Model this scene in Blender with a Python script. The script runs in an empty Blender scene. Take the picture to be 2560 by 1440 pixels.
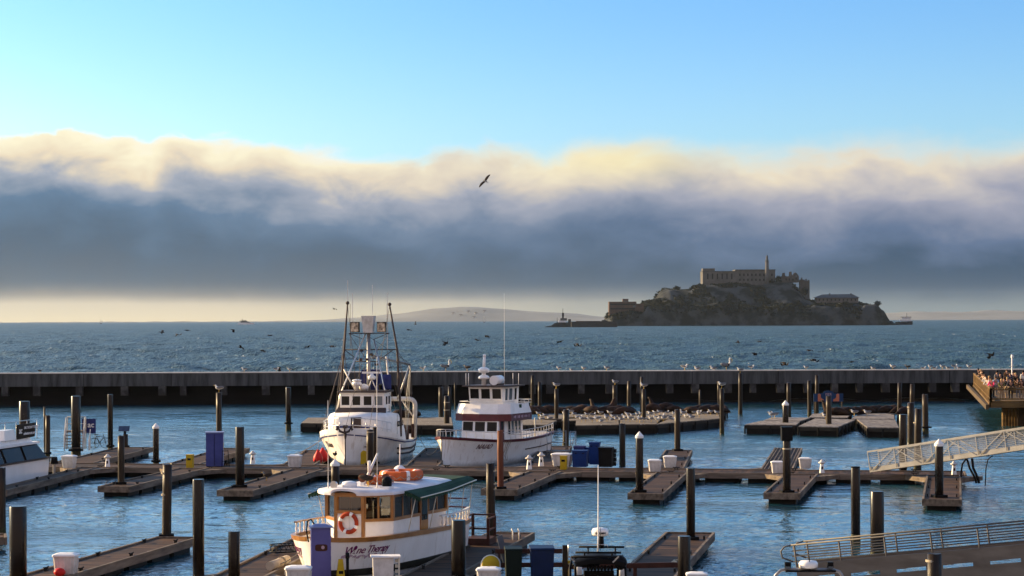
import bpy, bmesh, math, random
from mathutils import Vector, Matrix, noise as mnoise
R = math.radians
sc = bpy.context.scene
COL = sc.collection

# ---------------------------------------------------------------- camera
F, H, Y0, ROLL = 5460.0, 9.0, 797.0, 0.003125      # focal length in photo pixels, eye height (m), horizon row, roll
cam = bpy.data.cameras.new('camera')
cam.sensor_width = 36
cam.lens = F / 2560 * 36
cam.shift_y = (Y0 - 720) / 2560
cam.clip_start, cam.clip_end = 0.5, 40000
co = bpy.data.objects.new('camera', cam)
co.location = (0, 0, H)
co.rotation_euler = (R(90), ROLL, 0)
COL.objects.link(co)
sc.camera = co
sc.render.resolution_x, sc.render.resolution_y = 1024, 576
sc.view_settings.view_transform = 'Standard'
sc.view_settings.look = 'None'
EXPO = 1.32
sc.view_settings.exposure = EXPO
sc.view_settings.gamma = 1
sc.cycles.max_bounces = 6
sc.cycles.use_denoising = True
sc.cycles.sample_clamp_indirect = 6

def S(r, g, b):
    def f(c):
        c /= 255.0
        return c / 12.92 if c <= .04045 else ((c + .055) / 1.055) ** 2.4
    return (f(r), f(g), f(b), 1)

# ---------------------------------------------------------------- node helper
class NT:
    def __init__(self, tree):
        self.t = tree; self.n = tree.nodes; self.l = tree.links
    def new(self, typ, **kw):
        nd = self.n.new(typ)
        for k, v in kw.items(): setattr(nd, k, v)
        return nd
    def put(self, sock, v):
        if isinstance(v, bpy.types.NodeSocket): self.l.new(v, sock)
        else: sock.default_value = v
    def m(self, op, a, b=None, c=None, clamp=False):
        nd = self.new('ShaderNodeMath', operation=op, use_clamp=clamp)
        for i, v in enumerate((a, b, c)):
            if v is not None: self.put(nd.inputs[i], v)
        return nd.outputs[0]
    def vec(self, x, y, z):
        nd = self.new('ShaderNodeCombineXYZ')
        for i, v in enumerate((x, y, z)): self.put(nd.inputs[i], v)
        return nd.outputs[0]
    def noise(self, v, scale, detail=4, rough=.5, dist=0):
        nd = self.new('ShaderNodeTexNoise')
        if v is not None: self.put(nd.inputs['Vector'], v)
        for k, x in (('Scale', scale), ('Detail', detail), ('Roughness', rough), ('Distortion', dist)): nd.inputs[k].default_value = x
        return nd.outputs['Fac']
    def ramp(self, f, stops, interp='LINEAR'):
        nd = self.new('ShaderNodeValToRGB'); cr = nd.color_ramp; cr.interpolation = interp
        while len(cr.elements) < len(stops): cr.elements.new(.5)
        for e, (p, c) in zip(cr.elements, stops): e.position = p; e.color = c if len(c) == 4 else (*c, 1)
        self.put(nd.inputs['Fac'], f)
        return nd.outputs['Color']
    def mix(self, f, a, b, typ='MIX'):
        nd = self.new('ShaderNodeMix', data_type='RGBA', blend_type=typ, clamp_factor=True)
        self.put(nd.inputs[0], f); self.put(nd.inputs[6], a); self.put(nd.inputs[7], b)
        return nd.outputs[2]
    def smooth(self, x, a, b):
        nd = self.new('ShaderNodeMapRange', interpolation_type='SMOOTHSTEP')
        self.put(nd.inputs[0], x); self.put(nd.inputs[1], a); self.put(nd.inputs[2], b)
        return nd.outputs[0]

# ---------------------------------------------------------------- sky
SUN_EL, SUN_AZ = 15.0, -65.0          # azimuth from the viewing direction, to the left
w = bpy.data.worlds.new('World'); sc.world = w; w.use_nodes = True
T = NT(w.node_tree); T.n.clear()
sky = T.new('ShaderNodeTexSky', sky_type='NISHITA', sun_disc=False)
sky.sun_elevation, sky.sun_rotation = R(SUN_EL), R(SUN_AZ)
sky.altitude, sky.air_density, sky.dust_density, sky.ozone_density = 0, 1.0, 0.9, 2.5
tc = T.new('ShaderNodeTexCoord')
sp = T.new('ShaderNodeSeparateXYZ'); T.l.new(tc.outputs['Generated'], sp.inputs[0])
el = T.m('MULTIPLY', T.m('ARCSINE', sp.outputs[2]), 57.29578)
az = T.m('MULTIPLY', T.m('ARCTAN2', sp.outputs[0], sp.outputs[1]), 57.29578)
# the marine fog bank lying on the bay: a cloud layer of the sky, given by azimuth and elevation in degrees
q = T.vec(T.m('MULTIPLY', az, .55), T.m('MULTIPLY', el, 1.0), 3.1)
n1 = T.m('SUBTRACT', T.noise(q, 1.0, 8, .56, .35), .5)
q2 = T.vec(T.m('MULTIPLY', az, .22), T.m('MULTIPLY', el, .42), 9.7)
n2 = T.m('SUBTRACT', T.noise(q2, 1.2, 4, .5), .5)
crv = T.new('ShaderNodeFloatCurve')
cm = crv.mapping.curves[0]
tops = [(0, .80), (165, .78), (330, .77), (385, .67), (440, .80), (620, .78), (700, .70), (850, .62), (1000, .55), (1150, .60), (1280, .58), (1330, .55), (1420, .63), (1560, .70), (1800, .60), (1900, .55), (2000, .68), (2150, .72), (2300, .66), (2400, .62), (2560, .72)]
pts = [(((p - 1280) / 5460 * 57.3 + 40) / 80, v) for p, v in tops]
while len(cm.points) < len(pts) + 2: cm.points.new(.5, .5)
for p_, v_ in zip(cm.points, [(0, .7)] + pts + [(1, .55)]): p_.location = v_
crv.mapping.update()
T.put(crv.inputs['Value'], T.m('DIVIDE', T.m('ADD', az, 40), 80, clamp=True))
top = T.m('ADD', T.m('MULTIPLY', crv.outputs[0], 2.0), 3.25)
top = T.m('ADD', top, T.m('MULTIPLY', n1, 1.25))
side = T.smooth(az, -13.0, 13.0)                                  # left .. right
edge = T.m('ADD', .10, T.m('MULTIPLY', side, .75))                # the bank thins out to the right
alpha = T.smooth(T.m('SUBTRACT', top, el), T.m('MULTIPLY', edge, -.5), edge)
below = T.smooth(el, -3, -1)
alpha = T.m('MULTIPLY', alpha, T.m('SUBTRACT', 1.0, T.smooth(el, 7, 9)))
depth = T.m('DIVIDE', T.m('ADD', T.m('SUBTRACT', top, el), T.m('ADD', T.m('MULTIPLY', n2, 2.0), T.m('MULTIPLY', n1, .5))), 5.0)
cl = T.ramp(depth, [(0, S(255, 252, 236)), (.07, S(255, 246, 214)), (.16, S(238, 222, 194)), (.26, S(164, 172, 186)), (.40, S(94, 124, 154)), (.60, S(76, 100, 124)), (1, S(88, 94, 104))])
cr_ = T.ramp(depth, [(0, S(226, 226, 216)), (.07, S(232, 218, 196)), (.15, S(202, 196, 194)), (.28, S(160, 163, 180)), (.52, S(94, 115, 147)), (.68, S(54, 82, 110)), (1, S(62, 84, 106))])
cc = T.mix(side, cl, cr_)
def sq(a, c, s): return T.m('POWER', T.m('DIVIDE', T.m('SUBTRACT', a, c), s), 2.0)
glow = T.m('EXPONENT', T.m('MULTIPLY', -1.0, T.m('ADD', sq(az, 3.0, 2.1), sq(el, 4.15, .5))))
cc = T.mix(T.m('MULTIPLY', glow, .6), cc, S(255, 240, 184))
lowl = T.ramp(T.m('DIVIDE', el, 1.2), [(0, S(232, 214, 180)), (.35, S(214, 200, 176)), (.55, S(150, 142, 134)), (1, S(110, 110, 114))])
lowr = T.ramp(T.m('DIVIDE', el, 1.2), [(0, S(140, 150, 152)), (.3, S(122, 134, 140)), (.6, S(96, 112, 126)), (1, S(72, 94, 116))])
low = T.mix(T.smooth(T.m('ADD', az, T.m('MULTIPLY', n2, 6)), -9.0, 8.0), lowl, lowr)
cc = T.mix(T.smooth(T.m('ADD', el, T.m('ADD', T.m('MULTIPLY', n2, .65), T.m('MULTIPLY', n1, .22))), 1.0, .32), cc, low)
skyc = T.mix(T.m('MULTIPLY', T.smooth(az, 4.0, -22.0), .55), sky.outputs[0], T.mix(1.0, sky.outputs[0], (1.6, 1.45, 1.3, 1), 'MULTIPLY'))
skyc = T.mix(1.0, skyc, (1.15, 1.52, 1.95, 1), 'MULTIPLY')
skyc = T.mix(T.m('MULTIPLY', T.smooth(el, 3.6, 9.0), T.m('SUBTRACT', 1.0, T.smooth(el, 9.5, 18))), skyc, T.mix(1.0, skyc, (.72, .86, .97, 1), 'MULTIPLY'))
skyc = T.mix(T.m('MULTIPLY', T.smooth(el, 9.5, 20), T.m('SUBTRACT', 1.0, T.smooth(el, 40, 60))), skyc, T.mix(1.0, skyc, (1.95, 1.55, 1.25, 1), 'MULTIPLY'))
SKYK = 0.05
CK = 2 ** -EXPO / SKYK
ccs = T.mix(1.0, cc, (CK, CK, CK, 1), 'MULTIPLY')
col = T.mix(alpha, skyc, ccs)
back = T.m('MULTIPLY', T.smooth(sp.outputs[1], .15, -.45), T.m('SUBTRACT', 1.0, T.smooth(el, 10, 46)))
col = T.mix(T.m('MULTIPLY', back, .85), col, (1.02 * CK, .70 * CK, .55 * CK, 1))       # warm glow added behind the camera to brighten the boats' shaded faces
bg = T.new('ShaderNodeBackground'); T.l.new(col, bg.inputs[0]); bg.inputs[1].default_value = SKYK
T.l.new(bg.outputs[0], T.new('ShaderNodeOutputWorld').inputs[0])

# ---------------------------------------------------------------- sun
sl = bpy.data.lights.new('sun', 'SUN'); sl.energy = 5.0; sl.angle = R(.5); sl.color = (1, .70, .35)
so = bpy.data.objects.new('sun', sl); COL.objects.link(so)
sund = Vector((math.sin(R(SUN_AZ)) * math.cos(R(SUN_EL)), math.cos(R(SUN_AZ)) * math.cos(R(SUN_EL)), math.sin(R(SUN_EL))))
so.rotation_euler = (-sund).to_track_quat('-Z', 'Y').to_euler()
so.location = (-60, 60, 60)

# ---------------------------------------------------------------- photo pixel -> place
def cpx(px, py):
    x, y = px - 1280, py - Y0
    return x - ROLL * y, y + ROLL * x
def G(px, py, z=0.0):
    "point at height z seen at a photo pixel"
    x, y = cpx(px, py); D = (H - z) * F / y
    return Vector((x / F * D, D, z))
def P(px, py, D):
    "point at distance D seen at a photo pixel"
    x, y = cpx(px, py)
    return Vector((x / F * D, D, H - y / F * D))

# ---------------------------------------------------------------- mesh helper
def frame_of(d):
    d = d.normalized(); u = Vector((0, 0, 1)) if abs(d.z) < .95 else Vector((1, 0, 0))
    a = d.cross(u).normalized(); return a, a.cross(d).normalized()
class MB:
    def __init__(self): self.v = []; self.f = []; self.sm = []
    def add(self, vs, fs, smooth=False, M=None):
        o = len(self.v)
        self.v += [tuple(M @ Vector(x)) if M else tuple(x) for x in vs]
        self.f += [tuple(i + o for i in f) for f in fs]; self.sm += [smooth] * len(fs)
        return self
    def box(self, c, s, rz=0, M=None, taper=1.0):
        x, y, z = s[0] / 2, s[1] / 2, s[2] / 2
        vs = [(-x, -y, -z), (x, -y, -z), (x, y, -z), (-x, y, -z)] + [(a * taper, b * taper, z) for a, b in ((-x, -y), (x, -y), (x, y), (-x, y))]
        Q = Matrix.Translation(c) @ Matrix.Rotation(rz, 4, 'Z')
        return self.add(vs, [(3, 2, 1, 0), (4, 5, 6, 7), (0, 1, 5, 4), (1, 2, 6, 5), (2, 3, 7, 6), (3, 0, 4, 7)], False, (M @ Q) if M else Q)
    def tube(self, pts, r, n=8, cap=True, closed=False):
        pts = [Vector(p) for p in pts]; k = len(pts)
        rs = r if isinstance(r, (list, tuple)) else [r] * k
        vs = []; fs = []; pa = None
        for i, p in enumerate(pts):
            d = (pts[(i + 1) % k] - pts[i - 1]) if closed else pts[min(i + 1, k - 1)] - pts[max(i - 1, 0)]
            a, b = frame_of(d)
            if pa is not None:
                a = (pa - d.normalized() * pa.dot(d.normalized())).normalized(); b = a.cross(d.normalized())
            pa = a
            for j in range(n):
                t = 2 * math.pi * j / n; vs.append(p + (a * math.cos(t) + b * math.sin(t)) * rs[i])
        for i in range(k if closed else k - 1):
            for j in range(n):
                fs.append((i * n + j, i * n + (j + 1) % n, ((i + 1) % k) * n + (j + 1) % n, ((i + 1) % k) * n + j))
        self.add(vs, fs, n > 5)
        if cap and not closed:
            self.add(vs[:n], [tuple(range(n))]); self.add(vs[-n:], [tuple(reversed(range(n)))])
        return self
    def bar(self, a, b, w, h, up=(0, 0, 1)):
        a, b = Vector(a), Vector(b); d = (b - a).normalized(); u = Vector(up)
        if abs(d.dot(u)) > .98: u = Vector((0, 1, 0))
        s = d.cross(u).normalized() * w / 2; t = s.cross(d).normalized() * h / 2
        vs = [a - s - t, a + s - t, a + s + t, a - s + t, b - s - t, b + s - t, b + s + t, b - s + t]
        return self.add(vs, [(0, 1, 2, 3), (7, 6, 5, 4), (0, 4, 5, 1), (1, 5, 6, 2), (2, 6, 7, 3), (3, 7, 4, 0)])
    def lathe(self, prof, n=16, c=(0, 0, 0), cap=True, M=None, sx=1, sy=1, smooth=True):
        vs = []; fs = []
        for r, z in prof:
            for j in range(n):
                t = 2 * math.pi * j / n; vs.append((c[0] + r * sx * math.cos(t), c[1] + r * sy * math.sin(t), c[2] + z))
        for i in range(len(prof) - 1):
            for j in range(n): fs.append((i * n + j, i * n + (j + 1) % n, (i + 1) * n + (j + 1) % n, (i + 1) * n + j))
        self.add(vs, fs, smooth, M)
        if cap: self.add(vs[:n], [tuple(reversed(range(n)))], False, M); self.add(vs[-n:], [tuple(range(n))], False, M)
        return self
    def prism(self, poly, z0, z1, M=None):
        "polygon in xy extruded between z0 and z1 (counter-clockwise)"
        k = len(poly); vs = [(x, y, z0) for x, y in poly] + [(x, y, z1) for x, y in poly]
        return self.add(vs, [tuple(reversed(range(k))), tuple(range(k, 2 * k))] + [(i, (i + 1) % k, k + (i + 1) % k, k + i) for i in range(k)], False, M)
    def loft(self, secs, closed=False, smooth=True, caps=False):
        n = len(secs[0]); vs = [p for s in secs for p in s]; fs = []
        for i in range(len(secs) - 1):
            for j in range(n if closed else n - 1):
                fs.append((i * n + j, (i + 1) * n + j, (i + 1) * n + (j + 1) % n, i * n + (j + 1) % n))
        self.add(vs, fs, smooth)
        if caps: self.add(secs[0], [tuple(range(n))]); self.add(secs[-1], [tuple(reversed(range(n)))])
        return self
    def ell(self, c, r, n=10, m=7, M=None):
        prof = [(math.sin(math.pi * i / m), -math.cos(math.pi * i / m)) for i in range(m + 1)]
        prof[0] = (.02, -1); prof[-1] = (.02, 1)
        vs = []; fs = []
        for a, z in prof:
            for j in range(n):
                t = 2 * math.pi * j / n; vs.append((c[0] + r[0] * a * math.cos(t), c[1] + r[1] * a * math.sin(t), c[2] + r[2] * z))
        for i in range(m):
            for j in range(n): fs.append((i * n + j, i * n + (j + 1) % n, (i + 1) * n + (j + 1) % n, (i + 1) * n + j))
        return self.add(vs, fs, True, M)
    def mesh(self, name, m=None):
        me = bpy.data.meshes.new(name); me.from_pydata(self.v, [], self.f)
        me.polygons.foreach_set('use_smooth', self.sm)
        if m: me.materials.append(m)
        bm = bmesh.new(); bm.from_mesh(me)
        if len(bm.faces) < 40000:
            bmesh.ops.remove_doubles(bm, verts=bm.verts, dist=1e-5)
            bmesh.ops.recalc_face_normals(bm, faces=bm.faces)
        bm.to_mesh(me); bm.free(); me.update()
        return me
    def build(self, name, m, parent=None, loc=(0, 0, 0), rz=0):
        o = bpy.data.objects.new(name, self.mesh(name, m)); COL.objects.link(o)
        o.location = loc; o.rotation_euler = (0, 0, rz)
        if parent: o.parent = parent
        return o
def tag(o, label=None, cat=None, group=None, kind=None):
    if label: o['label'] = label
    if cat: o['category'] = cat
    if group: o['group'] = group
    if kind: o['kind'] = kind
    return o
def thing(name, loc, rz, label, cat, group=None):
    o = bpy.data.objects.new(name, None); o.empty_display_size = .3; COL.objects.link(o)
    o.location = loc; o.rotation_euler = (0, 0, rz)
    return tag(o, label, cat, group)
KIDS = {}
def dup(src, loc, rz, label, group=None, kids=None, scale=None):
    "copy of a thing with copies of its parts and their sub-parts"
    r = src.copy(); COL.objects.link(r); r.location = loc; r.rotation_euler = (0, 0, rz); r['label'] = label
    if scale: r.scale = (scale,) * 3
    if group: r['group'] = group
    for ch in (kids if kids is not None else src.children):
        c = ch.copy(); COL.objects.link(c); c.parent = r
        for g in ch.children:
            d = g.copy(); COL.objects.link(d); d.parent = c
    return r

# ---------------------------------------------------------------- materials
def mat(name, c1, c2=None, scale=3.0, rough=.6, metal=0, bump=0, bscale=None, stretch=(1, 1, 1), lo=.35, hi=.65, spec=None, rnd=0, coord="Object", specks=0, stain=0):
    m = bpy.data.materials.new(name); m.use_nodes = True
    t = NT(m.node_tree); b = t.n['Principled BSDF']
    b.inputs['Roughness'].default_value = rough; b.inputs['Metallic'].default_value = metal
    b.inputs['Specular IOR Level'].default_value = spec if spec is not None else (.5 if rough < .45 else .12)
    c2 = c2 or tuple(x * .82 for x in c1[:3])
    tcn = t.new('ShaderNodeTexCoord'); mp = t.new('ShaderNodeMapping'); mp.inputs['Scale'].default_value = stretch
    t.l.new(tcn.outputs[coord], mp.inputs[0])
    f = t.noise(mp.outputs[0], scale, 5, .6)
    c = t.ramp(f, [(lo, (*c1[:3], 1)), (hi, (*c2[:3], 1))])
    if rnd:
        oi = t.new('ShaderNodeObjectInfo'); k = t.m('ADD', 1 - rnd, t.m('MULTIPLY', oi.outputs['Random'], 2 * rnd))
        kk = t.new('ShaderNodeCombineColor'); [t.l.new(k, kk.inputs[i]) for i in range(3)]
        c = t.mix(1.0, c, kk.outputs[0], 'MULTIPLY')
    if specks:                                                          # bird droppings
        c = t.mix(t.m('MULTIPLY', t.smooth(t.noise(tcn.outputs[coord], 2.6, 5, .7), specks, specks + .05), .8), c, (.55, .53, .48, 1))
    if stain:                                                           # rust and water streaks running down, scum along the waterline
        sx = t.new('ShaderNodeSeparateXYZ'); t.l.new(tcn.outputs[coord], sx.inputs[0])
        sv = t.vec(t.m('MULTIPLY', sx.outputs[0], 5.0), t.m('MULTIPLY', sx.outputs[1], 5.0), t.m('MULTIPLY', sx.outputs[2], .35))
        c = t.mix(t.m('MULTIPLY', t.smooth(t.noise(sv, 1, 4, .6), .54, .72), stain), c, (.36, .24, .14, 1))
        wl_ = t.m('ADD', sx.outputs[2], t.m('MULTIPLY', t.noise(tcn.outputs[coord], 2.0, 4, .6), .35))
        c = t.mix(t.m('MULTIPLY', t.smooth(wl_, .62, .20), .75), c, (.16, .13, .09, 1))
    t.l.new(c, b.inputs['Base Color'])
    if bump:
        bn = t.new('ShaderNodeBump'); bn.inputs['Strength'].default_value = bump; bn.inputs['Distance'].default_value = .02
        t.l.new(t.noise(mp.outputs[0], bscale or scale * 4, 4, .6), bn.inputs['Height']); t.l.new(bn.outputs[0], b.inputs['Normal'])
    return m
M = {}
M['plank'] = mat('deck_planks', (.090, .048, .027), (.022, .013, .009), 1.2, .75, bump=.3, stretch=(3.2, .35, 1), rnd=.2, lo=.38, hi=.6, specks=.69)
M['plank_grey'] = mat('weathered_planks', (.25, .225, .20), (.12, .10, .09), 1.2, .8, bump=.3, stretch=(3, .4, 1), rnd=.12)
M['board'] = mat('edge_board', (.20, .155, .115), (.08, .06, .045), 1.4, .75, bump=.3, stretch=(.4, 3, 3), rnd=.12)
M['pontoon'] = mat('wet_pontoon', (.012, .011, .010), (.006, .006, .006), 1.5, .6)
M['steel'] = mat('dark_steel_pile', (.010, .007, .005), (.005, .0035, .003), 1.5, .25, spec=.25, bump=.2, stretch=(3, 3, .4), rnd=.25)
M['timber'] = mat('timber_pile', (.036, .024, .015), (.010, .007, .005), 2.2, .42, spec=.18, specks=.70, bump=.6, stretch=(4, 4, .35), rnd=.25)
M['weed'] = mat('wet_weed', (.040, .042, .018), (.015, .014, .01), 3, .5, specks=.60)
M['white'] = mat('white_paint', (.84, .82, .80), (.72, .70, .67), 1.5, .45, rnd=.03)
M['whiteold'] = mat('worn_white_paint', (.68, .66, .63), (.48, .46, .43), 3, .55, rnd=.10)
M['gel'] = mat('white_gelcoat', (.84, .82, .80), (.78, .76, .73), .8, .22)
M['hull'] = mat('streaked_white_hull', (.84, .82, .79), (.76, .73, .69), .9, .26, stain=.42)
M['conc'] = mat('stained_concrete', (.088, .092, .094), (.036, .039, .040), 1.0, .85, bump=.3, stretch=(1.7, 1, .22), lo=.40, hi=.66)
M['conc_dark'] = mat('recess_dark_concrete', (.010, .009, .009), (.005, .005, .005), .6, .8, bump=.3, stretch=(.5, 2, 2))  # recess shade put into a near-black colour; the joints share it
M['black'] = mat('black_gear', (.005, .005, .0055), (.008, .008, .009), 3, .5, spec=.08)
M['rubber'] = mat('black_rubber', (.015, .014, .013), (.025, .024, .022), 5, .8)
M['alu'] = mat('grey_aluminium', (.32, .315, .31), (.24, .235, .23), 2, .42, metal=.55)
M['steelpale'] = mat('stainless_tube', (.62, .61, .59), (.5, .49, .48), 3, .3, metal=.8)
M['rope'] = mat('rope', (.42, .36, .27), (.28, .24, .18), 12, .9)
# ---------------------------------------------------------------- water
def water_mat(name, deep, chop, foam=0.0, far=False):
    m = bpy.data.materials.new(name); m.use_nodes = True
    t = NT(m.node_tree); b = t.n['Principled BSDF']
    b.inputs['IOR'].default_value = 1.33 if far else 1.75
    tcn = t.new('ShaderNodeTexCoord'); xyz = t.new('ShaderNodeSeparateXYZ'); t.l.new(tcn.outputs['Object'], xyz.inputs[0])
    X, Y = xyz.outputs[0], xyz.outputs[1]
    def nz(sx, sy, s, d, rough=.55, off=0):
        return t.noise(t.vec(t.m('MULTIPLY', X, sx), t.m('MULTIPLY', Y, sy), off), s, d, rough)
    big = nz(.05, .035, 1, 3)                                        # patches of wind and calm
    patch = t.smooth(big, .40, .60)
    if far:
        h = t.m('ADD', t.m('MULTIPLY', nz(.10, .05, 1, 5, .7), 5.5), t.m('MULTIPLY', nz(.8, .5, 1, 3, .6, 3), 1.2))
        rough = t.m('ADD', .30, t.m('MULTIPLY', nz(.05, .012, 1, 5, .7, 6), .28))
    else:
        h = t.m('ADD', t.m('MULTIPLY', nz(1.1, 1.3, 1, 3, .55, 2), .42), t.m('MULTIPLY', nz(4.2, 3.6, 1, 3, .6, 5), .13))
        h = t.m('ADD', t.m('MULTIPLY', h, t.m('ADD', .35, t.m('MULTIPLY', patch, .9))), t.m('MULTIPLY', nz(.3, .35, 1, 2, .5, 8), .4))
        rough = t.m('ADD', .06, t.m('MULTIPLY', patch, .04))
    bn = t.new('ShaderNodeBump'); bn.inputs['Strength'].default_value = 1; bn.inputs['Distance'].default_value = chop
    t.l.new(h, bn.inputs['Height']); t.l.new(bn.outputs[0], b.inputs['Normal'])
    base = (*deep, 1)
    if foam:
        fm = t.m('MULTIPLY', t.smooth(nz(.38, .055, 1, 6, .8, 4), .615, .67), t.smooth(nz(.02, .004, 1, 3, .5, 7), .36, .58))
        t.l.new(t.mix(t.m('MULTIPLY', fm, foam), base, (.62, .64, .62, 1)), b.inputs['Base Color'])
        rough = t.m('ADD', rough, t.m('MULTIPLY', fm, .5))
    else: b.inputs['Base Color'].default_value = base
    t.l.new(rough, b.inputs['Roughness'])
    return m
YB = 231.5                                                            # the breakwater's harbour face
import numpy as np
def waves(name, m, ys, halfw, ncol, comps, seed, patchy):
    "a sheet of water whose surface is a sum of wind waves (wavelength, slope)"
    rg = np.random.default_rng(seed); ys = np.array(ys); u = np.linspace(-1, 1, ncol)
    Xg = u[None, :] * halfw(ys)[:, None]; Yg = np.repeat(ys[:, None], ncol, 1)
    dx = 2 * halfw(ys) / ncol; dyv = np.gradient(ys); sp = np.maximum(dx * 1.0, dyv * .8)[:, None]
    Z = np.zeros_like(Xg)
    for lam, slope, nw in comps:
        for _ in range(nw):
            l = lam * rg.uniform(.72, 1.38); a = rg.normal(0, .85) + 1.3; k = 2 * np.pi / l
            fade = np.clip((l / sp - 2.2) / 1.5, 0, 1)
            ph = k * (Xg * np.cos(a) + Yg * np.sin(a)) + rg.uniform(0, 6.28)
            s_ = np.sin(ph + .35 * np.sin(ph + 1.1)); Z += fade * s_ * slope / k / math.sqrt(nw) * 1.41
    pt = np.zeros_like(Xg)
    for _ in range(9):
        l = rg.uniform(9, 34); a = rg.uniform(.6, 2.5)
        pt += np.sin(2 * np.pi / l * (Xg * np.cos(a) * .5 + Yg * np.sin(a)) + rg.uniform(0, 6.28))
    Z *= 1 - patchy + patchy * (1 / (1 + np.exp(-pt * .9))) * 2
    n, c = Xg.shape
    me = bpy.data.meshes.new(name)
    me.vertices.add(n * c); me.vertices.foreach_set('co', np.stack([Xg, Yg, Z], -1).astype(np.float32).ravel())
    i = np.arange(n - 1)[:, None] * c + np.arange(c - 1)[None, :]
    q_ = np.stack([i, i + 1, i + c + 1, i + c], -1).reshape(-1, 4)
    me.loops.add(q_.size); me.loops.foreach_set('vertex_index', q_.ravel().astype(np.int32))
    me.polygons.add(len(q_)); me.polygons.foreach_set('loop_start', np.arange(0, q_.size, 4, dtype=np.int32))
    me.polygons.foreach_set('use_smooth', np.ones(len(q_), dtype=bool))
    me.update(calc_edges=True); me.materials.append(m)
    o = bpy.data.objects.new(name, me); COL.objects.link(o); tag(o, kind='structure'); return o
yy = [20.0, 45, 62]
while yy[-1] < YB + 2.6: yy.append(yy[-1] + .13 * (yy[-1] / 70) ** 1.35)
waves('harbour_water', water_mat('harbour_water', (.012, .060, .085), .5), yy, lambda y: .275 * y + 12, 620,
      [(.42, .066, 18), (.8, .048, 16), (1.7, .022, 12), (6, .008, 6)], 5, .8)
yy = [YB + 2.6]
while yy[-1] < 2400: yy.append(yy[-1] + .55 * (yy[-1] / 240) ** 1.45)
yy += [3000, 4000, 5200, 6600, 8200]
waves('bay_water', water_mat('bay_water', (.012, .036, .036), .8, 1.0, True), yy, lambda y: .3 * y + 60 + np.where(y > 2500, 3000, 0), 560,
      [(2.2, .05, 10), (5, .07, 12), (11, .07, 12), (24, .05, 8)], 8, .45)

# ---------------------------------------------------------------- far hills behind the bay
hm = MB(); NX, NY = 260, 12
def hill_h(x, y):
    s = math.sin(math.pi * .5 * min(1, max(0, (y - 7600) / 500))) ** .8
    hgt = 57 + 22 * mnoise.fractal(Vector((x / 620, 4.2, 0)), 1, 2, 5) + 11 * mnoise.noise(Vector((x / 1500, 9, 1)))
    hgt *= .06 + .94 * max(math.exp(-((x + 85) / 390) ** 2), math.exp(-((x - 1870) / 760) ** 2) * .65)
    return -2 + hgt * s + 4 * s * mnoise.fractal(Vector((x / 90, y / 90, 2)), 1, 2, 4)
vs = []
for j in range(NY):
    for i in range(NX):
        x = -7000 + 14000 * i / (NX - 1); y = 7600 + 500 * j / (NY - 1)
        vs.append((x, y, hill_h(x, y)))
fs = [(j * NX + i, j * NX + i + 1, (j + 1) * NX + i + 1, (j + 1) * NX + i) for j in range(NY - 1) for i in range(NX - 1)]
hm.add(vs, fs, True)
hm.build('hills', mat('hillside', (.23, .235, .225), (.18, .185, .18), .004, .9, coord='Object'))['kind'] = 'structure'

# ---------------------------------------------------------------- breakwater
bl, br_ = G(-40, 1015, 0), G(2640, 1003, 0)
bd = (br_ - bl); bL = bd.length; bang = math.atan2(bd.y, bd.x)
bk = thing('breakwater', bl, bang, 'long grey concrete breakwater wall across the harbour mouth', 'breakwater')
MB().box((bL / 2, 1.0, 2.68), (bL + 30, 1.6, 1.36)).build('parapet', M['conc'], bk)
cap = MB()
k = 0
while k * 9.2 < bL + 20:
    cap.box((-8 + k * 9.2 + 4.59, 1.0, 3.40), (9.16, 1.74, .09)); k += 1
cap.build('coping', mat('pale_concrete', (.50, .48, .45), (.36, .345, .33), .8, .85), bk)  # paler than the wall: its sunlit top put into the colour
jb = MB()
for k in range(30):
    MB().box((-8 + k * 9.2, .195, 2.68), (.05, .03, 1.3)).build('joint', M['conc_dark'], bk)
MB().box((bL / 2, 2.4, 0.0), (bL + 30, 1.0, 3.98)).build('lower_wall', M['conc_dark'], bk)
rnd = random.Random(3)
x = 1.5; k = 0
sp_px = [10, 88, 193, 305, 398, 450, 551, 655, 768, 905, 1010, 1102, 1210, 1320, 1364, 1443, 1513, 1592, 1665, 1729, 1812, 1875, 1944, 2012, 2081, 2144, 2210, 2329, 2387, 2450]
for pxp in sp_px:
    t_ = (pxp + 40) / 2680.0
    xx = t_ * bL
    pm = MB(); pm.box((xx, .62, 1.5), (.6 + rnd.random() * .25, .9, .97), taper=1.0).build('bracket', M['conc_stub'] if 'conc_stub' in M else M.setdefault('conc_stub', mat('stub_concrete', (.10, .098, .094), (.035, .034, .033), .9, .85, stretch=(1, 1, 1.0), lo=.3, hi=.55)), bk)

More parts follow.
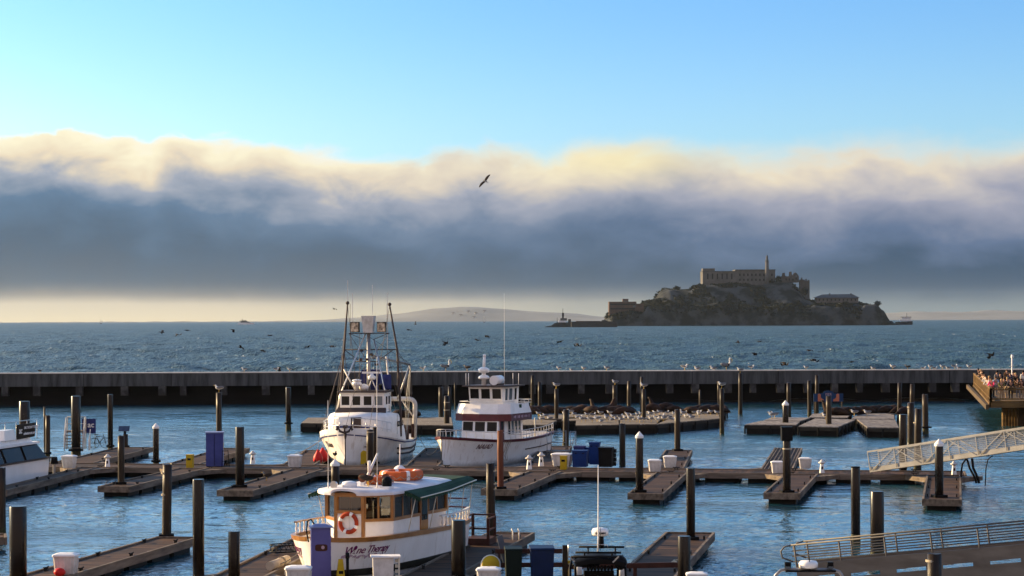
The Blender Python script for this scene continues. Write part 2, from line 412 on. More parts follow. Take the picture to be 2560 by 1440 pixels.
# ---------------------------------------------------------------- the prison island
DI = 2600.0
prof = [(1500, 818), (1518, 806), (1530, 782), (1560, 776), (1604, 774), (1614, 768), (1625, 752), (1655, 745), (1668, 724), (1685, 716), (1720, 720), (1745, 720), (1762, 709), (1800, 705), (1870, 704), (1935, 706), (1950, 700), (1975, 698), (2008, 700), (2022, 716), (2035, 738), (2060, 750), (2140, 754), (2185, 753), (2200, 760), (2215, 773), (2230, 792), (2245, 803), (2275, 809), (2300, 818)]
px_ = [P(a, b, DI) for a, b in prof]
def isl_top(x):
    if x <= px_[0].x or x >= px_[-1].x: return -3
    for a, b in zip(px_, px_[1:]):
        if a.x <= x <= b.x: return a.z + (b.z - a.z) * (x - a.x) / (b.x - a.x)
xa, xb = px_[0].x, px_[-1].x
NX, NY = 260, 70; vs = []
def isl_h(x, y):
    d = y - DI
    tp = isl_top(x)
    edge = 8 * mnoise.noise(Vector((x / 40, 1, 0)))
    s1 = min(1, max(0, (d - edge) / 14)); s1 = s1 * s1 * (3 - 2 * s1)
    s2 = min(1, max(0, (d - 40 - edge) / 60)); s2 = s2 * s2 * (3 - 2 * s2)
    s3 = 1 - min(1, max(0, (d - 150) / 60)) ** 2
    cliff = min(tp, 26 + 5 * mnoise.noise(Vector((x / 55, 3, 0))) + 3 * mnoise.noise(Vector((x / 17, 8, 0))))
    h = (cliff * s1 + (tp - cliff) * s2) * s3
    n = mnoise.fractal(Vector((x / 22, y / 22, 5)), 1, 2.1, 6)
    rd = abs(mnoise.noise(Vector((x / 14, y / 40, 8))))
    return h - 2 + s3 * s1 * (n * 3.4 * (1 - .6 * s2) - 6.5 * rd * (1 - s2))
for j in range(NY):
    for i in range(NX):
        x = xa + (xb - xa) * i / (NX - 1); y = DI - 12 + 225 * (j / (NY - 1)) ** 1.15
        vs.append((x, y, isl_h(x, y)))
fs = [(j * NX + i, j * NX + i + 1, (j + 1) * NX + i + 1, (j + 1) * NX + i) for j in range(NY - 1) for i in range(NX - 1)]
m = mat('island_rock', (.042, .046, .049), (.007, .009, .009), .045, .95, lo=.44, hi=.56, bump=1.0, bscale=.25)  # rock kept dark and cool: the fog's shade put into its colour
MB().add(vs, fs, True).build('island_terrain', m)['kind'] = 'structure'

# ---------------------------------------------------------------- the damp air over the bay
hz = MB(); hz.box((0, 6000, 74), (15000, 12400, 154))
o = hz.build('haze', None); tag(o, kind='stuff')
hmt = bpy.data.materials.new('bay_haze'); hmt.use_nodes = True
t = NT(hmt.node_tree); t.n.clear()
pv = t.new('ShaderNodeVolumePrincipled'); pv.inputs['Color'].default_value = (.66, .80, .92, 1)
pv.inputs['Density'].default_value = 1.5e-5; pv.inputs['Anisotropy'].default_value = .45
t.l.new(pv.outputs[0], t.new('ShaderNodeOutputMaterial').inputs['Volume'])
o.data.materials.append(hmt)
# ---------------------------------------------------------------- floating docks
DZ = .5
def cleat_mesh():
    b = MB()
    for s in (-.07, .07): b.box((s, 0, .05), (.05, .06, .1))
    b.tube([(-.2, 0, .13), (-.12, 0, .11), (.12, 0, .11), (.2, 0, .13)], .028, 6)
    return b.mesh('cleat', M['rubber'])
CLEAT = cleat_mesh()
def part(name, mesh, parent, loc=(0, 0, 0), rz=0):
    o = bpy.data.objects.new(name, mesh); COL.objects.link(o); o.parent = parent; o.location = loc; o.rotation_euler = (0, 0, rz); return o
dr = random.Random(7)
def dock(name, label, group, root, tip, width, gus=(1, 1), deckmat='plank', tipw=None, cleats=3, endboard=True, stripes=False):
    "root and tip are the mid points of the two ends; x runs from root to tip"
    d = tip - root; L = d.length; a = math.atan2(d.y, d.x)
    t = thing(name, (root.x, root.y, 0), a, label, 'dock', group)
    hw = width / 2; nseg = max(1, round(L / 4.8))
    b = MB()
    zs = [dr.uniform(-.015, .015) for _ in range(nseg + 1)]
    for i in range(nseg):
        x0, x1 = L * i / nseg, L * (i + 1) / nseg - .012
        b.add([(x0, -hw, DZ + zs[i]), (x1, -hw, DZ + zs[i + 1]), (x1, hw, DZ + zs[i + 1]), (x0, hw, DZ + zs[i]), (x0, -hw, DZ - .09), (x1, -hw, DZ - .09), (x1, hw, DZ - .09), (x0, hw, DZ - .09)],
              [(0, 1, 2, 3), (7, 6, 5, 4), (0, 4, 5, 1), (1, 5, 6, 2), (2, 6, 7, 3), (3, 7, 4, 0)])
    b.build('deck', M[deckmat], t)
    if stripes:
        sb = MB(); nb = 7
        for i in range(nb): sb.box((L / 2, -hw * .86 + i * hw * 1.72 / (nb - 1), DZ + .03), (L - .1, .05, .05))
        sb.build('batten', M['board'], t)
    for s in (-1, 1):
        b = MB()
        for i in range(nseg):
            x0, x1 = L * i / nseg, L * (i + 1) / nseg - .01
            z0, z1 = zs[i] + .035, zs[i + 1] + .035; y = s * (hw + .055)
            b.bar((x0, y, DZ - .13 + z0), (x1, y, DZ - .13 + z1), .1, .31)
        b.build('edge_board', M['board'], t)
    if endboard: MB().box((L + .055, 0, DZ - .1), (.1, width + .2, .31)).build('end_board', M['board'], t)
    npn = max(2, round(L / 2.4))
    pb = MB()
    for i in range(npn):
        x = L * (i + .5) / npn
        pb.box((x, 0, .02), (L / npn * .78, width * .84, .62))
    pb.box((L / 2, 0, .30), (L * .985, width * .9, .16))
    pb.build('pontoon', M['pontoon'], t)
    for k in range(cleats):
        for s in (-1, 1):
            part('cleat', CLEAT, t, (L * (k + .6) / cleats if cleats else 0, s * (hw - .12), DZ + .0))
    for s, on in zip((-1, 1), gus):
        if on:
            g = 1.25
            poly = [(-.02, s * hw), (g * 1.5, s * (hw + .112)), (-.02, s * (hw + g))]
            if s < 0: poly = poly[::-1]
            MB().prism(poly, DZ - .22, DZ + .012).build('corner_knee', M['board'], t)
    return t, Vector((math.cos(a), math.sin(a), 0)), a
def front_y(px): return 1170 + (px - 290) * .00936
# main walkway
w0, w1 = G(-180, front_y(-180), DZ), G(2412, front_y(2412), DZ)
wd = (w1 - w0).normalized(); wn = Vector((-wd.y, wd.x, 0))
WW = 3.1
dock('floating_walkway', 'wide timber main walkway crossing the whole marina', None, w0 + wn * WW / 2, w1 + wn * WW / 2, WW, (0, 0), 'plank', cleats=9)
def on_walk(px, back=0.0):
    "point of the main walkway's front edge under a photo column, moved back"
    p = G(px, front_y(px), DZ); return p + wn * back
FG, BG = 'finger docks in front of the main walkway', 'finger docks behind the main walkway'
def finger(l, r, y, rootpx, label, **kw):
    a, b = G(l, y, DZ), G(r, y, DZ); tip = (a + b) / 2; wdt = (b - a).length
    rt = on_walk(rootpx) - wn * .14; dd = (tip - rt).normalized()
    return dock('finger_dock', label, FG, rt, tip - dd * .0, wdt, **kw)
finger(-30, 14, 1228, 224, 'brown finger dock beside the white catamaran')
finger(249, 322, 1218, 485, 'finger dock whose tip holds two piles, one carrying a solar panel')
finger(547, 630, 1228, 770, 'finger dock running to the walkway left of the white wheelhouse boats')
finger(1207, 1290, 1226, 1363, 'finger dock right of the green-awninged boat, with the red-brown pile')
finger(1574, 1654, 1236, 1680, 'finger dock with a white-coned pile, in front of two white dock boxes')
finger(1914, 1995, 1235, 2004, 'finger dock whose tall pile wears a square black box on top')
finger(2311, 2398, 1251, 2359, 'short finger dock at the far right under the upper gangway')
def bfinger(rootpx, tip, wdt, label, **kw):
    rt = on_walk(rootpx, WW + .14); return dock('finger_dock', label, BG, rt, tip, wdt, **kw)
bfinger(128, G(338, 1120, DZ), 2.3, 'rear finger dock carrying the boarding stairs and bicycle')
bfinger(412, G(588, 1122, DZ), 1.7, 'rear finger dock ending behind the tall blue cabinet')
bfinger(706, G(800, 1127, DZ), 1.7, 'rear finger dock left of the fishing boat, with red buoys')
bfinger(1022, G(1100, 1122, DZ), 1.7, 'rear finger dock between the two white wheelhouse boats')
bfinger(1334, G(1392, 1117, DZ), 1.8, 'shaded rear finger dock along the maroon-trimmed boat')
bfinger(1655, G(1697, 1127, DZ), 1.55, 'rear finger dock with a mossy timber pile at its tip')
bfinger(1933, G(1971, 1122, DZ), 1.6, 'rear finger dock striped with pale lengthwise battens', stripes=True, cleats=0)
# near docks
NG = 'near docks along the bottom edge'
nw0, nw1 = G(-120, 1473, DZ), G(1445, 1473, DZ)
nwd = (nw1 - nw0).normalized(); nwn = Vector((-nwd.y, nwd.x, 0))
dock('floating_walkway', 'near walkway at the bottom edge carrying bins and utility boxes', None, nw0 + nwn * .2, nw1 + nwn * .2, 3.0, (0, 0), 'plank', cleats=0)
def near(a, b, wdt, label, **kw): return dock('finger_dock', label, NG, a, b, wdt, **kw)
near(Vector((-15.75, 71.2, DZ)), G(442, 1345, DZ), 1.5, 'near finger dock at bottom left with a white dock box on it')
near(Vector((-9.1, 71.2, DZ)), Vector((-7.5, 85.5, DZ)), 1.6, 'near finger dock at the wine boat\'s bow, holding a crab trap')
near(Vector((-2.92, 71.2, DZ)), Vector((-.05, 86.4, DZ)), 1.65, 'near finger dock right of the wine boat, ending in ladder rails')
near(Vector((4.1, 70.0, DZ)), Vector((7.0, 86.2, DZ)), 1.75, 'near finger dock at bottom right, stretching behind the stump pile')
near(Vector((-27, 84.0, DZ)), G(10, 1342, DZ), 1.5, 'finger dock tip showing at the left edge behind the nearest pile', cleats=1)

# ---------------------------------------------------------------- piles
pr = random.Random(21)
def pile(kind, pxc, wpx, ytop, base, label, cap=None, strap=(), lean=0, hoop=None, group=None):
    """base: ('w', y) stands in water, ('d', y) comes up through a dock, ('D', m) at a distance"""
    if base[0] == 'w': b = G(pxc, base[1], 0)
    elif base[0] == 'd': b = G(pxc, base[1], DZ)
    else: b = P(pxc, 1300, base[1])
    D = b.y; r = wpx / 2 / F * D
    top = P(pxc, ytop, D).z
    n = 'mooring_pile'
    t = thing(n, (b.x, D, 0), pr.uniform(0, 6), label, 'pile', group or ('dark steel mooring piles' if kind == 'steel' else 'timber mooring piles'))
    m = M[kind]
    s = MB()
    if kind == 'steel':
        s.lathe([(r, -2.5), (r, top - .02), (r * .96, top)], 22)
    else:
        k = max(6, int(top * 1.6)); n_ = 14; secs = []
        sd = pr.random() * 50; ln2 = pr.uniform(-.014, .014)
        for i in range(k + 1):
            z = -2.5 + (top + 2.5) * i / k
            rr = r * (1.06 - .1 * i / k)
            secs.append([(rr * (1 + .09 * mnoise.noise(Vector((math.cos(6.283 * j / n_) * 1.3 + sd, math.sin(6.283 * j / n_) * 1.3, z * .5)))) * math.cos(6.283 * j / n_) + .05 * r * math.sin(z + sd) + lean * z + ln2 * (z + 1),
                          rr * (1 + .09 * mnoise.noise(Vector((math.cos(6.283 * j / n_) * 1.3 + sd, math.sin(6.283 * j / n_) * 1.3, z * .5)))) * math.sin(6.283 * j / n_),
                          z + (pr.uniform(-.03, .03) if i == k else 0)) for j in range(n_)])
        s.loft(secs, closed=True, caps=True)
    s.build('shaft', m, t)
    wb = MB(); wb.lathe([(r * 1.03, -.6), (r * 1.07, .1), (r * 1.05, .35), (r * 1.015, .48)], 18, (lean * .3, 0, 0), cap=False)
    wb.build('tide_band', M['weed'], t)
    if cap == 'cone':
        MB().lathe([(r * 1.12, top - .1), (r * 1.14, top), (r * .06, top + r * 1.25)], 20, smooth=False).build('cap', M['white'], t)
    if cap == 'box':
        c = MB(); c.box((0, 0, top + .2), (r * 2.7, r * 2.7, .62), -t.rotation_euler[2]); c.box((0, 0, top + .54), (r * 2.9, r * 2.9, .06), -t.rotation_euler[2]); c.build('cap', M['black'], t)
    if cap == 'flat':
        MB().lathe([(r * 1.03, top), (r * 1.03, top + .04)], 18).build('cap', M['black'], t)
    for z in strap:
        MB().lathe([(r * 1.05, top - z - .035), (r * 1.07, top - z), (r * 1.05, top - z + .035)], 18, cap=False).build('strap', M['rope'], t)
    if base[0] == 'd' or hoop:
        hb = MB()
        for a in range(4): 
            q = a * math.pi / 2; hb.box((math.cos(q) * r * 1.3, math.sin(q) * r * 1.3, DZ + .06), (r * .5 if a % 2 == 0 else r * 3.1, r * 3.1 if a % 2 == 0 else r * .5, .12))
        h = hb.build('guide_hoop', M['black'], t); h.rotation_euler = (0, 0, -t.rotation_euler[2] + .17)
    t['top'] = top
    return t
PILES = {}
def pl(key, *a, **k): PILES[key] = pile(*a, **k); return PILES[key]
pl('a', 'timber', 4, 21, 1169, ('D', 90), 'rough timber pile cut by the left edge of the view')
pl('b', 'steel', 45, 43, 1265, ('D', 71.6), 'thick steel pile nearest the bottom left corner, sunlit left edge')
pl('c', 'steel', 62, 26, 1003, ('D', 141), 'tall steel pile standing behind the catamaran\'s sign')
pl('d', 'timber', 112, 5, 1017, ('w', 1121), 'thin timber pile behind the catamaran\'s stern, taller of a pair')
pl('e', 'timber', 119, 12, 1039, ('d', 1135), 'timber pile at the catamaran\'s stern, shorter of a pair')
pl('f', 'steel', 190, 23, 990, ('d', 1127), 'tall steel pile rising behind the boarding stairs')
pl('g', 'steel', 276, 13, 986, ('d', 1117), 'slim dark pile right of the bicycle')
pl('h', 'timber', 303, 17, 1090, ('d', 1210), 'pile on the finger dock tip in front of the solar panel')
ps = pl('i', 'timber', 314, 13, 1086, ('d', 1118), 'short pile topped with a tilted solar panel')
pl('j', 'steel', 390, 15, 1067, ('d', 1155), 'white-coned pile between the solar panel and blue cabinet', cap='cone')
pl('k', 'timber', 416, 24, 1160, ('d', 1342), 'banded timber pile on the near left finger dock', strap=(.35, 1.2))
pl('l', 'timber', 548, 14, 982, ('d', 1119), 'tall timber pile behind the blue cabinet, gull on top')
pl('m', 'steel', 496, 29, 1198, ('D', 72.5), 'thick steel pile at the bottom between the two near left docks')
pl('n', 'steel', 600, 22, 1067, ('d', 1217), 'dark pile on the finger dock tip below the blue cabinet')
pl('o', 'steel', 585, 29, 1328, ('D', 71.9), 'low thick pile left of the wine boat at the bottom edge')
pl('p', 'steel', 721, 13, 968, ('w', 1075), 'lone dark pile in open water left of the fishing boat', hoop=1)
pl('q', 'timber', 926, 18, 1075, ('d', 1163), 'banded pile in front of the fishing boat\'s bow, nearer of two', strap=(.12,))
pl('r', 'timber', 938, 13, 1068, ('d', 1159), 'dark pile in front of the fishing boat\'s bow, farther of two')
pl('s', 'timber', 1103, 12, 968, ('w', 1047), 'pale timber pile left of the maroon-trimmed boat, beside a raft')
pl('t', 'timber', 1117, 14, 990, ('w', 1083), 'timber pile with two bands left of the maroon-trimmed boat', strap=(.5, 1.1))
pl('u', 'timber', 1124, 8, 967, ('w', 1044), 'dark narrow pile half hidden behind the two-banded pile')
pl('v', 'timber', 1138, 4, 956, ('w', 1020), 'thin pole close left of the maroon-trimmed boat')
M['redpile'] = mat('red_brown_pile', (.16, .055, .03), (.09, .03, .018), 1.5, .6, stretch=(3, 3, .4))
pl('w', 'redpile', 1252, 16, 1077, ('d', 1222), 'red-brown pile in front of the maroon-trimmed boat\'s hull', group='steel mooring piles')
pl('x', 'timber', 1229, 23, 1158, ('d', 1345), 'split pale timber pile beside the wine boat\'s stern', strap=(.3, .8, 1.0))
pl('y', 'steel', 1146, 36, 1300, ('D', 71.9), 'thick steel pile standing before the wine boat\'s stern quarter')
pl('z', 'timber', 838, 21, 1160, ('D', 113), 'white-coned pile just behind the wine boat\'s roof, bird on top', cap='cone')
pl('A', 'timber', 1331, 9, 938, ('w', 1016), 'tall pile just right of the maroon-trimmed boat\'s roof')
pl('B', 'timber', 1349, 9, 955, ('w', 1040), 'pile at the left end of the sea lion rafts, without a gull')
pl('C', 'timber', 1391, 10, 972, ('w', 1070), 'gull-topped pile before the leftmost sea lion heap')
pl('D', 'timber', 1414, 16, 1024, ('w', 1122), 'pile beside the boarding gate of the maroon-trimmed boat')
pl('E', 'timber', 1538, 12, 963, ('w', 1036), 'broad gull-topped pile among the central sea lions')
pl('F', 'timber', 1572, 10, 953, ('w', 1037), 'dark pile right of the broad pile among the central sea lions')
pl('G', 'timber', 1604, 9, 942, ('w', 1037), 'taller pile directly behind the gull-topped central raft pile')
pl('H', 'timber', 1610, 11, 973, ('w', 1070), 'gull-topped pile at the middle of the gull raft\'s front edge')
pl('I', 'timber', 1750, 5, 975, ('w', 1045), 'thin short pole among the right heap of sea lions')
pl('J', 'timber', 1798, 6, 954, ('w', 1040), 'slim pale pile behind the gull-topped pile at the raft\'s right end')
pl('K', 'timber', 1805, 11, 971, ('w', 1086), 'gull-topped pile at the gull raft\'s right end')
pl('L', 'timber', 1851, 10, 933, ('w', 1036), 'tall gull-topped pile alone in water right of the gull raft')
pl('M', 'timber', 1694, 15, 1024, ('d', 1127), 'mossy pale pile on the rear finger dock tip')
pl('N', 'timber', 1556, 15, 1059, ('w', 1166), 'dark pile right of the blue and black bins')
pl('O', 'steel', 1599, 19, 1090, ('d', 1230), 'white-coned pile on the finger dock left of the dock boxes', cap='cone')
pl('P', 'steel', 1727, 22, 1170, ('d', 1349), 'tall grey pile on the bottom right finger dock tip')
pl('Q', 'timber', 1972, 11, 957, ('w', 1043), 'tall pile behind the white-coned pile at the left empty raft')
pl('R', 'steel', 1964, 15, 1010, ('w', 1081), 'white-coned pile standing behind the black-boxed pile', cap='cone')
pl('S', 'timber', 2024, 10, 951, ('w', 1042), 'pile left of the blue sign on the far rafts')
pl('T', 'timber', 2042, 10, 938, ('w', 1036), 'tall pile touching the blue sign\'s left end')
pl('U', 'timber', 2072, 14, 990, ('w', 1085), 'pile standing in front of the blue sign')
pl('V', 'steel', 1967, 20, 1096, ('d', 1231), 'pile topped with a square black box on a finger dock', cap='box', strap=(.5,))
pl('W', 'timber', 2248, 11, 957, ('w', 1058), 'tall pile at the right end of the empty rafts')
pl('X', 'steel', 2258, 20, 1036, ('D', 121.5), 'thick dark pile through which the upper gangway\'s rails pass')
pl('Y', 'timber', 2279, 11, 960, ('w', 1068), 'leaning pile behind the dark pile cluster', lean=.03)
pl('Z', 'timber', 2277, 17, 1007, ('w', 1112), 'middle pile of the cluster behind the upper gangway', strap=(.3,))
pl('0', 'timber', 2294, 19, 1022, ('D', 126), 'rightmost pile of the cluster behind the upper gangway', strap=(.8,))
pl('1', 'timber', 2314, 15, 986, ('w', 1086), 'lone pile right of the cluster, ring around its foot', hoop=1)
pl('2', 'steel', 2348, 21, 1110, ('d', 1243), 'white-coned pile on the short far right finger dock', cap='cone')
pl('3', 'steel', 2139, 23, 1169, ('D', 86), 'tall grey steel pile left of the thicker pair mate', cap='flat')
pl('4', 'steel', 2193, 34, 1228, ('D', 80), 'thick steel pile standing behind the lower gangway rails')
pl('5', 'timber', 2333, 37, 1385, ('D', 60), 'banded timber pile in front of the lower gangway', strap=(.18,))
pl('6', 'steel', 1710, 32, 1340, ('D', 70), 'thick black pile in front of the bottom right finger dock')

# ---------------------------------------------------------------- sea lion rafts
M['raftdeck'] = mat('guano_bleached_planks', (.27, .225, .17), (.10, .08, .06), 1.0, .85, specks=.60, bump=.3, stretch=(.5, 3, 1), rnd=.1)
RZ = .78
def raft(c4, label, group, z=RZ, deckm='raftdeck'):
    "corner pixels of the deck: front left, front right, back right, back left"
    pts = [G(x, y, z) for x, y in c4]; c = sum(pts, Vector()) / 4
    t = thing('floating_raft', (c.x, c.y, 0), 0, label, 'raft', group)
    q = [(p.x - c.x, p.y - c.y) for p in pts]
    MB().prism(q, z - .07, z).build('deck', M[deckm], t)
    q2 = [(x * .995, y * .995) for x, y in q]
    MB().prism(q2, z - .34, z - .075).build('fascia', M['raft_side'], t)
    b = MB()
    q3 = [(x * .95, y * .95) for x, y in q]
    b.prism(q3, -.4, z - .345)
    b.build('pontoon', M['pontoon'], t)
    rb = MB().box((0, 0, 0), (.13, .13, .62)).mesh('rib', M['pontoon'])
    for (x0, y0), (x1, y1) in ((q2[0], q2[1]), (q2[1], q2[2]), (q2[0], q2[3])):
        n = max(2, int(math.hypot(x1 - x0, y1 - y0) / 2.0))
        for i in range(n + 1):
            f = i / n; part('rib', rb, t, (x0 + (x1 - x0) * f, y0 + (y1 - y0) * f, z - .42))
    return t
M['raft_side'] = mat('dark_side_timber', (.045, .038, .03), (.018, .016, .014), 1.2, .8, stretch=(.5, .5, 3))  # darker timber for the raft sides
GR, ER = 'rafts crowded with gulls and sea lions', 'empty sea lion rafts at right'
raft([(753, 1057), (830, 1058), (836, 1044), (770, 1044)], 'small pale raft end showing left of the fishing boat', GR)
raft([(975, 1062), (1132, 1063), (1128, 1043), (985, 1043)], 'raft between the fishing boat and the maroon-trimmed boat', GR)
raft([(1268, 1061), (1366, 1062), (1392, 1051), (1290, 1047)], 'gull raft just right of the maroon-trimmed boat\'s cabin', GR)
raft([(1345, 1047), (1466, 1046), (1474, 1036), (1358, 1036)], 'raft under the leftmost sea lion heap', GR)
raft([(1439, 1063), (1547, 1061), (1546, 1051), (1440, 1051)], 'front left raft of the central gull platform', GR)
raft([(1404, 1051), (1548, 1050), (1550, 1043), (1408, 1043.4)], 'narrow middle left raft of the central gull platform', GR)
raft([(1470, 1042.5), (1592, 1042), (1594, 1034.5), (1478, 1035)], 'raft under the central sea lion heap', GR)
raft([(1549, 1060), (1640, 1060), (1650, 1049), (1551, 1049)], 'front middle raft of the central gull platform', GR)
raft([(1553, 1048.5), (1684, 1048), (1690, 1042.5), (1556, 1042.5)], 'narrow middle raft of the central gull platform', GR)
raft([(1598, 1042), (1704, 1042), (1702, 1028), (1610, 1028)], 'raft under the upright sea lion', GR)
raft([(1641, 1060), (1799, 1046), (1797, 1036), (1692, 1040)], 'right hand raft of the central gull platform', GR)
raft([(1706, 1039), (1800, 1035.5), (1818, 1026), (1718, 1028)], 'raft under the rightmost heap of the central sea lions', GR)
raft([(1862, 1061), (1990, 1062), (2000, 1053.5), (1902, 1052)], 'empty raft farthest left of the right group', ER, deckm='plank_grey')
raft([(1908, 1051), (2000, 1052), (2026, 1044), (1930, 1043)], 'empty raft behind the leftmost one of the right group', ER, deckm='plank_grey')
raft([(1996, 1065), (2095, 1067), (2138, 1049), (2038, 1046)], 'empty middle raft in front of the blue sign', ER, deckm='plank_grey')
raft([(2022, 1043), (2118, 1044), (2128, 1034), (2032, 1034)], 'raft carrying the blue sign', ER, deckm='plank_grey')
raft([(2168, 1068), (2247, 1069), (2238, 1049), (2142, 1048)], 'empty raft with a bright sunlit left edge', ER, deckm='plank_grey')
raft([(2128, 1046.5), (2236, 1047), (2234, 1030), (2156, 1030)], 'raft under the far right sea lion heap', ER, deckm='plank_grey')
# ---------------------------------------------------------------- boat materials and helpers
M['glass'] = mat('dark_window_glass', (.010, .010, .010), (.022, .020, .018), .6, .04, spec=.12)
M['glass_pale'] = mat('pane_with_painted_sky', (.10, .13, .15), (.05, .07, .08), .6, .04)  # sky reflection painted into the pane as a paler colour
M['glass_brown'] = mat('brown_tinted_glass', (.030, .020, .013), (.016, .011, .008), 1.2, .12, spec=.12)
M['varnish'] = mat('varnished_wood', (.36, .17, .045), (.24, .10, .028), 2.5, .28, stretch=(1, 1, 1))
M['wood_dark'] = mat('dark_brown_timber', (.075, .03, .022), (.04, .018, .014), 2, .6)
M['maroon'] = mat('maroon_paint', (.10, .012, .02), (.075, .010, .016), 2, .4)
M['green'] = mat('green_canvas', (.020, .055, .032), (.015, .04, .024), 2, .85)
M['orange'] = mat('faded_orange_float', (.62, .15, .045), (.48, .10, .03), 3, .6)
M['red'] = mat('red_plastic', (.62, .03, .025), (.5, .02, .02), 2, .45)
M['navy'] = mat('navy_blue_canvas', (.035, .045, .16), (.025, .03, .11), 2, .8)
M['blue'] = mat('blue_plastic', (.008, .035, .16), (.006, .026, .12), 2, .5)
M['purple'] = mat('lettering_purple', (.16, .02, .10), (.12, .016, .08), 2, .6)
M['mauve'] = mat('lettering_mauve', (.42, .30, .36), (.38, .27, .33), 2, .6)
M['visor'] = mat('brown_visor', (.075, .055, .05), (.05, .04, .038), 2, .6)
M['yellow'] = mat('yellow_paint', (.52, .36, .02), (.42, .28, .015), 2, .5)
M['cream'] = mat('cream_paint', (.70, .66, .55), (.60, .56, .46), 2, .5)
M['canvas'] = mat('cream_canvas', (.55, .46, .34), (.42, .35, .26), 2, .9)
def text_obj(name, s, h, m, parent, warp, ext=.006, shear=0, bold=False, space=1.0):
    "lettering as a mesh: warp(u, v, w) places width, height and thickness"
    cu = bpy.data.curves.new(name, 'FONT'); cu.body = s; cu.size = h; cu.extrude = ext; cu.shear = shear; cu.resolution_u = 3; cu.space_character = space
    if bold: cu.offset = h * .018
    o = bpy.data.objects.new(name, cu); COL.objects.link(o)
    bpy.context.view_layer.update()
    me = bpy.data.meshes.new_from_object(o.evaluated_get(bpy.context.evaluated_depsgraph_get()))
    bpy.data.objects.remove(o)
    wid = max(v.co.x for v in me.vertices)
    for v in me.vertices: v.co = warp(v.co.x, v.co.y, v.co.z, wid)
    me.materials.clear(); me.materials.append(m); me.update()
    o = bpy.data.objects.new(name, me); COL.objects.link(o); o.parent = parent
    return o
def flat_warp(o, ux, uz, n, centre=True):
    o, ux, uz, n = Vector(o), Vector(ux), Vector(uz), Vector(n)
    return lambda u, v, w, wid: o + ux * (u - (wid / 2 if centre else 0)) + uz * v + n * (w + .012)
class Hull:
    "stations: x, half-breadth at the sheer, sheer height, half-breadth at the waterline; bow at +x"
    def __init__(s, st, keel=-.5, flare=1.6): s.st = st; s.keel = keel; s.fl = flare
    def at(s, x):
        st = s.st
        if x >= st[0][0]: return st[0][1:]
        for a, b in zip(st, st[1:]):
            if b[0] <= x <= a[0]:
                f = (a[0] - x) / (a[0] - b[0]); f2 = f
                return tuple(p + (q - p) * f2 for p, q in zip(a[1:], b[1:]))
        return st[-1][1:]
    def y(s, x, z):
        bs, zs, bw = s.at(x)
        f = max(0, min(1, z / zs))
        return bw + (bs - bw) * f ** s.fl
    def build(s, parent, m, zsplit=None, name='hull'):
        b = MB(); secs = []
        n = 60; x0, x1 = s.st[0][0], s.st[-1][0]
        xs = [x0 + (x1 - x0) * (i / n) ** 1.25 for i in range(n + 1)]
        zf = [1, .85, .7, .55, .42, .3, .2, .1, 0]
        for x in xs:
            bs, zs, bw = s.at(x)
            side = [(x, s.y(x, zs * f), zs * f) for f in zf] + [(x, bw * .8, s.keel * .5), (x, 0.0, s.keel)]
            secs.append(side + [(a, -c, d) for a, c, d in side[-2::-1]])
        b.loft(secs); b.add(secs[-1], [tuple(range(len(secs[-1])))])
        return b.build(name, m, parent)
    def band(s, parent, m, name, z0, z1, out=.03, x0=None, x1=None, rel=True, cap=0.0, n=50, sides=(1, -1)):
        "a strip on the hull between two heights (relative to the sheer when rel)"
        xa = s.st[0][0] if x0 is None else x0; xb = s.st[-1][0] if x1 is None else x1
        b = MB()
        for sd in sides:
            secs = []
            for i in range(n + 1):
                x = xa + (xb - xa) * (i / n) ** 1.2
                zs = s.at(x)[1]; za = (zs if rel else 0) + z0; zb = (zs if rel else 0) + z1
                ya, yb = s.y(x, min(za, zs)), s.y(x, min(zb, zs))
                secs.append([(x, sd * (ya - .02), za), (x, sd * (ya + out), za), (x, sd * (yb + out), zb), (x, sd * (yb - .02 - cap), zb)])
            b.loft(secs, closed=True, smooth=False, caps=True)
        return b.build(name, m, parent)
    def deck(s, parent, m, dz, name='deck'):
        b = MB(); n = 40; x0, x1 = s.st[0][0], s.st[-1][0]; L = []; Rr = []
        for i in range(n + 1):
            x = x0 + (x1 - x0) * i / n; z = s.at(x)[1] + dz; y = max(.005, s.y(x, z) - .02)
            L.append((x, y, z)); Rr.append((x, -y, z))
        b.loft([L, Rr], smooth=False); return b.build(name, m, parent)
    def rail(s, parent, m, name, h, r, inset=.06, x0=None, x1=None, posts=None, mids=(), n=40, sides=(1, -1), wrap=True):
        xa = s.st[0][0] - .05 if x0 is None else x0; xb = s.st[-1][0] if x1 is None else x1
        b = MB()
        def p(x, sd, dz): 
            zs = s.at(x)[1]; return (x, sd * max(.02, s.at(x)[0] - inset), zs + dz)
        for dz in (h,) + tuple(mids):
            pa = [p(xa + (xb - xa) * (i / n) ** 1.2, 1, dz) for i in range(n + 1)]; pb = [p(xa + (xb - xa) * (i / n) ** 1.2, -1, dz) for i in range(n + 1)]
            if wrap: b.tube(pa[::-1] + pb, r, 6)
            else:
                if 1 in sides: b.tube(pa, r, 6)
                if -1 in sides: b.tube(pb, r, 6)
        if posts:
            for i in range(posts + 1):
                x = xa + (xb - xa) * (i / posts) ** 1.1
                for sd in sides: b.tube([p(x, sd, 0), p(x, sd, h)], r * .8, 6)
        return b.build(name, m, parent)
def boat(name, org, a, label, cat='boat', group=None):
    h = Vector((-math.sin(R(a)), -math.cos(R(a)), 0))
    return thing(name, (org[0], org[1], 0), math.atan2(h.y, h.x), label, cat, group)
